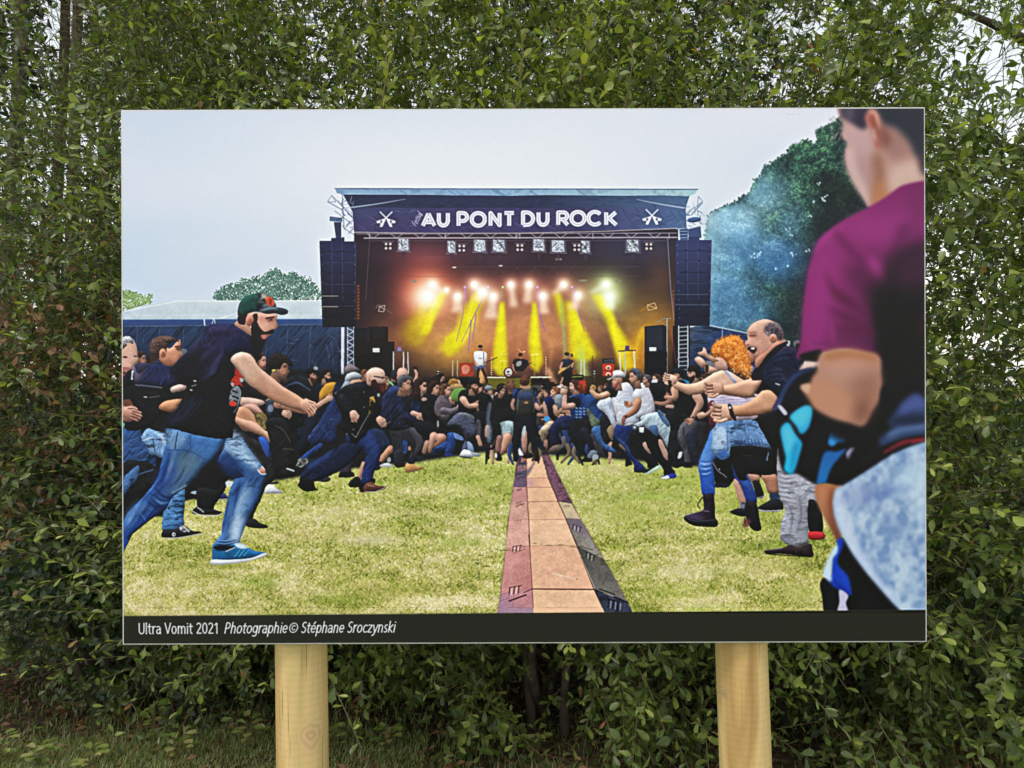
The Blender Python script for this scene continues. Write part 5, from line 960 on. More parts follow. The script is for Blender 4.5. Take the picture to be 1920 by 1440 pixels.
P('1238 290 1275 285 1290 310 1250 325', 'd0a090', bl=2, a=.8); E(1262, 318, 12, 6, '6a3c34', a=.7)
P('1262 345 1330 340 1340 370 1310 400 1285 385', '2c1418', bl=1.2); P('1290 345 1325 345 1315 362 1290 358', 'ece4de', bl=.8); L('1275 390 1310 408', 2, 'c07a70', bl=1); L('1345 330 1360 380 1340 430', 2, '8c5c4c', a=.6, bl=1.5); L('1400 300 1390 380 1350 440', [1, 5, 2], '96665a', a=.4, bl=3)
P('1670 300 1720 275 1735 330 1700 350', '8e8a8c', a=.6, bl=1); P('1690 320 1735 310 1720 400 1700 380', '1a1a22')
# pale trousers and shoe
O(1140, 780)
P('1525 290 1600 290 1700 480 1900 580 1900 800 1840 760 1800 860 1810 960 1800 1080 1810 1150 1700 1180 1640 1180 1550 1110 1560 960 1600 860 1540 700 1520 480', '9d9fae', sh=.45, r=8, tx=.3, tk='h', k=0)
P('1700 540 1840 560 1860 740 1780 740 1720 660', 'b4b6c6', bl=5, a=.8, tx=.3, tk='h'); P('1700 700 1760 740 1790 900 1780 1100 1700 1120 1720 940', '70727e', bl=7, a=.6)
for i in range(14): L([1530+i % 2*10, 480+i*22, 1600, 500+i*21, 1690, 480+i*24], [1, 3, 1], '63656f' if i % 2 else 'c4c6d2', a=.5, bl=1)
for s in ('1620 800 1660 900 1640 1060', '1720 720 1740 880 1700 1060', '1760 760 1800 700 1870 680', '1750 720 1820 650 1880 640'): L(s, [1, 4, 1], '5e6070', a=.6, bl=1.2)
P('1810 760 1900 800 1930 900 1930 1050 1830 1060 1800 960', '191a1f', sh=.3); P('1800 1060 1830 1040 1940 1050 1940 1110 1820 1112', 'b02a30', sh=.4, r=3)
P('1420 1210 1560 1190 1640 1160 1700 1180 1820 1150 1840 1200 1840 1265 1700 1255 1560 1240 1430 1240', '302329', sh=.45, r=5, tx=.2); L('1425 1240 1560 1252 1835 1268', 1.6, '15121a'); L('1430 1210 1560 1195', 2, '6a5a66', bl=1)
# break the outlines up a little and mottle the cloth and skin
def warp(y0, y1, amp, sc_, seed):
    a, b_ = fbm(sc_, sc_, seed, 2)*amp, fbm(sc_, sc_, seed+5, 2)*amp
    Yi, Xi = np.mgrid[y0:y1, 0:CW].astype(np.float32)
    fy = np.clip(np.linspace(0, 1, y1-y0)*14, 0, 1)[:, None]
    Yi += a[y0:y1]*fy; Xi += b_[y0:y1]*fy
    Yi = np.clip(Yi, 0, CH-2); Xi = np.clip(Xi, 0, CW-2); iy, ix = Yi.astype(int), Xi.astype(int); fy_, fx_ = (Yi-iy)[..., None], (Xi-ix)[..., None]
    CAN[y0:y1] = (CAN[iy, ix]*(1-fx_)+CAN[iy, ix+1]*fx_)*(1-fy_)+(CAN[iy+1, ix]*(1-fx_)+CAN[iy+1, ix+1]*fx_)*fy_
warp(640-CY0, 960-CY0, .8, 5, 811)
yb0, yb1 = 545-CY0, 1140-CY0
mot = (.6*fbm(16, 12, 821, 3)+.25*fbm(4, 4, 831, 2))[yb0:yb1, :, None]
fadeM = np.clip(np.linspace(0, 1, yb1-yb0)*10, 0, 1)[:, None, None]
CAN[yb0:yb1] *= 1+.13*mot*fadeM
a_crease[0] = 0
# ---------------- blurred man, nearest ----------------
O(1340, 200)
for i in range(60):
    x = gh.uniform(1040, 1180); y = gh.uniform(90, 330); L([x, y, x+gh.uniform(-16, 10), y+gh.uniform(5, 24)], 2.4, gh.choice(['a8a49a','6a6a62','c4c0b6','50544c']), a=.4, bl=1.2)
P('1165 -60 1990 -60 1990 700 1560 900 1400 920 1330 790 1240 640 1190 500 1185 400 1200 330 1150 270 1165 180', 'b49088', bl=2.5, k=1)
P('1160 180 1300 160 1380 220 1420 400 1400 600 1420 860 1330 780 1240 640 1190 500 1190 400 1210 330 1160 260', 'b8989a', bl=6.2)
P('1240 420 1330 420 1400 560 1440 760 1400 860 1300 700 1240 560', 'a07c78', bl=9.9, a=.5); P('1190 380 1260 400 1290 560 1380 760 1400 880 1320 790 1230 620 1190 500', 'c8aca8', bl=5.0, a=.7)
P('1420 440 1540 420 1570 600 1575 760 1560 880 1460 870 1440 700', '8c6250', bl=8.7, a=.85); P('1440 720 1560 640 1590 800 1500 890 1420 880', 'b07858', bl=5.6, a=.8)
P('1540 300 1800 260 1880 450 1890 640 1700 720 1580 800 1540 560', 'b28e84', bl=7.4); P('1600 560 1800 500 1870 640 1700 700 1600 770', 'cdb0a8', bl=7.4, a=.7); P('1560 220 1700 220 1760 420 1620 480 1540 420', '8e6a64', bl=8.7, a=.7)
P('1150 -60 1360 -60 1400 60 1370 190 1320 200 1270 170 1200 120 1150 90', '383042', bl=4.3); P('1170 20 1260 20 1240 120 1180 110', '6c6478', bl=5.0, a=.6)
P('1430 -60 1990 -60 1990 420 1820 450 1760 330 1640 200 1530 170 1480 90', '2e303c', bl=6.2); P('1850 420 1990 400 1990 620 1870 600', '40343c', bl=5.0)
P('1355 110 1375 50 1430 30 1480 80 1500 180 1520 300 1500 380 1450 370 1430 290 1400 200', 'a86e64', bl=3.1); P('1395 110 1430 80 1460 140 1470 260 1450 280 1430 200', '8a4c44', bl=3.1, a=.8); L('1400 50 1450 60 1490 200', [3, 5, 3], 'cc9c90', bl=2.2, a=.8); P('1420 200 1450 210 1460 300 1430 290', 'c8aaa8', bl=3.1, a=.8)
P('1480 180 1560 190 1590 320 1520 380', '6e4038', bl=6.2, a=.7)
# maroon shirt
P('1990 640 1895 665 1700 710 1590 780 1520 830 1400 900 1240 980 1100 1060 980 1160 920 1240 880 1360 840 1500 800 1800 780 2100 740 2270 900 2230 1000 2215 1200 2190 1480 2260 1990 2260', '822a68', bl=2.6, g=('4a1c40', 1100, 1400, 1800, 1900))
O(1340, 200)
P('1100 1080 1300 1000 1500 960 1700 900 1990 880 1990 1150 1600 1250 1400 1250 1200 1150', '96367e', bl=16.1, a=.75)
P('860 1500 960 1250 1060 1150 1100 1350 1080 1800 1000 2150 800 2200', '903078', bl=12.4, a=.8); L('900 1300 1000 1180 1160 1080', [4, 12, 4], 'a04088', bl=5.0, a=.7)
P('1070 1130 1140 1150 1300 1320 1420 1440 1340 1440 1180 1300', '6a1f58', bl=5.6, a=.85); P('1680 1050 1780 1090 1720 1250 1620 1440 1580 1380 1620 1200', '6a2258', bl=7.4, a=.9); P('1780 900 1890 880 1890 1440 1800 1440', '5a2048', bl=11.2, a=.5)
P('1250 1420 1450 1500 1500 1620 1400 1700 1280 1620 1200 1500', '571c48', bl=9.9, a=.85); P('1380 1340 1520 1420 1560 1580 1480 1540 1400 1440', '9c3884', bl=6.2, a=.8)
P('1550 1440 1700 1300 1990 1350 1990 2300 1500 2300 1480 2100 1440 1880 1380 1700 1420 1600 1520 1600', '1d171b', bl=12.4); P('1480 1700 1990 1650 1990 2900 1500 2900 1480 2200', '171416', bl=7.4)
P('1640 1350 1990 1250 1990 1560 1660 1640', '46203e', bl=13.6, a=.8); L('1890 1880 1840 2050', 8, '4a1418', bl=3.7, a=.6); L('1780 2480 1880 2420', 10, '4a1a1c', bl=3.7, a=.6)
for s in ('1020 1820 1200 1900 1400 2000', '1000 1500 1100 1700 1300 1800', '1050 1600 1200 1750 1400 1880', '1080 2000 1300 2010 1450 2060'): L(s, [4, 14, 4], '56183e', bl=5.0, a=.6)
L('1060 1960 1070 2140', [4, 10, 4], 'a03c84', bl=3.7, a=.7); L('900 2130 1200 2140 1420 2160', 4, '6a2258', bl=2.2, a=.5)
O(1340, 480)
P('760 900 860 860 960 850 950 940 900 960 840 950', '161318', bl=1.9); P('770 1010 820 950 900 960 940 990 900 1010 780 1040', 'd4bab0', bl=2.2)
# helmet and its strap
O(1340, 680)
P('530 430 560 350 610 250 680 150 780 70 900 45 960 60 1400 500 1500 640 1480 760 1340 960 1230 1070 1150 1120 1000 1090 900 1090 740 1000 620 980 560 760 560 560', '15161b', bl=2.2)
L('540 420 590 330 650 210 740 110 880 55', [5, 9, 9, 9, 4], '2a3a64', bl=1.9); L('545 430 570 380 600 330', [3, 5, 3], '5a5890', bl=2.2, a=.8)
P('570 395 600 385 655 450 645 472 620 465', 'b8b8cc', bl=1.5)
P('676 490 720 440 800 390 850 385 880 410 875 500 845 590 800 640 765 635 740 580 700 530', '34aed8', bl=2.0, g=('1c94cc', 760, 420, 850, 620)); P('700 490 780 430 850 430 830 540 780 590 730 540', '5cc0d8', bl=3.7, a=.6)
P('595 600 640 540 680 550 720 630 780 710 785 750 760 840 715 980 680 1000 625 960 640 850 610 720', '1ea4d8', bl=2.0, g=('18b4dc', 650, 600, 680, 960)); P('610 620 650 570 690 600 720 690 700 800 650 820 640 700', '6cbcd4', bl=5.0, a=.7); P('700 760 775 720 720 960 680 990', '1678b4', bl=3.1, a=.6)
P('1085 540 1130 590 1180 680 1180 710 1110 720 1060 755 1025 730 1030 680', '1d66a8', bl=2.2); E(1060, 715, 30, 30, '2c86c8', bl=2.2); P('985 815 1100 800 1185 775 1130 850 1070 920 1030 1000 1000 1080 925 1095 920 1060', '1c5ea4', bl=2.2, g=('1a6cae', 1000, 800, 950, 1080))
P('1165 535 1290 550 1300 600 1270 610 1190 580', '26287a', bl=2.2); P('1185 820 1240 765 1310 800 1270 850 1220 890', 'a8a4cc', bl=2.2); E(1270, 660, 14, 14, '6a6a8a', bl=1.5)
# elbow and forearm
O(1340, 680)
P('1180 120 1560 100 1620 600 1400 760 1150 700 1000 560', '151518', bl=5)
O(1340, 480)
P('930 950 960 880 1060 850 1200 838 1360 860 1480 900 1500 1040 1510 1180 1480 1300 1420 1400 1340 1530 1200 1500 1040 1450 900 1370 860 1300 780 1200 780 1160 860 1150 880 1090 920 1040', 'a87c68', bl=2.8)
P('960 940 1080 880 1300 880 1420 1000 1380 1100 1180 1130 1000 1100', 'b88c7c', bl=13.6, a=.8); P('1000 880 1200 850 1460 900 1440 940 1200 910 1020 940', 'a06c4a', bl=5.0, a=.8)
P('1240 1100 1480 1060 1500 1240 1340 1500 1280 1380', '8a5e4e', bl=12.4, a=.6); P('880 1140 1000 1120 1200 1240 1240 1400 1160 1470 960 1380 860 1280', 'ba8468', bl=8.7, a=.8); P('1280 1320 1400 1340 1360 1500 1260 1500', '6a4034', bl=9, a=.5); P('780 1170 860 1150 850 1230 800 1210', 'c49a80', bl=2.2)
# dark body below the elbow, denim over the hip
O(1340, 680)
P('1500 500 1530 200 1990 120 1990 800 1600 900 1340 1040 1100 1140 1150 960 1300 700', '151518', bl=3.1)
P('1990 340 1890 320 1810 275 1740 310 1660 390 1600 480 1560 560 1640 600 1500 660 1480 740 1540 760 1700 690 1990 620', '2f3f66', bl=3.7); P('1760 320 1830 290 1890 340 1890 420 1780 430 1680 480 1680 400', '4a5a98', bl=5.6, a=.85); P('1600 600 1890 540 1890 600 1700 630 1560 680', '54709c', bl=4.3, a=.85); P('1560 540 1700 480 1889 480 1889 540 1700 560', '1d2640', bl=4.3, a=.8)
P('1320 880 1500 760 1700 690 1890 660 1890 720 1700 760 1560 830 1400 960', '1c1a20', bl=2.5); L('1530 810 1700 720 1890 690', [5, 10, 6], '7a2436', bl=2.5, a=.9); L('1780 720 1890 690', 6, 'a02c40', bl=2.2, a=.6)
O(1380, 910)
P('720 0 900 0 960 20 900 160 940 360 960 470 905 500 870 430 800 300 740 180', 'a86a4c', bl=2.6, g=('7a4c3c', 740, 100, 900, 420)); P('740 20 820 30 800 180 850 340 800 260 745 140', 'b8805e', bl=3.7, a=.7); P('860 40 900 40 880 200 920 360 880 320 850 180', '6a3a30', bl=3.7, a=.6)
P('760 880 860 800 940 480 970 470 1180 720 1500 1130 1500 1160 800 1160', '131519', bl=1.5, k=0); P('760 900 790 830 870 880 920 960 910 1160 800 1140 780 1000', '14181e', bl=1.5)
P('905 500 960 475 960 560 920 650 925 720 1010 820 1040 960 1030 990 930 940 850 880 860 760 870 640 915 560', '1440b8', bl=1.9); P('860 840 960 900 1030 980 930 940', '0c2c8c', bl=2.5, a=.7); P('880 560 915 540 910 610 870 660 860 760 855 870 785 800 820 680', 'b4cce8', bl=1.9); P('930 940 1010 990 990 1060 1005 1140 915 1140 930 1050', 'b4b0d0', bl=1.5)
P('1830 -430 1698 -384 1560 -340 1408 -274 1300 -205 1208 -144 1090 -70 960 10 900 40 880 160 890 260 930 380 980 480 1060 620 1180 780 1300 920 1420 1060 1500 1140 1830 1140 1830 400', '8aa6cc', bl=1.7, k=0)
dm = raster([S('1830 -430 1698 -384 1560 -340 1408 -274 1300 -205 1208 -144 1090 -70 960 10 900 40 880 160 890 260 930 380 980 480 1060 620 1180 780 1300 920 1420 1060 1500 1140 1830 1140 1830 400')], 3)
h_, w_ = dm[0].shape; cm = np.clip(vnoise(CH, CW, 30, 55, 901)*.3+vnoise(CH, CW, 11, 14, 902)*.4+vnoise(CH, CW, 5, 6, 903)*.3, 0, 1)[dm[2]:dm[2]+h_, dm[1]:dm[1]+w_, None]
cm = blur(cm[..., 0], 2)[..., None]; cm = np.clip((cm-.3)*2.5, 0, 1); reg = CAN[dm[2]:dm[2]+h_, dm[1]:dm[1]+w_]; tgt = hx('6a86b4')*(1-cm)+hx('b4c8da')*cm; mk = blur(dm[0], 3)[..., None]*.75; reg += (tgt-reg)*mk
P('1500 -140 1740 -240 1740 -60 1600 40 1450 60 1400 -20', 'b0cae0', bl=8.7, a=.7); P('900 60 960 60 1000 300 1200 700 1500 1120 1440 1080 1240 860 1060 620 930 380 890 200', 'c0cce4', bl=4.3, a=.75); P('1300 40 1500 0 1560 40 1340 120 1240 200', '4c6aae', bl=6.2, a=.5)
P('1600 0 1720 -40 1720 400 1640 300', 'b8cce2', bl=7.4, a=.5); P('1000 20 1300 0 1200 120 1060 200 960 160', '7c84b8', bl=8.7, a=.5)
# ---------------- caption strip ----------------
O(0, 0, 1)
P('215 1154.5 1750 1144 1750 1230 215 1230', '23241e', k=0, bl=.5)
L('228 1153.5 1740 1143.5', 1, '55584a', k=0, a=.5)
def tw(t, track): return sum(GL[c][0]+track for c in t)-track
for t_, x0_, x1_, w_, sl, tk_, a_ in (('Ultra Vomit 2021', 261, 411, 2.15, 0, .05, 1), ('Photographie', 421, 541, 2.1, .2, .035, 1), ('©', 542, 560, 1.7, .15, 0, 1), ('Stéphane Sroczynski', 565, 743, 2.1, .2, .035, 1)):
    text(t_, x0_, 1187.5-(x0_-261)*.006, 19.6, 'dfe1e6', w_, xs=(x1_-x0_-sl*19.6*.5)/(tw(t_, tk_)*19.6), slant=sl, rot=-.006, track=tk_, a=a_)
lu = CAN.mean(2, keepdims=True); CAN[690-CY0:1150-CY0] += (lu-CAN)[690-CY0:1150-CY0]*.1
sc0 = CAN*CAN*(3-2*CAN); CAN[:1150-CY0] += (sc0-CAN)[:1150-CY0]*.3
# print softness, the crisp local contrast of a phone picture, grain
for r_, q_ in ((1.6, .26), (3.2, .24), (12, .13)):
    top_ = CAN[:1150-CY0]; d_ = top_-blur(top_, r_); top_ += np.clip(d_, -.22, .22)*q_
bb = blur(CAN, 1.6); CAN[1150-CY0:] += (CAN-bb)[1150-CY0:]*.3
CAN += (np.random.default_rng(4).normal(0, .009, (CH, CW, 1))+FINE[..., None]*.006).astype(np.float32)
np.clip(CAN, 0, 1, out=CAN)
# ------------------------------------------------------------------
# helpers of the scene
# ------------------------------------------------------------------
def at(px, py, Y): return Vector(((px-960)/F*Y, Y, CAMZ-(py-720)/F*Y))
def mesh(name, v, f, mat=None, smooth_=True):
    me = bpy.data.meshes.new(name)
    if isinstance(v, np.ndarray):
        f = np.asarray(f, np.int32); k = f.shape[1]
        me.vertices.add(len(v)); me.vertices.foreach_set('co', v.astype(np.float32).ravel())
        me.loops.add(f.size); me.loops.foreach_set('vertex_index', f.ravel())
        me.polygons.add(len(f)); me.polygons.foreach_set('loop_start', np.arange(0, f.size, k, dtype=np.int32)); me.polygons.foreach_set('loop_total', np.full(len(f), k, np.int32))
        me.update(calc_edges=True)
    else:
        me.from_pydata([tuple(q) for q in v], [], f); me.update()
    me.polygons.foreach_set('use_smooth', [smooth_]*len(me.polygons))
    if mat: me.materials.append(mat)
    return me
def obj(name, me, parent=None, kind=None, label=None, cat=None, group=None):
    o = bpy.data.objects.new(name, me); col.objects.link(o)
    if parent: o.parent = parent
    for k, v in (('kind', kind), ('label', label), ('category', cat), ('group', group)):
        if v: o[k] = v
    return o
def thing(name, loc, label, cat, group=None):
    o = obj(name, None, None, None, label, cat, group); o.location = loc; o.empty_display_size = .1
    return o
def nodes(name):
    m = bpy.data.materials.new(name); m.use_nodes = True
    n = m.node_tree.nodes; l = m.node_tree.links
    return m, n, l, n['Principled BSDF'], n['Material Output']
def nd(n, t, **k):
    q = n.new('ShaderNode'+t)
    for a, b in k.items():
        if a in q.inputs.keys(): q.inputs[a].default_value = b
        else: setattr(q, a, b)
    return q
def ramp(n, stops):
    r = n.new('ShaderNodeValToRGB'); e = r.color_ramp.elements
    while len(e) < len(stops): e.new(.5)
    for q, (p, c) in zip(e, stops): q.position = p; q.color = (*c, 1)
    return r
# ---- materials ----
def leaf_mat(name, stops, tr=.3, spec=.5):
    m, n, l, b, out = nodes(name)
    at_ = nd(n, 'Attribute', attribute_name='tint'); oi = nd(n, 'ObjectInfo')
    r = ramp(n, stops)
    noi = nd(n, 'TexNoise', Scale=55.0, Detail=2.0); geo = nd(n, 'NewGeometry')
    l.new(geo.outputs['Position'], noi.inputs['Vector'])
    mx = nd(n, 'Math', operation='MULTIPLY_ADD'); mx.inputs[1].default_value = .18; l.new(noi.outputs[0], mx.inputs[0])
    l.new(at_.outputs['Fac'], mx.inputs[2])
    sb = nd(n, 'Math', operation='SUBTRACT'); sb.inputs[1].default_value = .09; l.new(mx.outputs[0], sb.inputs[0])
    l.new(sb.outputs[0], r.inputs[0])
    # paler, greyer underside
    mb = nd(n, 'Mix', data_type='RGBA'); l.new(geo.outputs['Backfacing'], mb.inputs['Factor'])
    gr_ = nd(n, 'Mix', data_type='RGBA'); gr_.inputs['Factor'].default_value = .45; l.new(r.outputs[0], gr_.inputs['A']); gr_.inputs['B'].default_value = (.14, .16, .085, 1)
    l.new(r.outputs[0], mb.inputs['A']); l.new(gr_.outputs['Result'], mb.inputs['B'])
    l.new(mb.outputs['Result'], b.inputs['Base Color']); b.inputs['Roughness'].default_value = .4; b.inputs['Specular IOR Level'].default_value = spec
    t = nd(n, 'BsdfTranslucent'); tc = nd(n, 'Mix', data_type='RGBA', blend_type='MULTIPLY'); tc.inputs['Factor'].default_value = 1
    l.new(r.outputs[0], tc.inputs['A']); tc.inputs['B'].default_value = (2.2, 2.3, .9, 1); l.new(tc.outputs['Result'], t.inputs['Color'])
    ms = nd(n, 'MixShader'); ms.inputs[0].default_value = tr
    l.new(b.outputs[0], ms.inputs[1]); l.new(t.outputs[0], ms.inputs[2]); l.new(ms.outputs[0], out.inputs['Surface'])
    return m
GREEN = [(0, (.022, .040, .010)), (.35, (.058, .092, .02)), (.62, (.11, .158, .034)), (.82, (.195, .255, .048)), (.97, (.32, .38, .07)), (1, (.35, .16, .06))]
M_WIL = leaf_mat('willow_leaf', GREEN)
M_DRK = leaf_mat('shade_tinted_leaf', [(0, (.014, .032, .015)), (.4, (.03, .06, .026)), (.75, (.06, .1, .035)), (.95, (.11, .16, .05)), (1, (.25, .11, .05))], .22)  # darker leaf copy: bramble green with shade mixed into the colour
M_YEL = leaf_mat('sun_tinted_leaf', [(0, (.07, .1, .02)), (.5, (.16, .2, .03)), (1, (.34, .36, .06))], .5)  # yellow-green of fresh shoots, with sunlight mixed into the colour
M_DRY = leaf_mat('dry_leaf', [(0, (.09, .045, .022)), (.5, (.2, .1, .05)), (1, (.4, .25, .14))], .2, .2)
def simple(name, c, rough=.8, spec=.3, noise=None, bump=0):
    m, n, l, b, out = nodes(name)
    b.inputs['Base Color'].default_value = (*c, 1); b.inputs['Roughness'].default_value = rough; b.inputs['Specular IOR Level'].default_value = spec
    if noise:
        sc, c2 = noise
        tc = nd(n, 'TexCoord'); no = nd(n, 'TexNoise', Scale=sc, Detail=6.0); l.new(tc.outputs['Object'], no.inputs['Vector'])
        r = ramp(n, [(.3, c), (.7, c2)]); l.new(no.outputs[0], r.inputs[0]); l.new(r.outputs[0], b.inputs['Base Color'])
        if bump:
            bp = nd(n, 'Bump', Strength=bump, Distance=.01); l.new(no.outputs[0], bp.inputs['Height']); l.new(bp.outputs[0], b.inputs['Normal'])
    return m
M_BARK = simple('bark', (.035, .027, .02), .9, .2, (14, (.10, .08, .06)), .6)
M_PBARK = simple('pale_bark', (.12, .09, .065), .9, .2, (9, (.3, .25, .19)), .8)
M_TWIG = simple('twig', (.09, .065, .03), .7, .3, (30, (.2, .16, .08)))
M_SOIL = simple('soil', (.03, .022, .014), .95, .1, (5, (.1, .075, .045)), .5)
# ground: soil under the hedge, grass turf beyond and in front
def ground_mat():
    m, n, l, b, out = nodes('ground_turf')
    geo = nd(n, 'NewGeometry'); n1 = nd(n, 'TexNoise', Scale=1.6, Detail=8.0); n2 = nd(n, 'TexNoise', Scale=30.0, Detail=6.0)
    l.new(geo.outputs['Position'], n1.inputs['Vector']); l.new(geo.outputs['Position'], n2.inputs['Vector'])
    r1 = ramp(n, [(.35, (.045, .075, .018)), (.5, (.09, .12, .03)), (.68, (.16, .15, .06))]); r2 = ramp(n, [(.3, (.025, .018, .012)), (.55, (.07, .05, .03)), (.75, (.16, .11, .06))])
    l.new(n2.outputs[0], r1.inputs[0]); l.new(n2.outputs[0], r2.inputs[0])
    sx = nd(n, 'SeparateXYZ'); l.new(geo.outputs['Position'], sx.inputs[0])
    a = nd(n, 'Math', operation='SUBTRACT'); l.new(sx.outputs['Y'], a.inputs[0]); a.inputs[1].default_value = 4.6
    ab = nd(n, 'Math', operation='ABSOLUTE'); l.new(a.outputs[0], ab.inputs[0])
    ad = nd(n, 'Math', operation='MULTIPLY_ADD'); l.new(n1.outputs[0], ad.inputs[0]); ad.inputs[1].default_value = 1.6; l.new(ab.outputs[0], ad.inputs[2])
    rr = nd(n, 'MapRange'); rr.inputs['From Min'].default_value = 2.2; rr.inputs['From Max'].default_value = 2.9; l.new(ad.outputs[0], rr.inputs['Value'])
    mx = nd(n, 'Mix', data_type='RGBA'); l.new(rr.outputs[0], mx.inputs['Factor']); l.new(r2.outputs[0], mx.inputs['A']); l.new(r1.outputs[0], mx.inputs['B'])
    l.new(mx.outputs['Result'], b.inputs['Base Color']); b.inputs['Roughness'].default_value = .95; b.inputs['Specular IOR Level'].default_value = .1
    bp = nd(n, 'Bump', Strength=.6, Distance=.02); l.new(n2.outputs[0], bp.inputs['Height']); l.new(bp.outputs[0], b.inputs['Normal'])
    return m
def wood_mat(seed, knots):
    m, n, l, b, out = nodes('pine_post_wood')
    tc = nd(n, 'TexCoord'); P_ = tc.outputs['Object']
    mp = nd(n, 'Mapping'); mp.inputs['Scale'].default_value = (9, 9, .9); mp.inputs['Location'].default_value = (seed, seed*2, seed*.7); l.new(P_, mp.inputs[0])
    no = nd(n, 'TexNoise', Scale=2.0, Detail=5.0, Distortion=.6); l.new(mp.outputs[0], no.inputs['Vector'])
    base = ramp(n, [(.28, (.34, .19, .065)), (.42, (.56, .37, .14)), (.54, (.70, .50, .225)), (.66, (.58, .44, .18)), (.78, (.46, .33, .13))]); l.new(no.outputs[0], base.inputs[0])
    # lathe marks: fine rings round the pole
    wv = nd(n, 'TexWave', wave_type='BANDS', bands_direction='Z', Scale=24.0, Distortion=3.5, Detail=2.0); l.new(P_, wv.inputs['Vector'])
    rw = ramp(n, [(0, (.96, .95, .94)), (1, (1.02, 1.02, 1.01))]); l.new(wv.outputs[0], rw.inputs[0])
    mu = nd(n, 'Mix', data_type='RGBA', blend_type='MULTIPLY'); mu.inputs['Factor'].default_value = .8; l.new(base.outputs[0], mu.inputs['A']); l.new(rw.outputs[0], mu.inputs['B'])
    cur = mu.outputs['Result']
    # hairline cracks along the grain
    mp2 = nd(n, 'Mapping'); mp2.inputs['Scale'].default_value = (150, 150, 2.2); l.new(P_, mp2.inputs[0])
    cr = nd(n, 'TexNoise', Scale=1.3, Detail=3.0); cr.inputs['Distortion'].default_value = .4; l.new(mp2.outputs[0], cr.inputs['Vector'])
    rc = ramp(n, [(.31, (.3, .2, .12)), (.35, (1, 1, 1))]); l.new(cr.outputs[0], rc.inputs[0])
    m2 = nd(n, 'Mix', data_type='RGBA', blend_type='MULTIPLY'); m2.inputs['Factor'].default_value = .75; l.new(cur, m2.inputs['A']); l.new(rc.outputs[0], m2.inputs['B']); cur = m2.outputs['Result']
    for (kx, ky, kz, r_, dark) in knots:
        sb = nd(n, 'VectorMath', operation='SUBTRACT'); l.new(P_, sb.inputs[0]); sb.inputs[1].default_value = (kx, ky, kz)
        sc = nd(n, 'VectorMath', operation='MULTIPLY'); l.new(sb.outputs[0], sc.inputs[0]); sc.inputs[1].default_value = (1/r_, .4/r_, .62/r_)
        ns = nd(n, 'TexNoise', Scale=1.6, Detail=3.0); l.new(sc.outputs[0], ns.inputs['Vector'])
        le = nd(n, 'VectorMath', operation='LENGTH'); l.new(sc.outputs[0], le.inputs[0])
        su = nd(n, 'Math', operation='MULTIPLY_ADD'); l.new(ns.outputs[0], su.inputs[0]); su.inputs[1].default_value = .8; l.new(le.outputs['Value'], su.inputs[2])
        si = nd(n, 'Math', operation='MULTIPLY'); l.new(su.outputs[0], si.inputs[0]); si.inputs[1].default_value = 19
        sn = nd(n, 'Math', operation='SINE'); l.new(si.outputs[0], sn.inputs[0])
        rg = ramp(n, [(0, dark), (1, (.66, .46, .24))]); ml = nd(n, 'Math', operation='MULTIPLY_ADD'); l.new(sn.outputs[0], ml.inputs[0]); ml.inputs[1].default_value = .5; ml.inputs[2].default_value = .5; l.new(ml.outputs[0], rg.inputs[0])
        fa = nd(n, 'MapRange'); fa.inputs['From Min'].default_value = .75; fa.inputs['From Max'].default_value = 1.35; fa.inputs['To Min'].default_value = .8; fa.inputs['To Max'].default_value = 0; l.new(su.outputs[0], fa.inputs['Value'])
        m3 = nd(n, 'Mix', data_type='RGBA'); l.new(fa.outputs[0], m3.inputs['Factor']); l.new(cur, m3.inputs['A']); l.new(rg.outputs[0], m3.inputs['B']); cur = m3.outputs['Result']
    l.new(cur, b.inputs['Base Color']); b.inputs['Roughness'].default_value = .62; b.inputs['Specular IOR Level'].default_value = .35
    bp = nd(n, 'Bump', Strength=.08, Distance=.001); l.new(wv.outputs[0], bp.inputs['Height']); l.new(bp.outputs[0], b.inputs['Normal'])
    return m
# ------------------------------------------------------------------
# ground
# ------------------------------------------------------------------
gx = np.concatenate([np.linspace(-300, -9, 14), np.linspace(-8, 8, 81), np.linspace(9, 300, 14)])
gy = np.concatenate([np.linspace(-60, -3, 8), np.linspace(-2, 14, 81), np.linspace(15, 400, 20)])
X_, Y_ = np.meshgrid(gx, gy); nx, ny = len(gx), len(gy)
rn = np.random.default_rng(12)
Z_ = .025*np.sin(X_*1.7+Y_*.9)+.02*np.sin(X_*3.1-Y_*2.3)+rn.normal(0, .008, X_.shape)
Z_[np.abs(X_) > 8.5] = 0; Z_[(Y_ < -2.5) | (Y_ > 14.5)] = 0
vv = np.stack([X_, Y_, Z_], -1).reshape(-1, 3); i_ = np.arange((ny-1)*(nx-1)); r_, c_ = i_//(nx-1), i_ % (nx-1); a_ = r_*nx+c_
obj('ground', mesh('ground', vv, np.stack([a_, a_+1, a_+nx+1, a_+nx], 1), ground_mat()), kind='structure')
def gz(x, y): return .025*np.sin(x*1.7+y*.9)+.02*np.sin(x*3.1-y*2.3)
# ------------------------------------------------------------------
# leaves: shoots carrying alternate leaves, all built with numpy
# ------------------------------------------------------------------
def norm(a): return a/np.maximum(np.linalg.norm(a, axis=-1, keepdims=True), 1e-9)
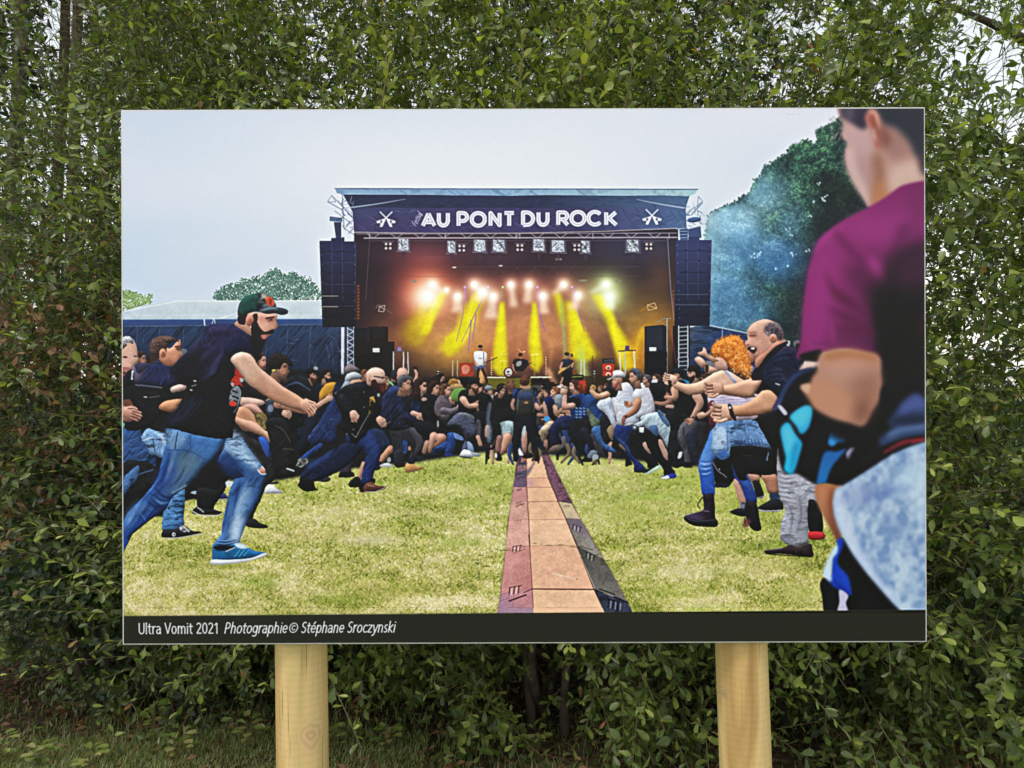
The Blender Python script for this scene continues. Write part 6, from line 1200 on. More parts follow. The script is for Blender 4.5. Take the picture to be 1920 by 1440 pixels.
# unit leaf along +x, blade in xy, obovate, folded at the midrib
LV = np.array([(0,0,0),(.34,.17,.03),(.72,.25,.05),(.93,.13,.03),(1,0,-.03),(.93,-.13,.03),(.72,-.25,.05),(.34,-.17,.03),(.5,0,-.02)], float)
LF = np.array([(0,8,1),(1,8,2),(2,8,3),(3,8,4),(4,8,5),(5,8,6),(6,8,7),(7,8,0)])
LV4 = np.array([(0,0,0),(.6,.24,.05),(1,0,-.03),(.6,-.24,.05)], float); LF4 = np.array([(0,2,1),(0,3,2)])
def leaves(pos, ax, nrm, ln, wd, simple_=False):
    V, Fc = (LV4, LF4) if simple_ else (LV, LF)
    ax = norm(ax); side = norm(np.cross(nrm, ax)); nn = np.cross(ax, side)
    curl = 1
    v = pos[:, None]+ln[:, None, None]*(V[None, :, 0, None]*ax[:, None]+V[None, :, 1, None]*wd[:, None, None]*side[:, None]+(V[None, :, 2, None]-.12*V[None, :, 0, None]**2*curl)*nn[:, None])
    n = len(pos); f = (Fc[None]+(np.arange(n)*len(V))[:, None, None]).reshape(-1, 3)
    return v.reshape(-1, 3), f, len(V)
def set_tint(me, t):
    a = me.attributes.new('tint', 'FLOAT', 'POINT'); a.data.foreach_set('value', t.astype(np.float32))
def tubes(P0, P1, r0, r1, k=3):
    d = norm(P1-P0); up = np.where(np.abs(d[:, 2:3]) > .9, [[1., 0, 0]], [[0., 0, 1]]); s = norm(np.cross(d, up)); t = np.cross(d, s)
    a = np.arange(k)*2*math.pi/k
    ring = np.cos(a)[None, :, None]*s[:, None]+np.sin(a)[None, :, None]*t[:, None]
    v = np.concatenate([P0[:, None]+ring*r0[:, None, None], P1[:, None]+ring*r1[:, None, None]], 1)
    n = len(P0); q = np.arange(k); f = np.stack([q, (q+1) % k, (q+1) % k+k, q+k], 1)
    return v.reshape(-1, 3), (f[None]+(np.arange(n)*2*k)[:, None, None]).reshape(-1, 4)
def limb(pts, r0, r1, k=8, seed=0):
    "one bent tapered limb as connected rings"
    p = np.asarray(pts, float)
    q = []
    for i in range(len(p)-1):
        a = p[max(i-1, 0)]; b = p[i]; c = p[i+1]; d = p[min(i+2, len(p)-1)]
        for t in np.arange(6)/6: q.append(.5*((2*b)+(c-a)*t+(2*a-5*b+4*c-d)*t*t+(3*b-a-3*c+d)*t**3))
    q.append(p[-1]); q = np.array(q); n = len(q); g = np.random.default_rng(seed)
    d = norm(np.gradient(q, axis=0)); s = norm(np.cross(d, np.array([.3, 1., .2]))); t = np.cross(d, s)
    r = np.linspace(r0, r1, n)*(1+g.normal(0, .04, n)); a = np.arange(k)*2*math.pi/k
    v = q[:, None]+r[:, None, None]*(np.cos(a)[None, :, None]*s[:, None]+np.sin(a)[None, :, None]*t[:, None])*(1+g.normal(0, .05, (n, k, 1)))
    f = []
    for i in range(n-1):
        for j in range(k): f.append((i*k+j, i*k+(j+1) % k, (i+1)*k+(j+1) % k, (i+1)*k+j))
    return v.reshape(-1, 3), np.array(f)
def join(parts):
    V, Fc, o = [], [], 0
    for v, f in parts: V.append(v); Fc.append(f+o); o += len(v)
    return np.vstack(V), np.vstack(Fc)
# leaf meshes shared by the leaves that are single objects
LEAF_ME = {}
def leaf_mesh(mat, kk):
    key = (mat.name, kk)
    if key not in LEAF_ME:
        v = LV.copy(); tt = (.45, .62, .78, .9, .3, .55)[kk]; wd = (.9, 1.15, 1.0, 1.3, .8, 1.1)[kk]
        v[:, 1] *= wd; v[:, 2] = v[:, 2]*(1+.5*kk/5)-.14*v[:, 0]**2*(1+.3*(kk % 3))
        me = mesh('leaf', v, LF, mat); set_tint(me, np.full(9, tt)); LEAF_ME[key] = me
    return LEAF_ME[key]
def shoots(seeds, dirs, g, length=(.18, .34), nleaf=11, leaf=(.035, .06), wd=(.6, 1.12), up=.8, along=0, face=0):
    "returns leaf arrays and stem segments of curved shoots"
    n = len(seeds); L_ = g.uniform(*length, n); d = norm(dirs+g.normal(0, .35, (n, 3)))
    bend = g.normal(0, .35*(1-.5*along), (n, 3)); bend[:, 2] -= .25
    t = (np.arange(nleaf)+.6)/nleaf
    P_ = seeds[:, None]+L_[:, None, None]*(d[:, None]*t[None, :, None]+bend[:, None]*.5*(t**2)[None, :, None])
    T_ = norm(d[:, None]+bend[:, None]*t[None, :, None])
    pol = norm(np.cross(T_, g.normal(0, 1, (n, 1, 3))))
    ang = (np.arange(nleaf)*2.4)[None]+g.uniform(0, 6, (n, 1))
    b2 = np.cross(T_, pol); rad = np.cos(ang)[..., None]*pol+np.sin(ang)[..., None]*b2
    ax = norm(T_*(g.uniform(.35, .9, (n, nleaf, 1))+along*.6)+rad*.9+g.normal(0, .12, (n, nleaf, 3)))
    nr = norm(np.array([0, -.25-face, up-.4*face])+rad*-.25+g.normal(0, .42, (n, nleaf, 3)))
    ln = g.uniform(*leaf, (n, nleaf))*(1-.35*np.abs(t-.45)[None]*2*.6)
    wds = g.uniform(*wd, (n, nleaf))
    k = 4; tt = np.linspace(0, 1, k+1)
    Q = seeds[:, None]+L_[:, None, None]*(d[:, None]*tt[None, :, None]+bend[:, None]*.5*(tt**2)[None, :, None])
    seg = (Q[:, :-1].reshape(-1, 3), Q[:, 1:].reshape(-1, 3), np.tile(np.linspace(.0022, .0012, k), n), np.tile(np.linspace(.0018, .0008, k), n))
    return P_.reshape(-1, 3), ax.reshape(-1, 3), nr.reshape(-1, 3), ln.ravel(), wds.ravel(), seg
def proj(p): return 960+p[:, 0]/p[:, 1]*F, 720-(p[:, 2]-CAMZ)/p[:, 1]*F
HOLES = [(124,46,42,60),(118,150,14,9),(1866,120,30,48),(1895,240,20,36),(1836,52,26,20),(1455,35,15,20),(1482,72,18,14),(1300,120,14,11),(1290,30,14,10),(1440,152,24,24),(1312,190,20,12),(1545,175,14,10),(1640,180,12,9),(1904,335,14,22),(1772,575,18,8),(1890,528,30,12),(1862,642,18,9),(1835,925,72,20),(1765,955,20,10),(1600,1275,26,14),(1755,1075,16,20),(880,60,6,5),(640,30,7,6)]
def openings(P_, g, extra=()):
    "natural gaps: tunnels between the twigs through which the sky or the meadow shows"
    u, v = P_[:, 0]/P_[:, 1], (P_[:, 2]-CAMZ)/P_[:, 1]; k = np.zeros(len(P_))
    for a, b, rx, ry in list(HOLES)+list(extra):
        d = ((u-(a-960)/F)*F/rx)**2+((v-(720-b)/F)*F/ry)**2; k = np.maximum(k, np.exp(-(d/1.3)**2))
    return g.random(len(P_)) > k*.985
def shrub(name, label, cat, base, top, half, y0, y1, nshoot, mat, tint, seed, limbs=7, single=260, dens=None, leaf=(.035, .06), group=None, length=(.18, .34), outward=.7, upw=.35, simple_=False, lean=0, nl=11, limb_r=.022, zmin=.02, clumps=60, spread=.2, longs=0, slant=(0, -.4, .8), wd=(.6, 1.12), face=0, gaps=()):
    """one shrub: limbs from the ground, clumps of leafy shoots; the foremost leaves single objects"""
    g = np.random.default_rng(seed)
    root = thing(name, (base, (y0+y1)/2, 0), label, cat, group)
    # clump centres filling the volume, denser to the front
    n_c = clumps
    cx = base+g.uniform(-half, half, n_c); cz = g.uniform(zmin, top, n_c)
    cy = y0+(y1-y0)*g.random(n_c)**1.5+.25*np.abs(cx-base)/half*.6
    ci = g.integers(0, n_c, nshoot); c = np.stack([cx, cy, cz], 1)[ci]
    s = c+g.normal(0, 1, (nshoot, 3))*[spread, spread*.8, spread]
    s[:, 0] += lean*s[:, 2]; s[:, 1] += .8*np.clip(.75-s[:, 2], 0, .75)*np.clip(1-(s[:, 0]+.3)*.6, .25, 1)
    s = s[(s[:, 2] > zmin) & (s[:, 1] > y0-.12) & (s[:, 2] < top+.3)]
    if dens is not None: s = s[g.random(len(s)) < dens(s)]
    d = norm(np.stack([(s[:, 0]-base)*.5, -outward*np.ones(len(s)), upw*np.ones(len(s))+.2*(s[:, 2]-1)], 1)+g.normal(0, .3, (len(s), 3)))
    P_, ax, nr, ln, wd, seg = shoots(s, d, g, leaf=leaf, length=length, nleaf=nl, wd=wd, face=face)
    if longs:
        s2 = s[g.permutation(len(s))[:longs*2]]; s2 = s2[(s2[:, 1] < y0+.5)][:longs]
        q = shoots(s2, np.array(slant)+g.normal(0, .18, (len(s2), 3)), g, leaf=(leaf[0], leaf[1]*.95), length=(.5, .85), nleaf=24, wd=(.5, .8), along=1)
        P_, ax, nr, ln, wd = [np.concatenate([a, b]) for a, b in zip((P_, ax, nr, ln, wd), q[:5])]; seg = tuple(np.concatenate([a, b]) for a, b in zip(seg, q[5]))
    k = (P_[:, 2] > .01) & openings(P_, g, gaps); P_, ax, nr, ln, wd = P_[k], ax[k], nr[k], ln[k], wd[k]
    t = np.clip(g.normal(tint, .21, len(P_)), .02, .96); dead = g.random(len(P_)) < .006; t[dead] = 1.0
    # foremost leaves in view become single objects
    px, py = proj(P_); vis = (px > 0) & (px < 1920) & (py > 0) & (py < 1440) & ~((px > 215) & (px < 1745) & (py > 195) & (py < 1215))
    order = np.argsort(np.where(vis, P_[:, 1]/ln, 1e9))[:single]; order = order[vis[order]]
    rest = np.ones(len(P_), bool); rest[order] = False
    off = np.array(root.location)
    v, f, kv = leaves(P_[rest], ax[rest], nr[rest], ln[rest], wd[rest], simple_)
    me = mesh('foliage', v-off, f, mat); set_tint(me, np.repeat(t[rest], kv)); obj('foliage', me, root, 'stuff')
    for i in order:
        A = norm(ax[i]); Sd = norm(np.cross(nr[i], A)); N_ = np.cross(A, Sd); L_ = ln[i]*1.0
        kk = int(min(3, max(0, (t[i]-.25)*5))) if g.random() < .8 else int(g.integers(0, 6))
        o = bpy.data.objects.new('leaf', leaf_mesh(mat, kk)); col.objects.link(o); o.parent = root
        q = P_[i]-off
        o.matrix_local = Matrix(((A[0]*L_, Sd[0]*L_, N_[0]*L_, q[0]), (A[1]*L_, Sd[1]*L_, N_[1]*L_, q[1]), (A[2]*L_, Sd[2]*L_, N_[2]*L_, q[2]), (0, 0, 0, 1)))
    tv, tf = tubes(*[np.asarray(q) for q in seg]); obj('twigs', mesh('twigs', tv-off, tf, M_TWIG), root, 'stuff')
    for i in range(limbs):
        a = g.uniform(-1, 1); p = [(base+a*half*.25, (y0+y1)/2+g.uniform(.25, .6), -.05)]
        for j in range(1, 5): p.append((base+a*half*(.25+.3*j)+g.normal(0, .16)+lean*top*j/4, (y0+y1)/2+.4-.08*j*g.uniform(0, 1.2)+g.normal(0, .08), top*(.62 if top > 2 else .9)*j/4*g.uniform(.8, 1)))
        v, f = limb(np.array(p)-off, limb_r*g.uniform(.6, 1.2), .006, 7, seed+i); obj('branch', mesh('branch', v, f, M_BARK), root)
    return root
# ------------------------------------------------------------------
# the display panel: printed sheet on a white board, two round pine posts
# ------------------------------------------------------------------
def srgb_image():
    im = bpy.data.images.new('festival_print', CW, CH, alpha=False)
    px = np.ones((CH, CW, 4), np.float32); px[..., :3] = CAN[::-1]
    im.pixels.foreach_set(px.ravel()); im.update(); im.pack()
    return im
DP = 1.44; S1 = F/DP
pc = at(982.2, 705, DP); BW, BH = 1509.5/S1, 1004/S1
board = thing('display_panel', (pc.x, DP, 0), 'large printed concert photograph with black caption strip on two round wooden posts', 'display panel')
roll = Matrix.Rotation(-.0034, 4, 'Y')
def boxm(name, w_, d_, h_, mat, bev=.0012):
    import bmesh
    bm = bmesh.new(); bmesh.ops.create_cube(bm, size=1); bmesh.ops.scale(bm, vec=(w_, d_, h_), verts=bm.verts)
    bmesh.ops.bevel(bm, geom=bm.edges[:], offset=bev, segments=2, affect='EDGES')
    me = bpy.data.meshes.new(name); bm.to_mesh(me); bm.free(); me.materials.append(mat); return me
M_WHITE = simple('white_board_edge', (.72, .72, .7), .45, .4, (40, (.62, .62, .6)))
o = obj('backing_board', boxm('backing_board', BW, .01, BH, M_WHITE), board); o.matrix_local = Matrix.Translation((0, .006, pc.z)) @ roll
# printed sheet
NX, NZ = 24, 16
cn = np.array([(228, 207.5), (1733.5, 203.6), (233.2, 1205.8), (1735.6, 1202)], float)
W2, H2 = BW/2-.0026, BH/2-.0026
v, uv = [], []
for j in range(NZ+1):
    for i in range(NX+1):
        s_, t_ = i/NX, j/NZ
        v.append((-W2+2*W2*s_, 0, H2-2*H2*t_))
        p = (cn[0]*(1-s_)+cn[1]*s_)*(1-t_)+(cn[2]*(1-s_)+cn[3]*s_)*t_
        uv.append(((p[0]-CX0)/CW, 1-(p[1]-CY0)/CH))
f = [(j*(NX+1)+i, (j+1)*(NX+1)+i, (j+1)*(NX+1)+i+1, j*(NX+1)+i+1) for j in range(NZ) for i in range(NX)]
m, n, l, b, out = nodes('printed_sheet')
im = nd(n, 'TexImage'); im.image = srgb_image(); im.extension = 'EXTEND'
l.new(im.outputs[0], b.inputs['Base Color']); b.inputs['Roughness'].default_value = .38; b.inputs['Specular IOR Level'].default_value = .22
geo = nd(n, 'NewGeometry'); wn = nd(n, 'TexNoise', Scale=2.2, Detail=1.0); l.new(geo.outputs['Position'], wn.inputs['Vector'])
wf = nd(n, 'TexNoise', Scale=900.0, Detail=1.0); l.new(geo.outputs['Position'], wf.inputs['Vector'])
bp = nd(n, 'Bump', Strength=.06, Distance=.0005); l.new(wf.outputs[0], bp.inputs['Height']); l.new(bp.outputs[0], b.inputs['Normal'])
me = mesh('printed_sheet', v, f, m); ul = me.uv_layers.new(name='UVMap')
for lp in me.loops: ul.data[lp.index].uv = uv[lp.vertex_index]
o = obj('printed_sheet', me, board); o.matrix_local = Matrix.Translation((0, .0004, pc.z)) @ roll
# posts
def post(px_top, px_bot, mat, seed, lab):
    Yp = DP+.0115+.0495; g = np.random.default_rng(seed)
    xt = (px_top-960)/F*Yp; xb = (px_bot-960)/F*Yp
    zt = CAMZ-(1208-720)/F*Yp; zb = CAMZ-(1440-720)/F*Yp; sl = (xb-xt)/(zb-zt)
    z0, z1 = -.25, 1.9; nz, na = 40, 56
    v = []
    for i in range(nz+1):
        z = z0+(z1-z0)*i/nz
        for k in range(na):
            a = k/na*2*math.pi; r = .0490*(1+.006*math.sin(3*a+z*2+seed)+.004*math.sin(5*a-z*5))*(1+.012*(1.2-z))
            v.append((r*math.cos(a)+sl*(z-zt), r*math.sin(a), z))
    f = [(i*na+k, i*na+(k+1) % na, (i+1)*na+(k+1) % na, (i+1)*na+k) for i in range(nz) for k in range(na)]+[tuple(range(na))[::-1], tuple(nz*na+k for k in range(na))]
    o = obj('wooden_post', mesh('wooden_post', v, f, mat), board, label=lab)
    o.matrix_local = Matrix.Translation((xt-pc.x, Yp-DP, 0))
    return o
post(565, 568, wood_mat(3.1, [(.028, -.04, .835, .027, (.50, .33, .15)), (-.03, -.039, .60, .012, (.4, .25, .1))]), 1, 'left post, with a ringed knot low on its right side')
post(1389.5, 1397.5, wood_mat(7.7, [(.012, -.047, .93, .0045, (.30, .13, .05)), (-.040, -.028, .908, .009, (.2, .14, .08))]), 2, 'right post, with a small reddish knot')
# ------------------------------------------------------------------
# hedge of shrubs behind the panel
# ------------------------------------------------------------------
def gauss(p, x, z, sx, sz): return np.exp(-((p[:, 0]-x)/sx)**2-((p[:, 2]-z)/sz)**2)
def dn_left(p):
    k = np.ones(len(p))-.45*np.clip((1.1-p[:, 2])*2, 0, 1); k -= .5*gauss(p, -1.74, 2.95, .12, .12)+.6*gauss(p, -1.7, 1.45, .2, .18)
    return np.clip(k, .02, 1)
def dn_mid(p):
    return np.clip(1-.62*np.clip((1.15-p[:, 2])*2.5, 0, 1)-.35*gauss(p, .1, .78, .12, .15)-.3*gauss(p, .55, 2.9, .3, .25), .05, 1)
def dn_right(p):
    k = 1-.6*np.clip((p[:, 2]-2.2)*1.6, 0, 1)*np.clip((p[:, 0]-.45)*3, 0, 1)
    k -= .5*np.clip((1.1-p[:, 2])*2, 0, 1)*np.clip((2.0-p[:, 0])*2, 0, 1)
    k -= .5*gauss(p, 1.93, 2.55, .22, .35)+.75*gauss(p, 1.85, 1.1, .3, .12)+.7*gauss(p, 1.32, .36, .12, .1)
    return np.clip(k, .03, 1)
GRP = 'shrubs of the hedge behind the panel'
shrub('willow_shrub', 'dark small-leaved shrub at the left edge of the photo, beside the panel', 'shrub', -2.0, 3.3, .75, 2.85, 4.3, 3300, M_WIL, .45, 101, gaps=((185,720,48,62),(60,800,20,25),(200,960,26,30)), dens=dn_left, group=GRP, limbs=4, longs=150, slant=(-.5, -.5, .45), leaf=(.026, .048), spread=.22)
shrub('willow_shrub', 'shrub with long slanting twigs above the top left corner of the panel', 'shrub', -.95, 3.4, .62, 2.8, 4.3, 2700, M_WIL, .67, 102, dens=dn_mid, group=GRP, limbs=4, longs=200, slant=(-.6, -.5, .4), leaf=(.03, .054), lean=.06)
shrub('willow_shrub', 'shrub sending fresh yellow-green upright shoots above the middle of the panel', 'shrub', .05, 3.4, .62, 2.75, 4.3, 2700, M_WIL, .76, 103, dens=dn_mid, group=GRP, limbs=4, longs=170, slant=(.1, -.4, .8), leaf=(.034, .058), upw=.5)
shrub('willow_shrub', 'thinly leaved shrub with sky showing through, above the right half of the panel', 'shrub', 1.0, 3.4, .6, 2.8, 4.3, 3000, M_WIL, .64, 104, dens=dn_right, group=GRP, limbs=5, longs=130, slant=(.4, -.5, .6), leaf=(.032, .056))
shrub('willow_shrub', 'grey-green broad-leaved shrub at the right edge of the photo, beside the panel', 'shrub', 1.95, 3.3, .62, 2.7, 4.3, 3000, M_WIL, .56, 105, dens=dn_right, group=GRP, limbs=5, longs=130, slant=(-.3, -.6, .3), leaf=(.04, .064), single=290)
# hanging leafy sprays low between and beside the posts
GLO = 'low bushes at the foot of the hedge'
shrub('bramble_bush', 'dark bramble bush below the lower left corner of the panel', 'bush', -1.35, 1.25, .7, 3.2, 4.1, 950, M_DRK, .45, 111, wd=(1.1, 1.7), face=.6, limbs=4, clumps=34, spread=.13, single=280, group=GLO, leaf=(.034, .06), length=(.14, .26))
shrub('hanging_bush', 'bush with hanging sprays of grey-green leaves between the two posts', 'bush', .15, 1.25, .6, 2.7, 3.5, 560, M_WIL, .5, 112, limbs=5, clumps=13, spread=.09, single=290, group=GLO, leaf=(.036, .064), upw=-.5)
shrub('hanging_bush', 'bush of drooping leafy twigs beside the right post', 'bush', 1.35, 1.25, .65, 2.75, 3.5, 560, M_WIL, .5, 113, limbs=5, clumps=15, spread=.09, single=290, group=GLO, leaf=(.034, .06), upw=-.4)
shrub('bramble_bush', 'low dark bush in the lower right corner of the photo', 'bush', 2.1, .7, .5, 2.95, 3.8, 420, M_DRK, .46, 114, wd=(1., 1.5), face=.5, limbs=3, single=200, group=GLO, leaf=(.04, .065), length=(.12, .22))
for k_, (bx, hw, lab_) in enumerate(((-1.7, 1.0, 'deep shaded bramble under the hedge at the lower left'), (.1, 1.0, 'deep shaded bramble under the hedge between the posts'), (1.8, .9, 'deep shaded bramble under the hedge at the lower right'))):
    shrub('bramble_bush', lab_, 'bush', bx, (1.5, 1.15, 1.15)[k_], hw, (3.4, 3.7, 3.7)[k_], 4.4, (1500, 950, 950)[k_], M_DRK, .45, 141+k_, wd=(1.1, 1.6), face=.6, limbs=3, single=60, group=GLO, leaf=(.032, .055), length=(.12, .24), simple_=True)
# single upright fresh shoots standing over the panel's top edge
def shoot(x, y, z0, z1, lab, n, mat, tint, seed, lf=.055, bend=.03):
    g = np.random.default_rng(seed); root = thing('leafy_shoot', (x, y, z0), lab, 'shoot', 'fresh shoots sticking out of the hedge')
    pts = [(0, 0, 0), (bend*.5, -.01, (z1-z0)*.35), (bend, 0, (z1-z0)*.7), (bend*.6, .005, z1-z0)]
    v, f = limb(pts, .004, .0014, 5, seed); obj('stem', mesh('stem', v, f, M_TWIG), root)
    for i in range(n):
        t = (i+.5)/n; a = i*2.4+g.uniform(-.3, .3); A = norm(np.array([math.cos(a)*.8, math.sin(a)*.6-.2, .75+.5*t])); nr = norm(np.array([-math.cos(a)*.5, -.8, .6])+g.normal(0, .2, 3))
        Sd = norm(np.cross(nr, A)); N_ = np.cross(A, Sd); L_ = lf*(1.05-.45*t)*g.uniform(.85, 1.15); kk = int(g.choice([1, 2, 3, 3])) if t > .45 else int(g.choice([0, 1, 2]))
        o = bpy.data.objects.new('leaf', leaf_mesh(mat, kk)); col.objects.link(o); o.parent = root
        q = np.array([bend*math.sin(t*2.4), 0, t*(z1-z0)])
        o.matrix_local = Matrix(((A[0]*L_, Sd[0]*L_, N_[0]*L_, q[0]), (A[1]*L_, Sd[1]*L_, N_[1]*L_, q[1]), (A[2]*L_, Sd[2]*L_, N_[2]*L_, q[2]), (0, 0, 0, 1)))
for k, (px, ya, yb, lab, nn) in enumerate(((964, 230, 45, 'tallest yellow-green shoot, above the middle of the panel', 13), (712, 230, 75, 'fresh shoot above the P of the banner, left of the tallest one', 15), (800, 230, 150, 'short fresh shoot just right of the one over the banner', 9), (1088, 150, 20, 'bright leafy shoot near the top edge, right of the tallest shoot', 14), (1170, 215, 60, 'thin shoot above the right part of the stage banner', 11), (1390, 190, 60, 'broad-leaved shoot in the sky gap above the tree in the print', 11), (1540, 150, 30, 'shoot above the young man in the maroon shirt', 10), (1835, 650, 520, 'pale shoot beside the right edge of the panel at half height', 10), (1800, 420, 270, 'shoot near the upper right edge of the panel', 9))):
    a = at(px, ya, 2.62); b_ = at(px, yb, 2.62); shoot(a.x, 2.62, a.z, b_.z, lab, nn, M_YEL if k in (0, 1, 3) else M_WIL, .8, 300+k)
# withered brown bush behind the left shrub
shrub('withered_bush', 'withered brown-leaved bush showing through the hedge left of the panel', 'bush', -1.8, 1.75, .3, 3.0, 3.5, 300, M_DRY, .5, 121, limbs=4, single=120, leaf=(.03, .055), spread=.16, dens=lambda p: (p[:, 2] > .9)*1.0)
shrub('withered_bush', 'withered brown twigs and leaves seen below the middle of the panel', 'bush', .12, 1.05, .12, 3.25, 3.6, 60, M_DRY, .55, 122, limbs=3, single=60, leaf=(.025, .045), spread=.08, zmin=.7, clumps=8)
# ------------------------------------------------------------------
# second row and trees behind
# ------------------------------------------------------------------
M_DBARK = simple('dark_bark', (.025, .02, .015), .95, .1, (14, (.07, .055, .04)), .5)
def rear(name, label, base, half, top, y0, y1, n, mat, tint, seed, dens=None, leaf=(.07, .12)):
    return shrub(name, label, 'thicket', base, top, half, y0, y1, n, mat, tint, seed, limbs=5, single=0, dens=dens, leaf=leaf, length=(.25, .5), spread=.35, simple_=True, nl=8, limb_r=.03, group='thicket behind the hedge')
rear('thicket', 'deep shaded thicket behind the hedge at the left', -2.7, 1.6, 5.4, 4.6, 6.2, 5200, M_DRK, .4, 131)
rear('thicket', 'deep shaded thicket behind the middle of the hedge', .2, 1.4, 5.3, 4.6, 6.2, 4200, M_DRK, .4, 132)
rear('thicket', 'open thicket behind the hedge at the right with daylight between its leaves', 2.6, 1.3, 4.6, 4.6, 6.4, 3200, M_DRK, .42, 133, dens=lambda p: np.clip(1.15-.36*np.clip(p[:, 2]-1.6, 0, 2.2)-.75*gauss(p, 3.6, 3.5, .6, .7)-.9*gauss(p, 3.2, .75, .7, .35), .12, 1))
def tree(label, x, y, h, r, seed, crown, mat, bark=None, lean=0, forks=5, tint=.5, leaf=(.08, .13), low=.45, n=500, group='trees behind the hedge', first=.35):
    g = np.random.default_rng(seed); root = thing('tree', (x, y, 0), label, 'tree', group)
    tp = [(0, 0, -.1), (lean*.3, 0, h*.3), (lean*.6+g.normal(0, .05), 0, h*.6), (lean, 0, h*.95)]
    v, f = limb(tp, r, r*.3, 12, seed); obj('trunk', mesh('trunk', v, f, bark or M_BARK), root)
    S_, D_ = [], []
    for i in range(forks):
        a = g.uniform(0, 6.28); z = h*g.uniform(first, max(.85, first+.06)); L_ = crown*g.uniform(.7, 1.1)
        e = np.array([math.cos(a)*L_, math.sin(a)*L_, z+L_*g.uniform(.2, .7)]); b_ = np.array([lean*z/h, 0, z]); mi = (b_+e)/2+g.normal(0, .12, 3)
        v, f = limb([b_, mi, e], r*.42, r*.08, 7, seed+i+9); obj('branch', mesh('branch', v, f, bark or M_BARK), root)
        for _ in range(3):
            S_.append(e+g.normal(0, .25, 3)); S_.append(mi+g.normal(0, .3, 3))
    c = np.array(S_)[g.integers(0, len(S_), n)]+g.normal(0, crown*.33, (n, 3)); c = c[c[:, 2] > h*low]
    P_, ax, nr, ln, wd, seg = shoots(c, norm(c-np.array([0, 0, h*.5])), g, leaf=leaf, length=(.3, .6), nleaf=9)
    if y < 12: k = openings(P_+np.array([x, y, 0]), g); P_, ax, nr, ln, wd = P_[k], ax[k], nr[k], ln[k], wd[k]
    v, f, kv = leaves(P_, ax, nr, ln, wd, True); me = mesh('crown', v, f, mat); set_tint(me, np.repeat(np.clip(g.normal(tint, .2, len(P_)), .02, .96), kv)); obj('crown', me, root, 'stuff')
    tv, tf = tubes(*[np.asarray(q) for q in seg]); obj('twigs', mesh('twigs', tv, tf, M_TWIG), root, 'stuff')
tree('pale trunk at the far left edge of the photo, top corner', -3.27, 5.0, 6.5, .07, 201, 1.1, M_DRK, M_PBARK, n=70, first=.88, low=.85)
tree('grey-brown trunk second from the left in the top left corner', -3.15, 5.3, 7, .055, 202, 1.2, M_DRK, M_PBARK, n=70, first=.88, low=.85)
tree('slim trunk just left of the bright sky gap in the top left corner', -2.93, 5.0, 6.5, .06, 203, 1.2, M_DRK, M_PBARK, n=70, first=.88, low=.85, lean=.25)
tree('brown trunk just right of the bright sky gap in the top left corner', -2.72, 5.0, 6.5, .075, 204, 1.2, M_DRK, M_BARK, n=70, first=.88, low=.85, lean=.15)
tree('dark upright tree above the right part of the panel, backlight put into its yellow leaf colour', 2.85, 6.2, 6.5, .075, 205, 1.4, M_YEL, M_DBARK, n=520, tint=.45, leaf=(.06, .1))  # yellow of this crown stands for light from behind
tree('tree with a thick dark limb leaning in from the right edge of the photo', 4.9, 6.6, 6.5, .11, 206, 1.9, M_WIL, M_DBARK, n=420, tint=.5, lean=-.7, forks=8, first=.3)
for k, (x, y, h) in enumerate(((-9, 26, 8), (-3, 30, 9), (3, 27, 6), (9, 25, 4.5), (15, 30, 5), (22, 30, 6), (-17, 28, 8))):
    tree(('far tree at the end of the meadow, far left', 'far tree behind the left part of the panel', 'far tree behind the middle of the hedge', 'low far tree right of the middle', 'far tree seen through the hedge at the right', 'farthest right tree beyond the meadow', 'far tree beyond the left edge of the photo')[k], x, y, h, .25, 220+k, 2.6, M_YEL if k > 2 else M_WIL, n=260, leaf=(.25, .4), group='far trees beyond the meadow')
# big leaning dark limb at the upper right
# ------------------------------------------------------------------
# ground cover
# ------------------------------------------------------------------
def grass(name, n, xr, yr, h, seed, mat, tint=.5, keep=None):
    g = np.random.default_rng(seed); x = g.uniform(*xr, n); y = g.uniform(*yr, n)
    if keep is not None: k = g.random(n) < keep(x, y); x, y = x[k], y[k]; n = len(x)
    z = gz(x, y); H = g.uniform(*h, n); a = g.uniform(0, 6.28, n); b_ = H*g.uniform(.15, .8, n); w_ = H*.03+.0018
    dx, dy = np.cos(a), np.sin(a); v = np.zeros((n, 5, 3))
    for i, (t, q) in enumerate(((0, -1), (0, 1), (.55, -.8), (.55, .8), (1, 0))):
        v[:, i, 0] = x+dx*b_*t*t-dy*w_*q; v[:, i, 1] = y+dy*b_*t*t+dx*w_*q; v[:, i, 2] = z+H*t*(1-.15*t)-.01
    f = (np.array([(0, 1, 3), (0, 3, 2), (2, 3, 4)])[None]+(np.arange(n)*5)[:, None, None]).reshape(-1, 3)
    me = mesh(name, v.reshape(-1, 3), f, mat); set_tint(me, np.repeat(np.clip(g.normal(tint, .2, n), .02, .98), 5)); return obj(name, me, kind='stuff')
M_GR = leaf_mat('grass_blade', [(0, (.06, .11, .02)), (.5, (.13, .2, .04)), (.8, (.26, .3, .08)), (1, (.42, .36, .18))], .25, .3)
o = grass('grass', 60000, (-3.2, 3.2), (2.2, 3.9), (.018, .06), 401, M_GR, .5, keep=lambda x, y: np.clip(1.1-(y-3.0)*1.2, .08, 1)*np.clip(.95-.35*(x+1.2), .25, 1)); o['label'] = 'short green grass at the foot of the hedge'; o['category'] = 'grass'
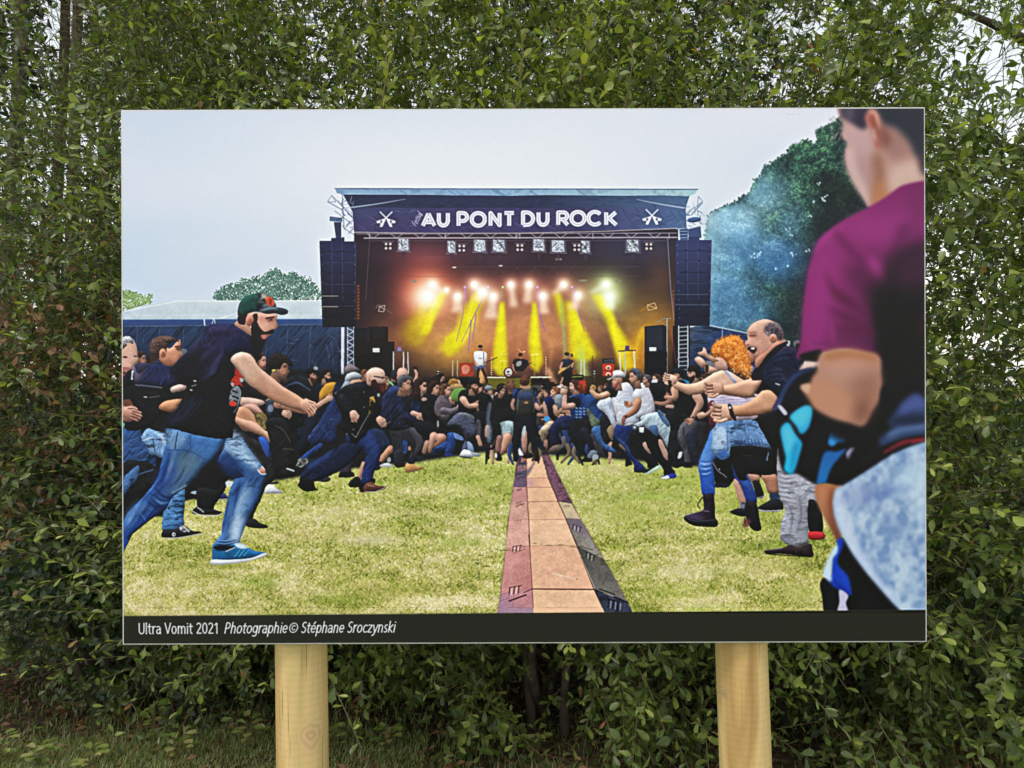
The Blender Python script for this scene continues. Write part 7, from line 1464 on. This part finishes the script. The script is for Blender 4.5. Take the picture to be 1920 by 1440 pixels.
o = grass('sun_tinted_grass', 34000, (-2.4, -.35), (2.5, 3.3), (.018, .05), 404, M_GR, .8, keep=lambda x, y: np.clip(1.3-(y-3.0)*2.2, .1, 1)); o['label'] = 'strip of grass in the lower left corner, sunlight put into its brighter tint'; o['category'] = 'grass'  # extra blades in a paler tint that stands for sunlight
o = grass('meadow_grass', 26000, (-2, 12), (7.5, 17), (.06, .2), 402, M_YEL, .4); o['label'] = 'sunlit meadow grass beyond the hedge'; o['category'] = 'grass'
o = grass('dry_grass', 5000, (1.35, 2.9), (2.9, 3.5), (.05, .16), 403, M_DRY, .75); o['label'] = 'dry straw-coloured grass in the lower right corner'; o['category'] = 'grass'
# litter of fallen leaves
g = np.random.default_rng(77); nL = 5200; P_ = np.stack([g.uniform(-3, 3, nL), g.uniform(2.5, 4.4, nL), np.zeros(nL)], 1); P_[:, 2] = gz(P_[:, 0], P_[:, 1])+.006+g.random(nL)*.012
v, f, kv = leaves(P_, norm(g.normal(0, 1, (nL, 3))*[1, 1, .15]), norm(g.normal(0, .3, (nL, 3))+[0, 0, 1]), g.uniform(.03, .055, nL), g.uniform(.8, 1.3, nL), True)
me = mesh('leaf_litter', v, f, M_DRY); set_tint(me, np.repeat(g.uniform(0, .9, nL), kv)); o = obj('leaf_litter', me, kind='stuff'); o['label'] = 'fallen brown leaves under the hedge'; o['category'] = 'leaf litter'
# low weeds in the grass edge
spots = [(-1.86, 3.05, .1), (-1.62, 2.98, .09), (-1.3, 3.02, .12), (-1.05, 3.1, .13), (-.72, 3.1, .12), (-2.05, 3.1, .13), (-.5, 3.16, .1), (.55, 3.05, .12), (1.25, 3.0, .14), (1.65, 3.0, .12), (.1, 3.15, .1), (-1.48, 3.2, .16)]
plc = ['at the left edge of the photo', 'left part of the grass edge', 'left of the left post, at the bottom edge', 'tall-leaved, left of the left post', 'next to the left post on its left', 'at the very left, by the bramble foot', 'right beside the left post', 'between the posts, right of the middle', 'right of the right post', 'in the lower right, among dry grass', 'between the posts, at the middle', 'under the bramble, behind the grass']
for k, (x, y, h) in enumerate(spots):
    g = np.random.default_rng(500+k); root = thing('weed_plant', (x, y, gz(x, y)), 'low green weed '+plc[k], 'weed', 'low weeds along the grass edge')
    for i in range(16):
        a = i*2.4; hh_ = h*g.uniform(.3, 1); A = norm(np.array([math.cos(a), math.sin(a), .25])); Nn = norm(np.array([-math.cos(a)*.3, -math.sin(a)*.3-.2, 1])); Sd = np.cross(Nn, A); Sd = norm(Sd); N_ = np.cross(A, Sd); L_ = .045*g.uniform(.7, 1.2)
        o = bpy.data.objects.new('leaf', leaf_mesh(M_GR, int(g.integers(0, 4)))); col.objects.link(o); o.parent = root
        q = A*g.uniform(.005, .03); q[2] = hh_
        o.matrix_local = Matrix(((A[0]*L_, Sd[0]*L_, N_[0]*L_, q[0]), (A[1]*L_, Sd[1]*L_, N_[1]*L_, q[1]), (A[2]*L_, Sd[2]*L_, N_[2]*L_, q[2]), (0, 0, 0, 1)))
    v, f = tubes(np.zeros((6, 3)), np.stack([g.normal(0, .02, 6), g.normal(0, .02, 6), np.full(6, h)*g.uniform(.6, 1, 6)], 1), np.full(6, .0018), np.full(6, .001)); obj('stem', mesh('stem', v, f, M_TWIG), root)
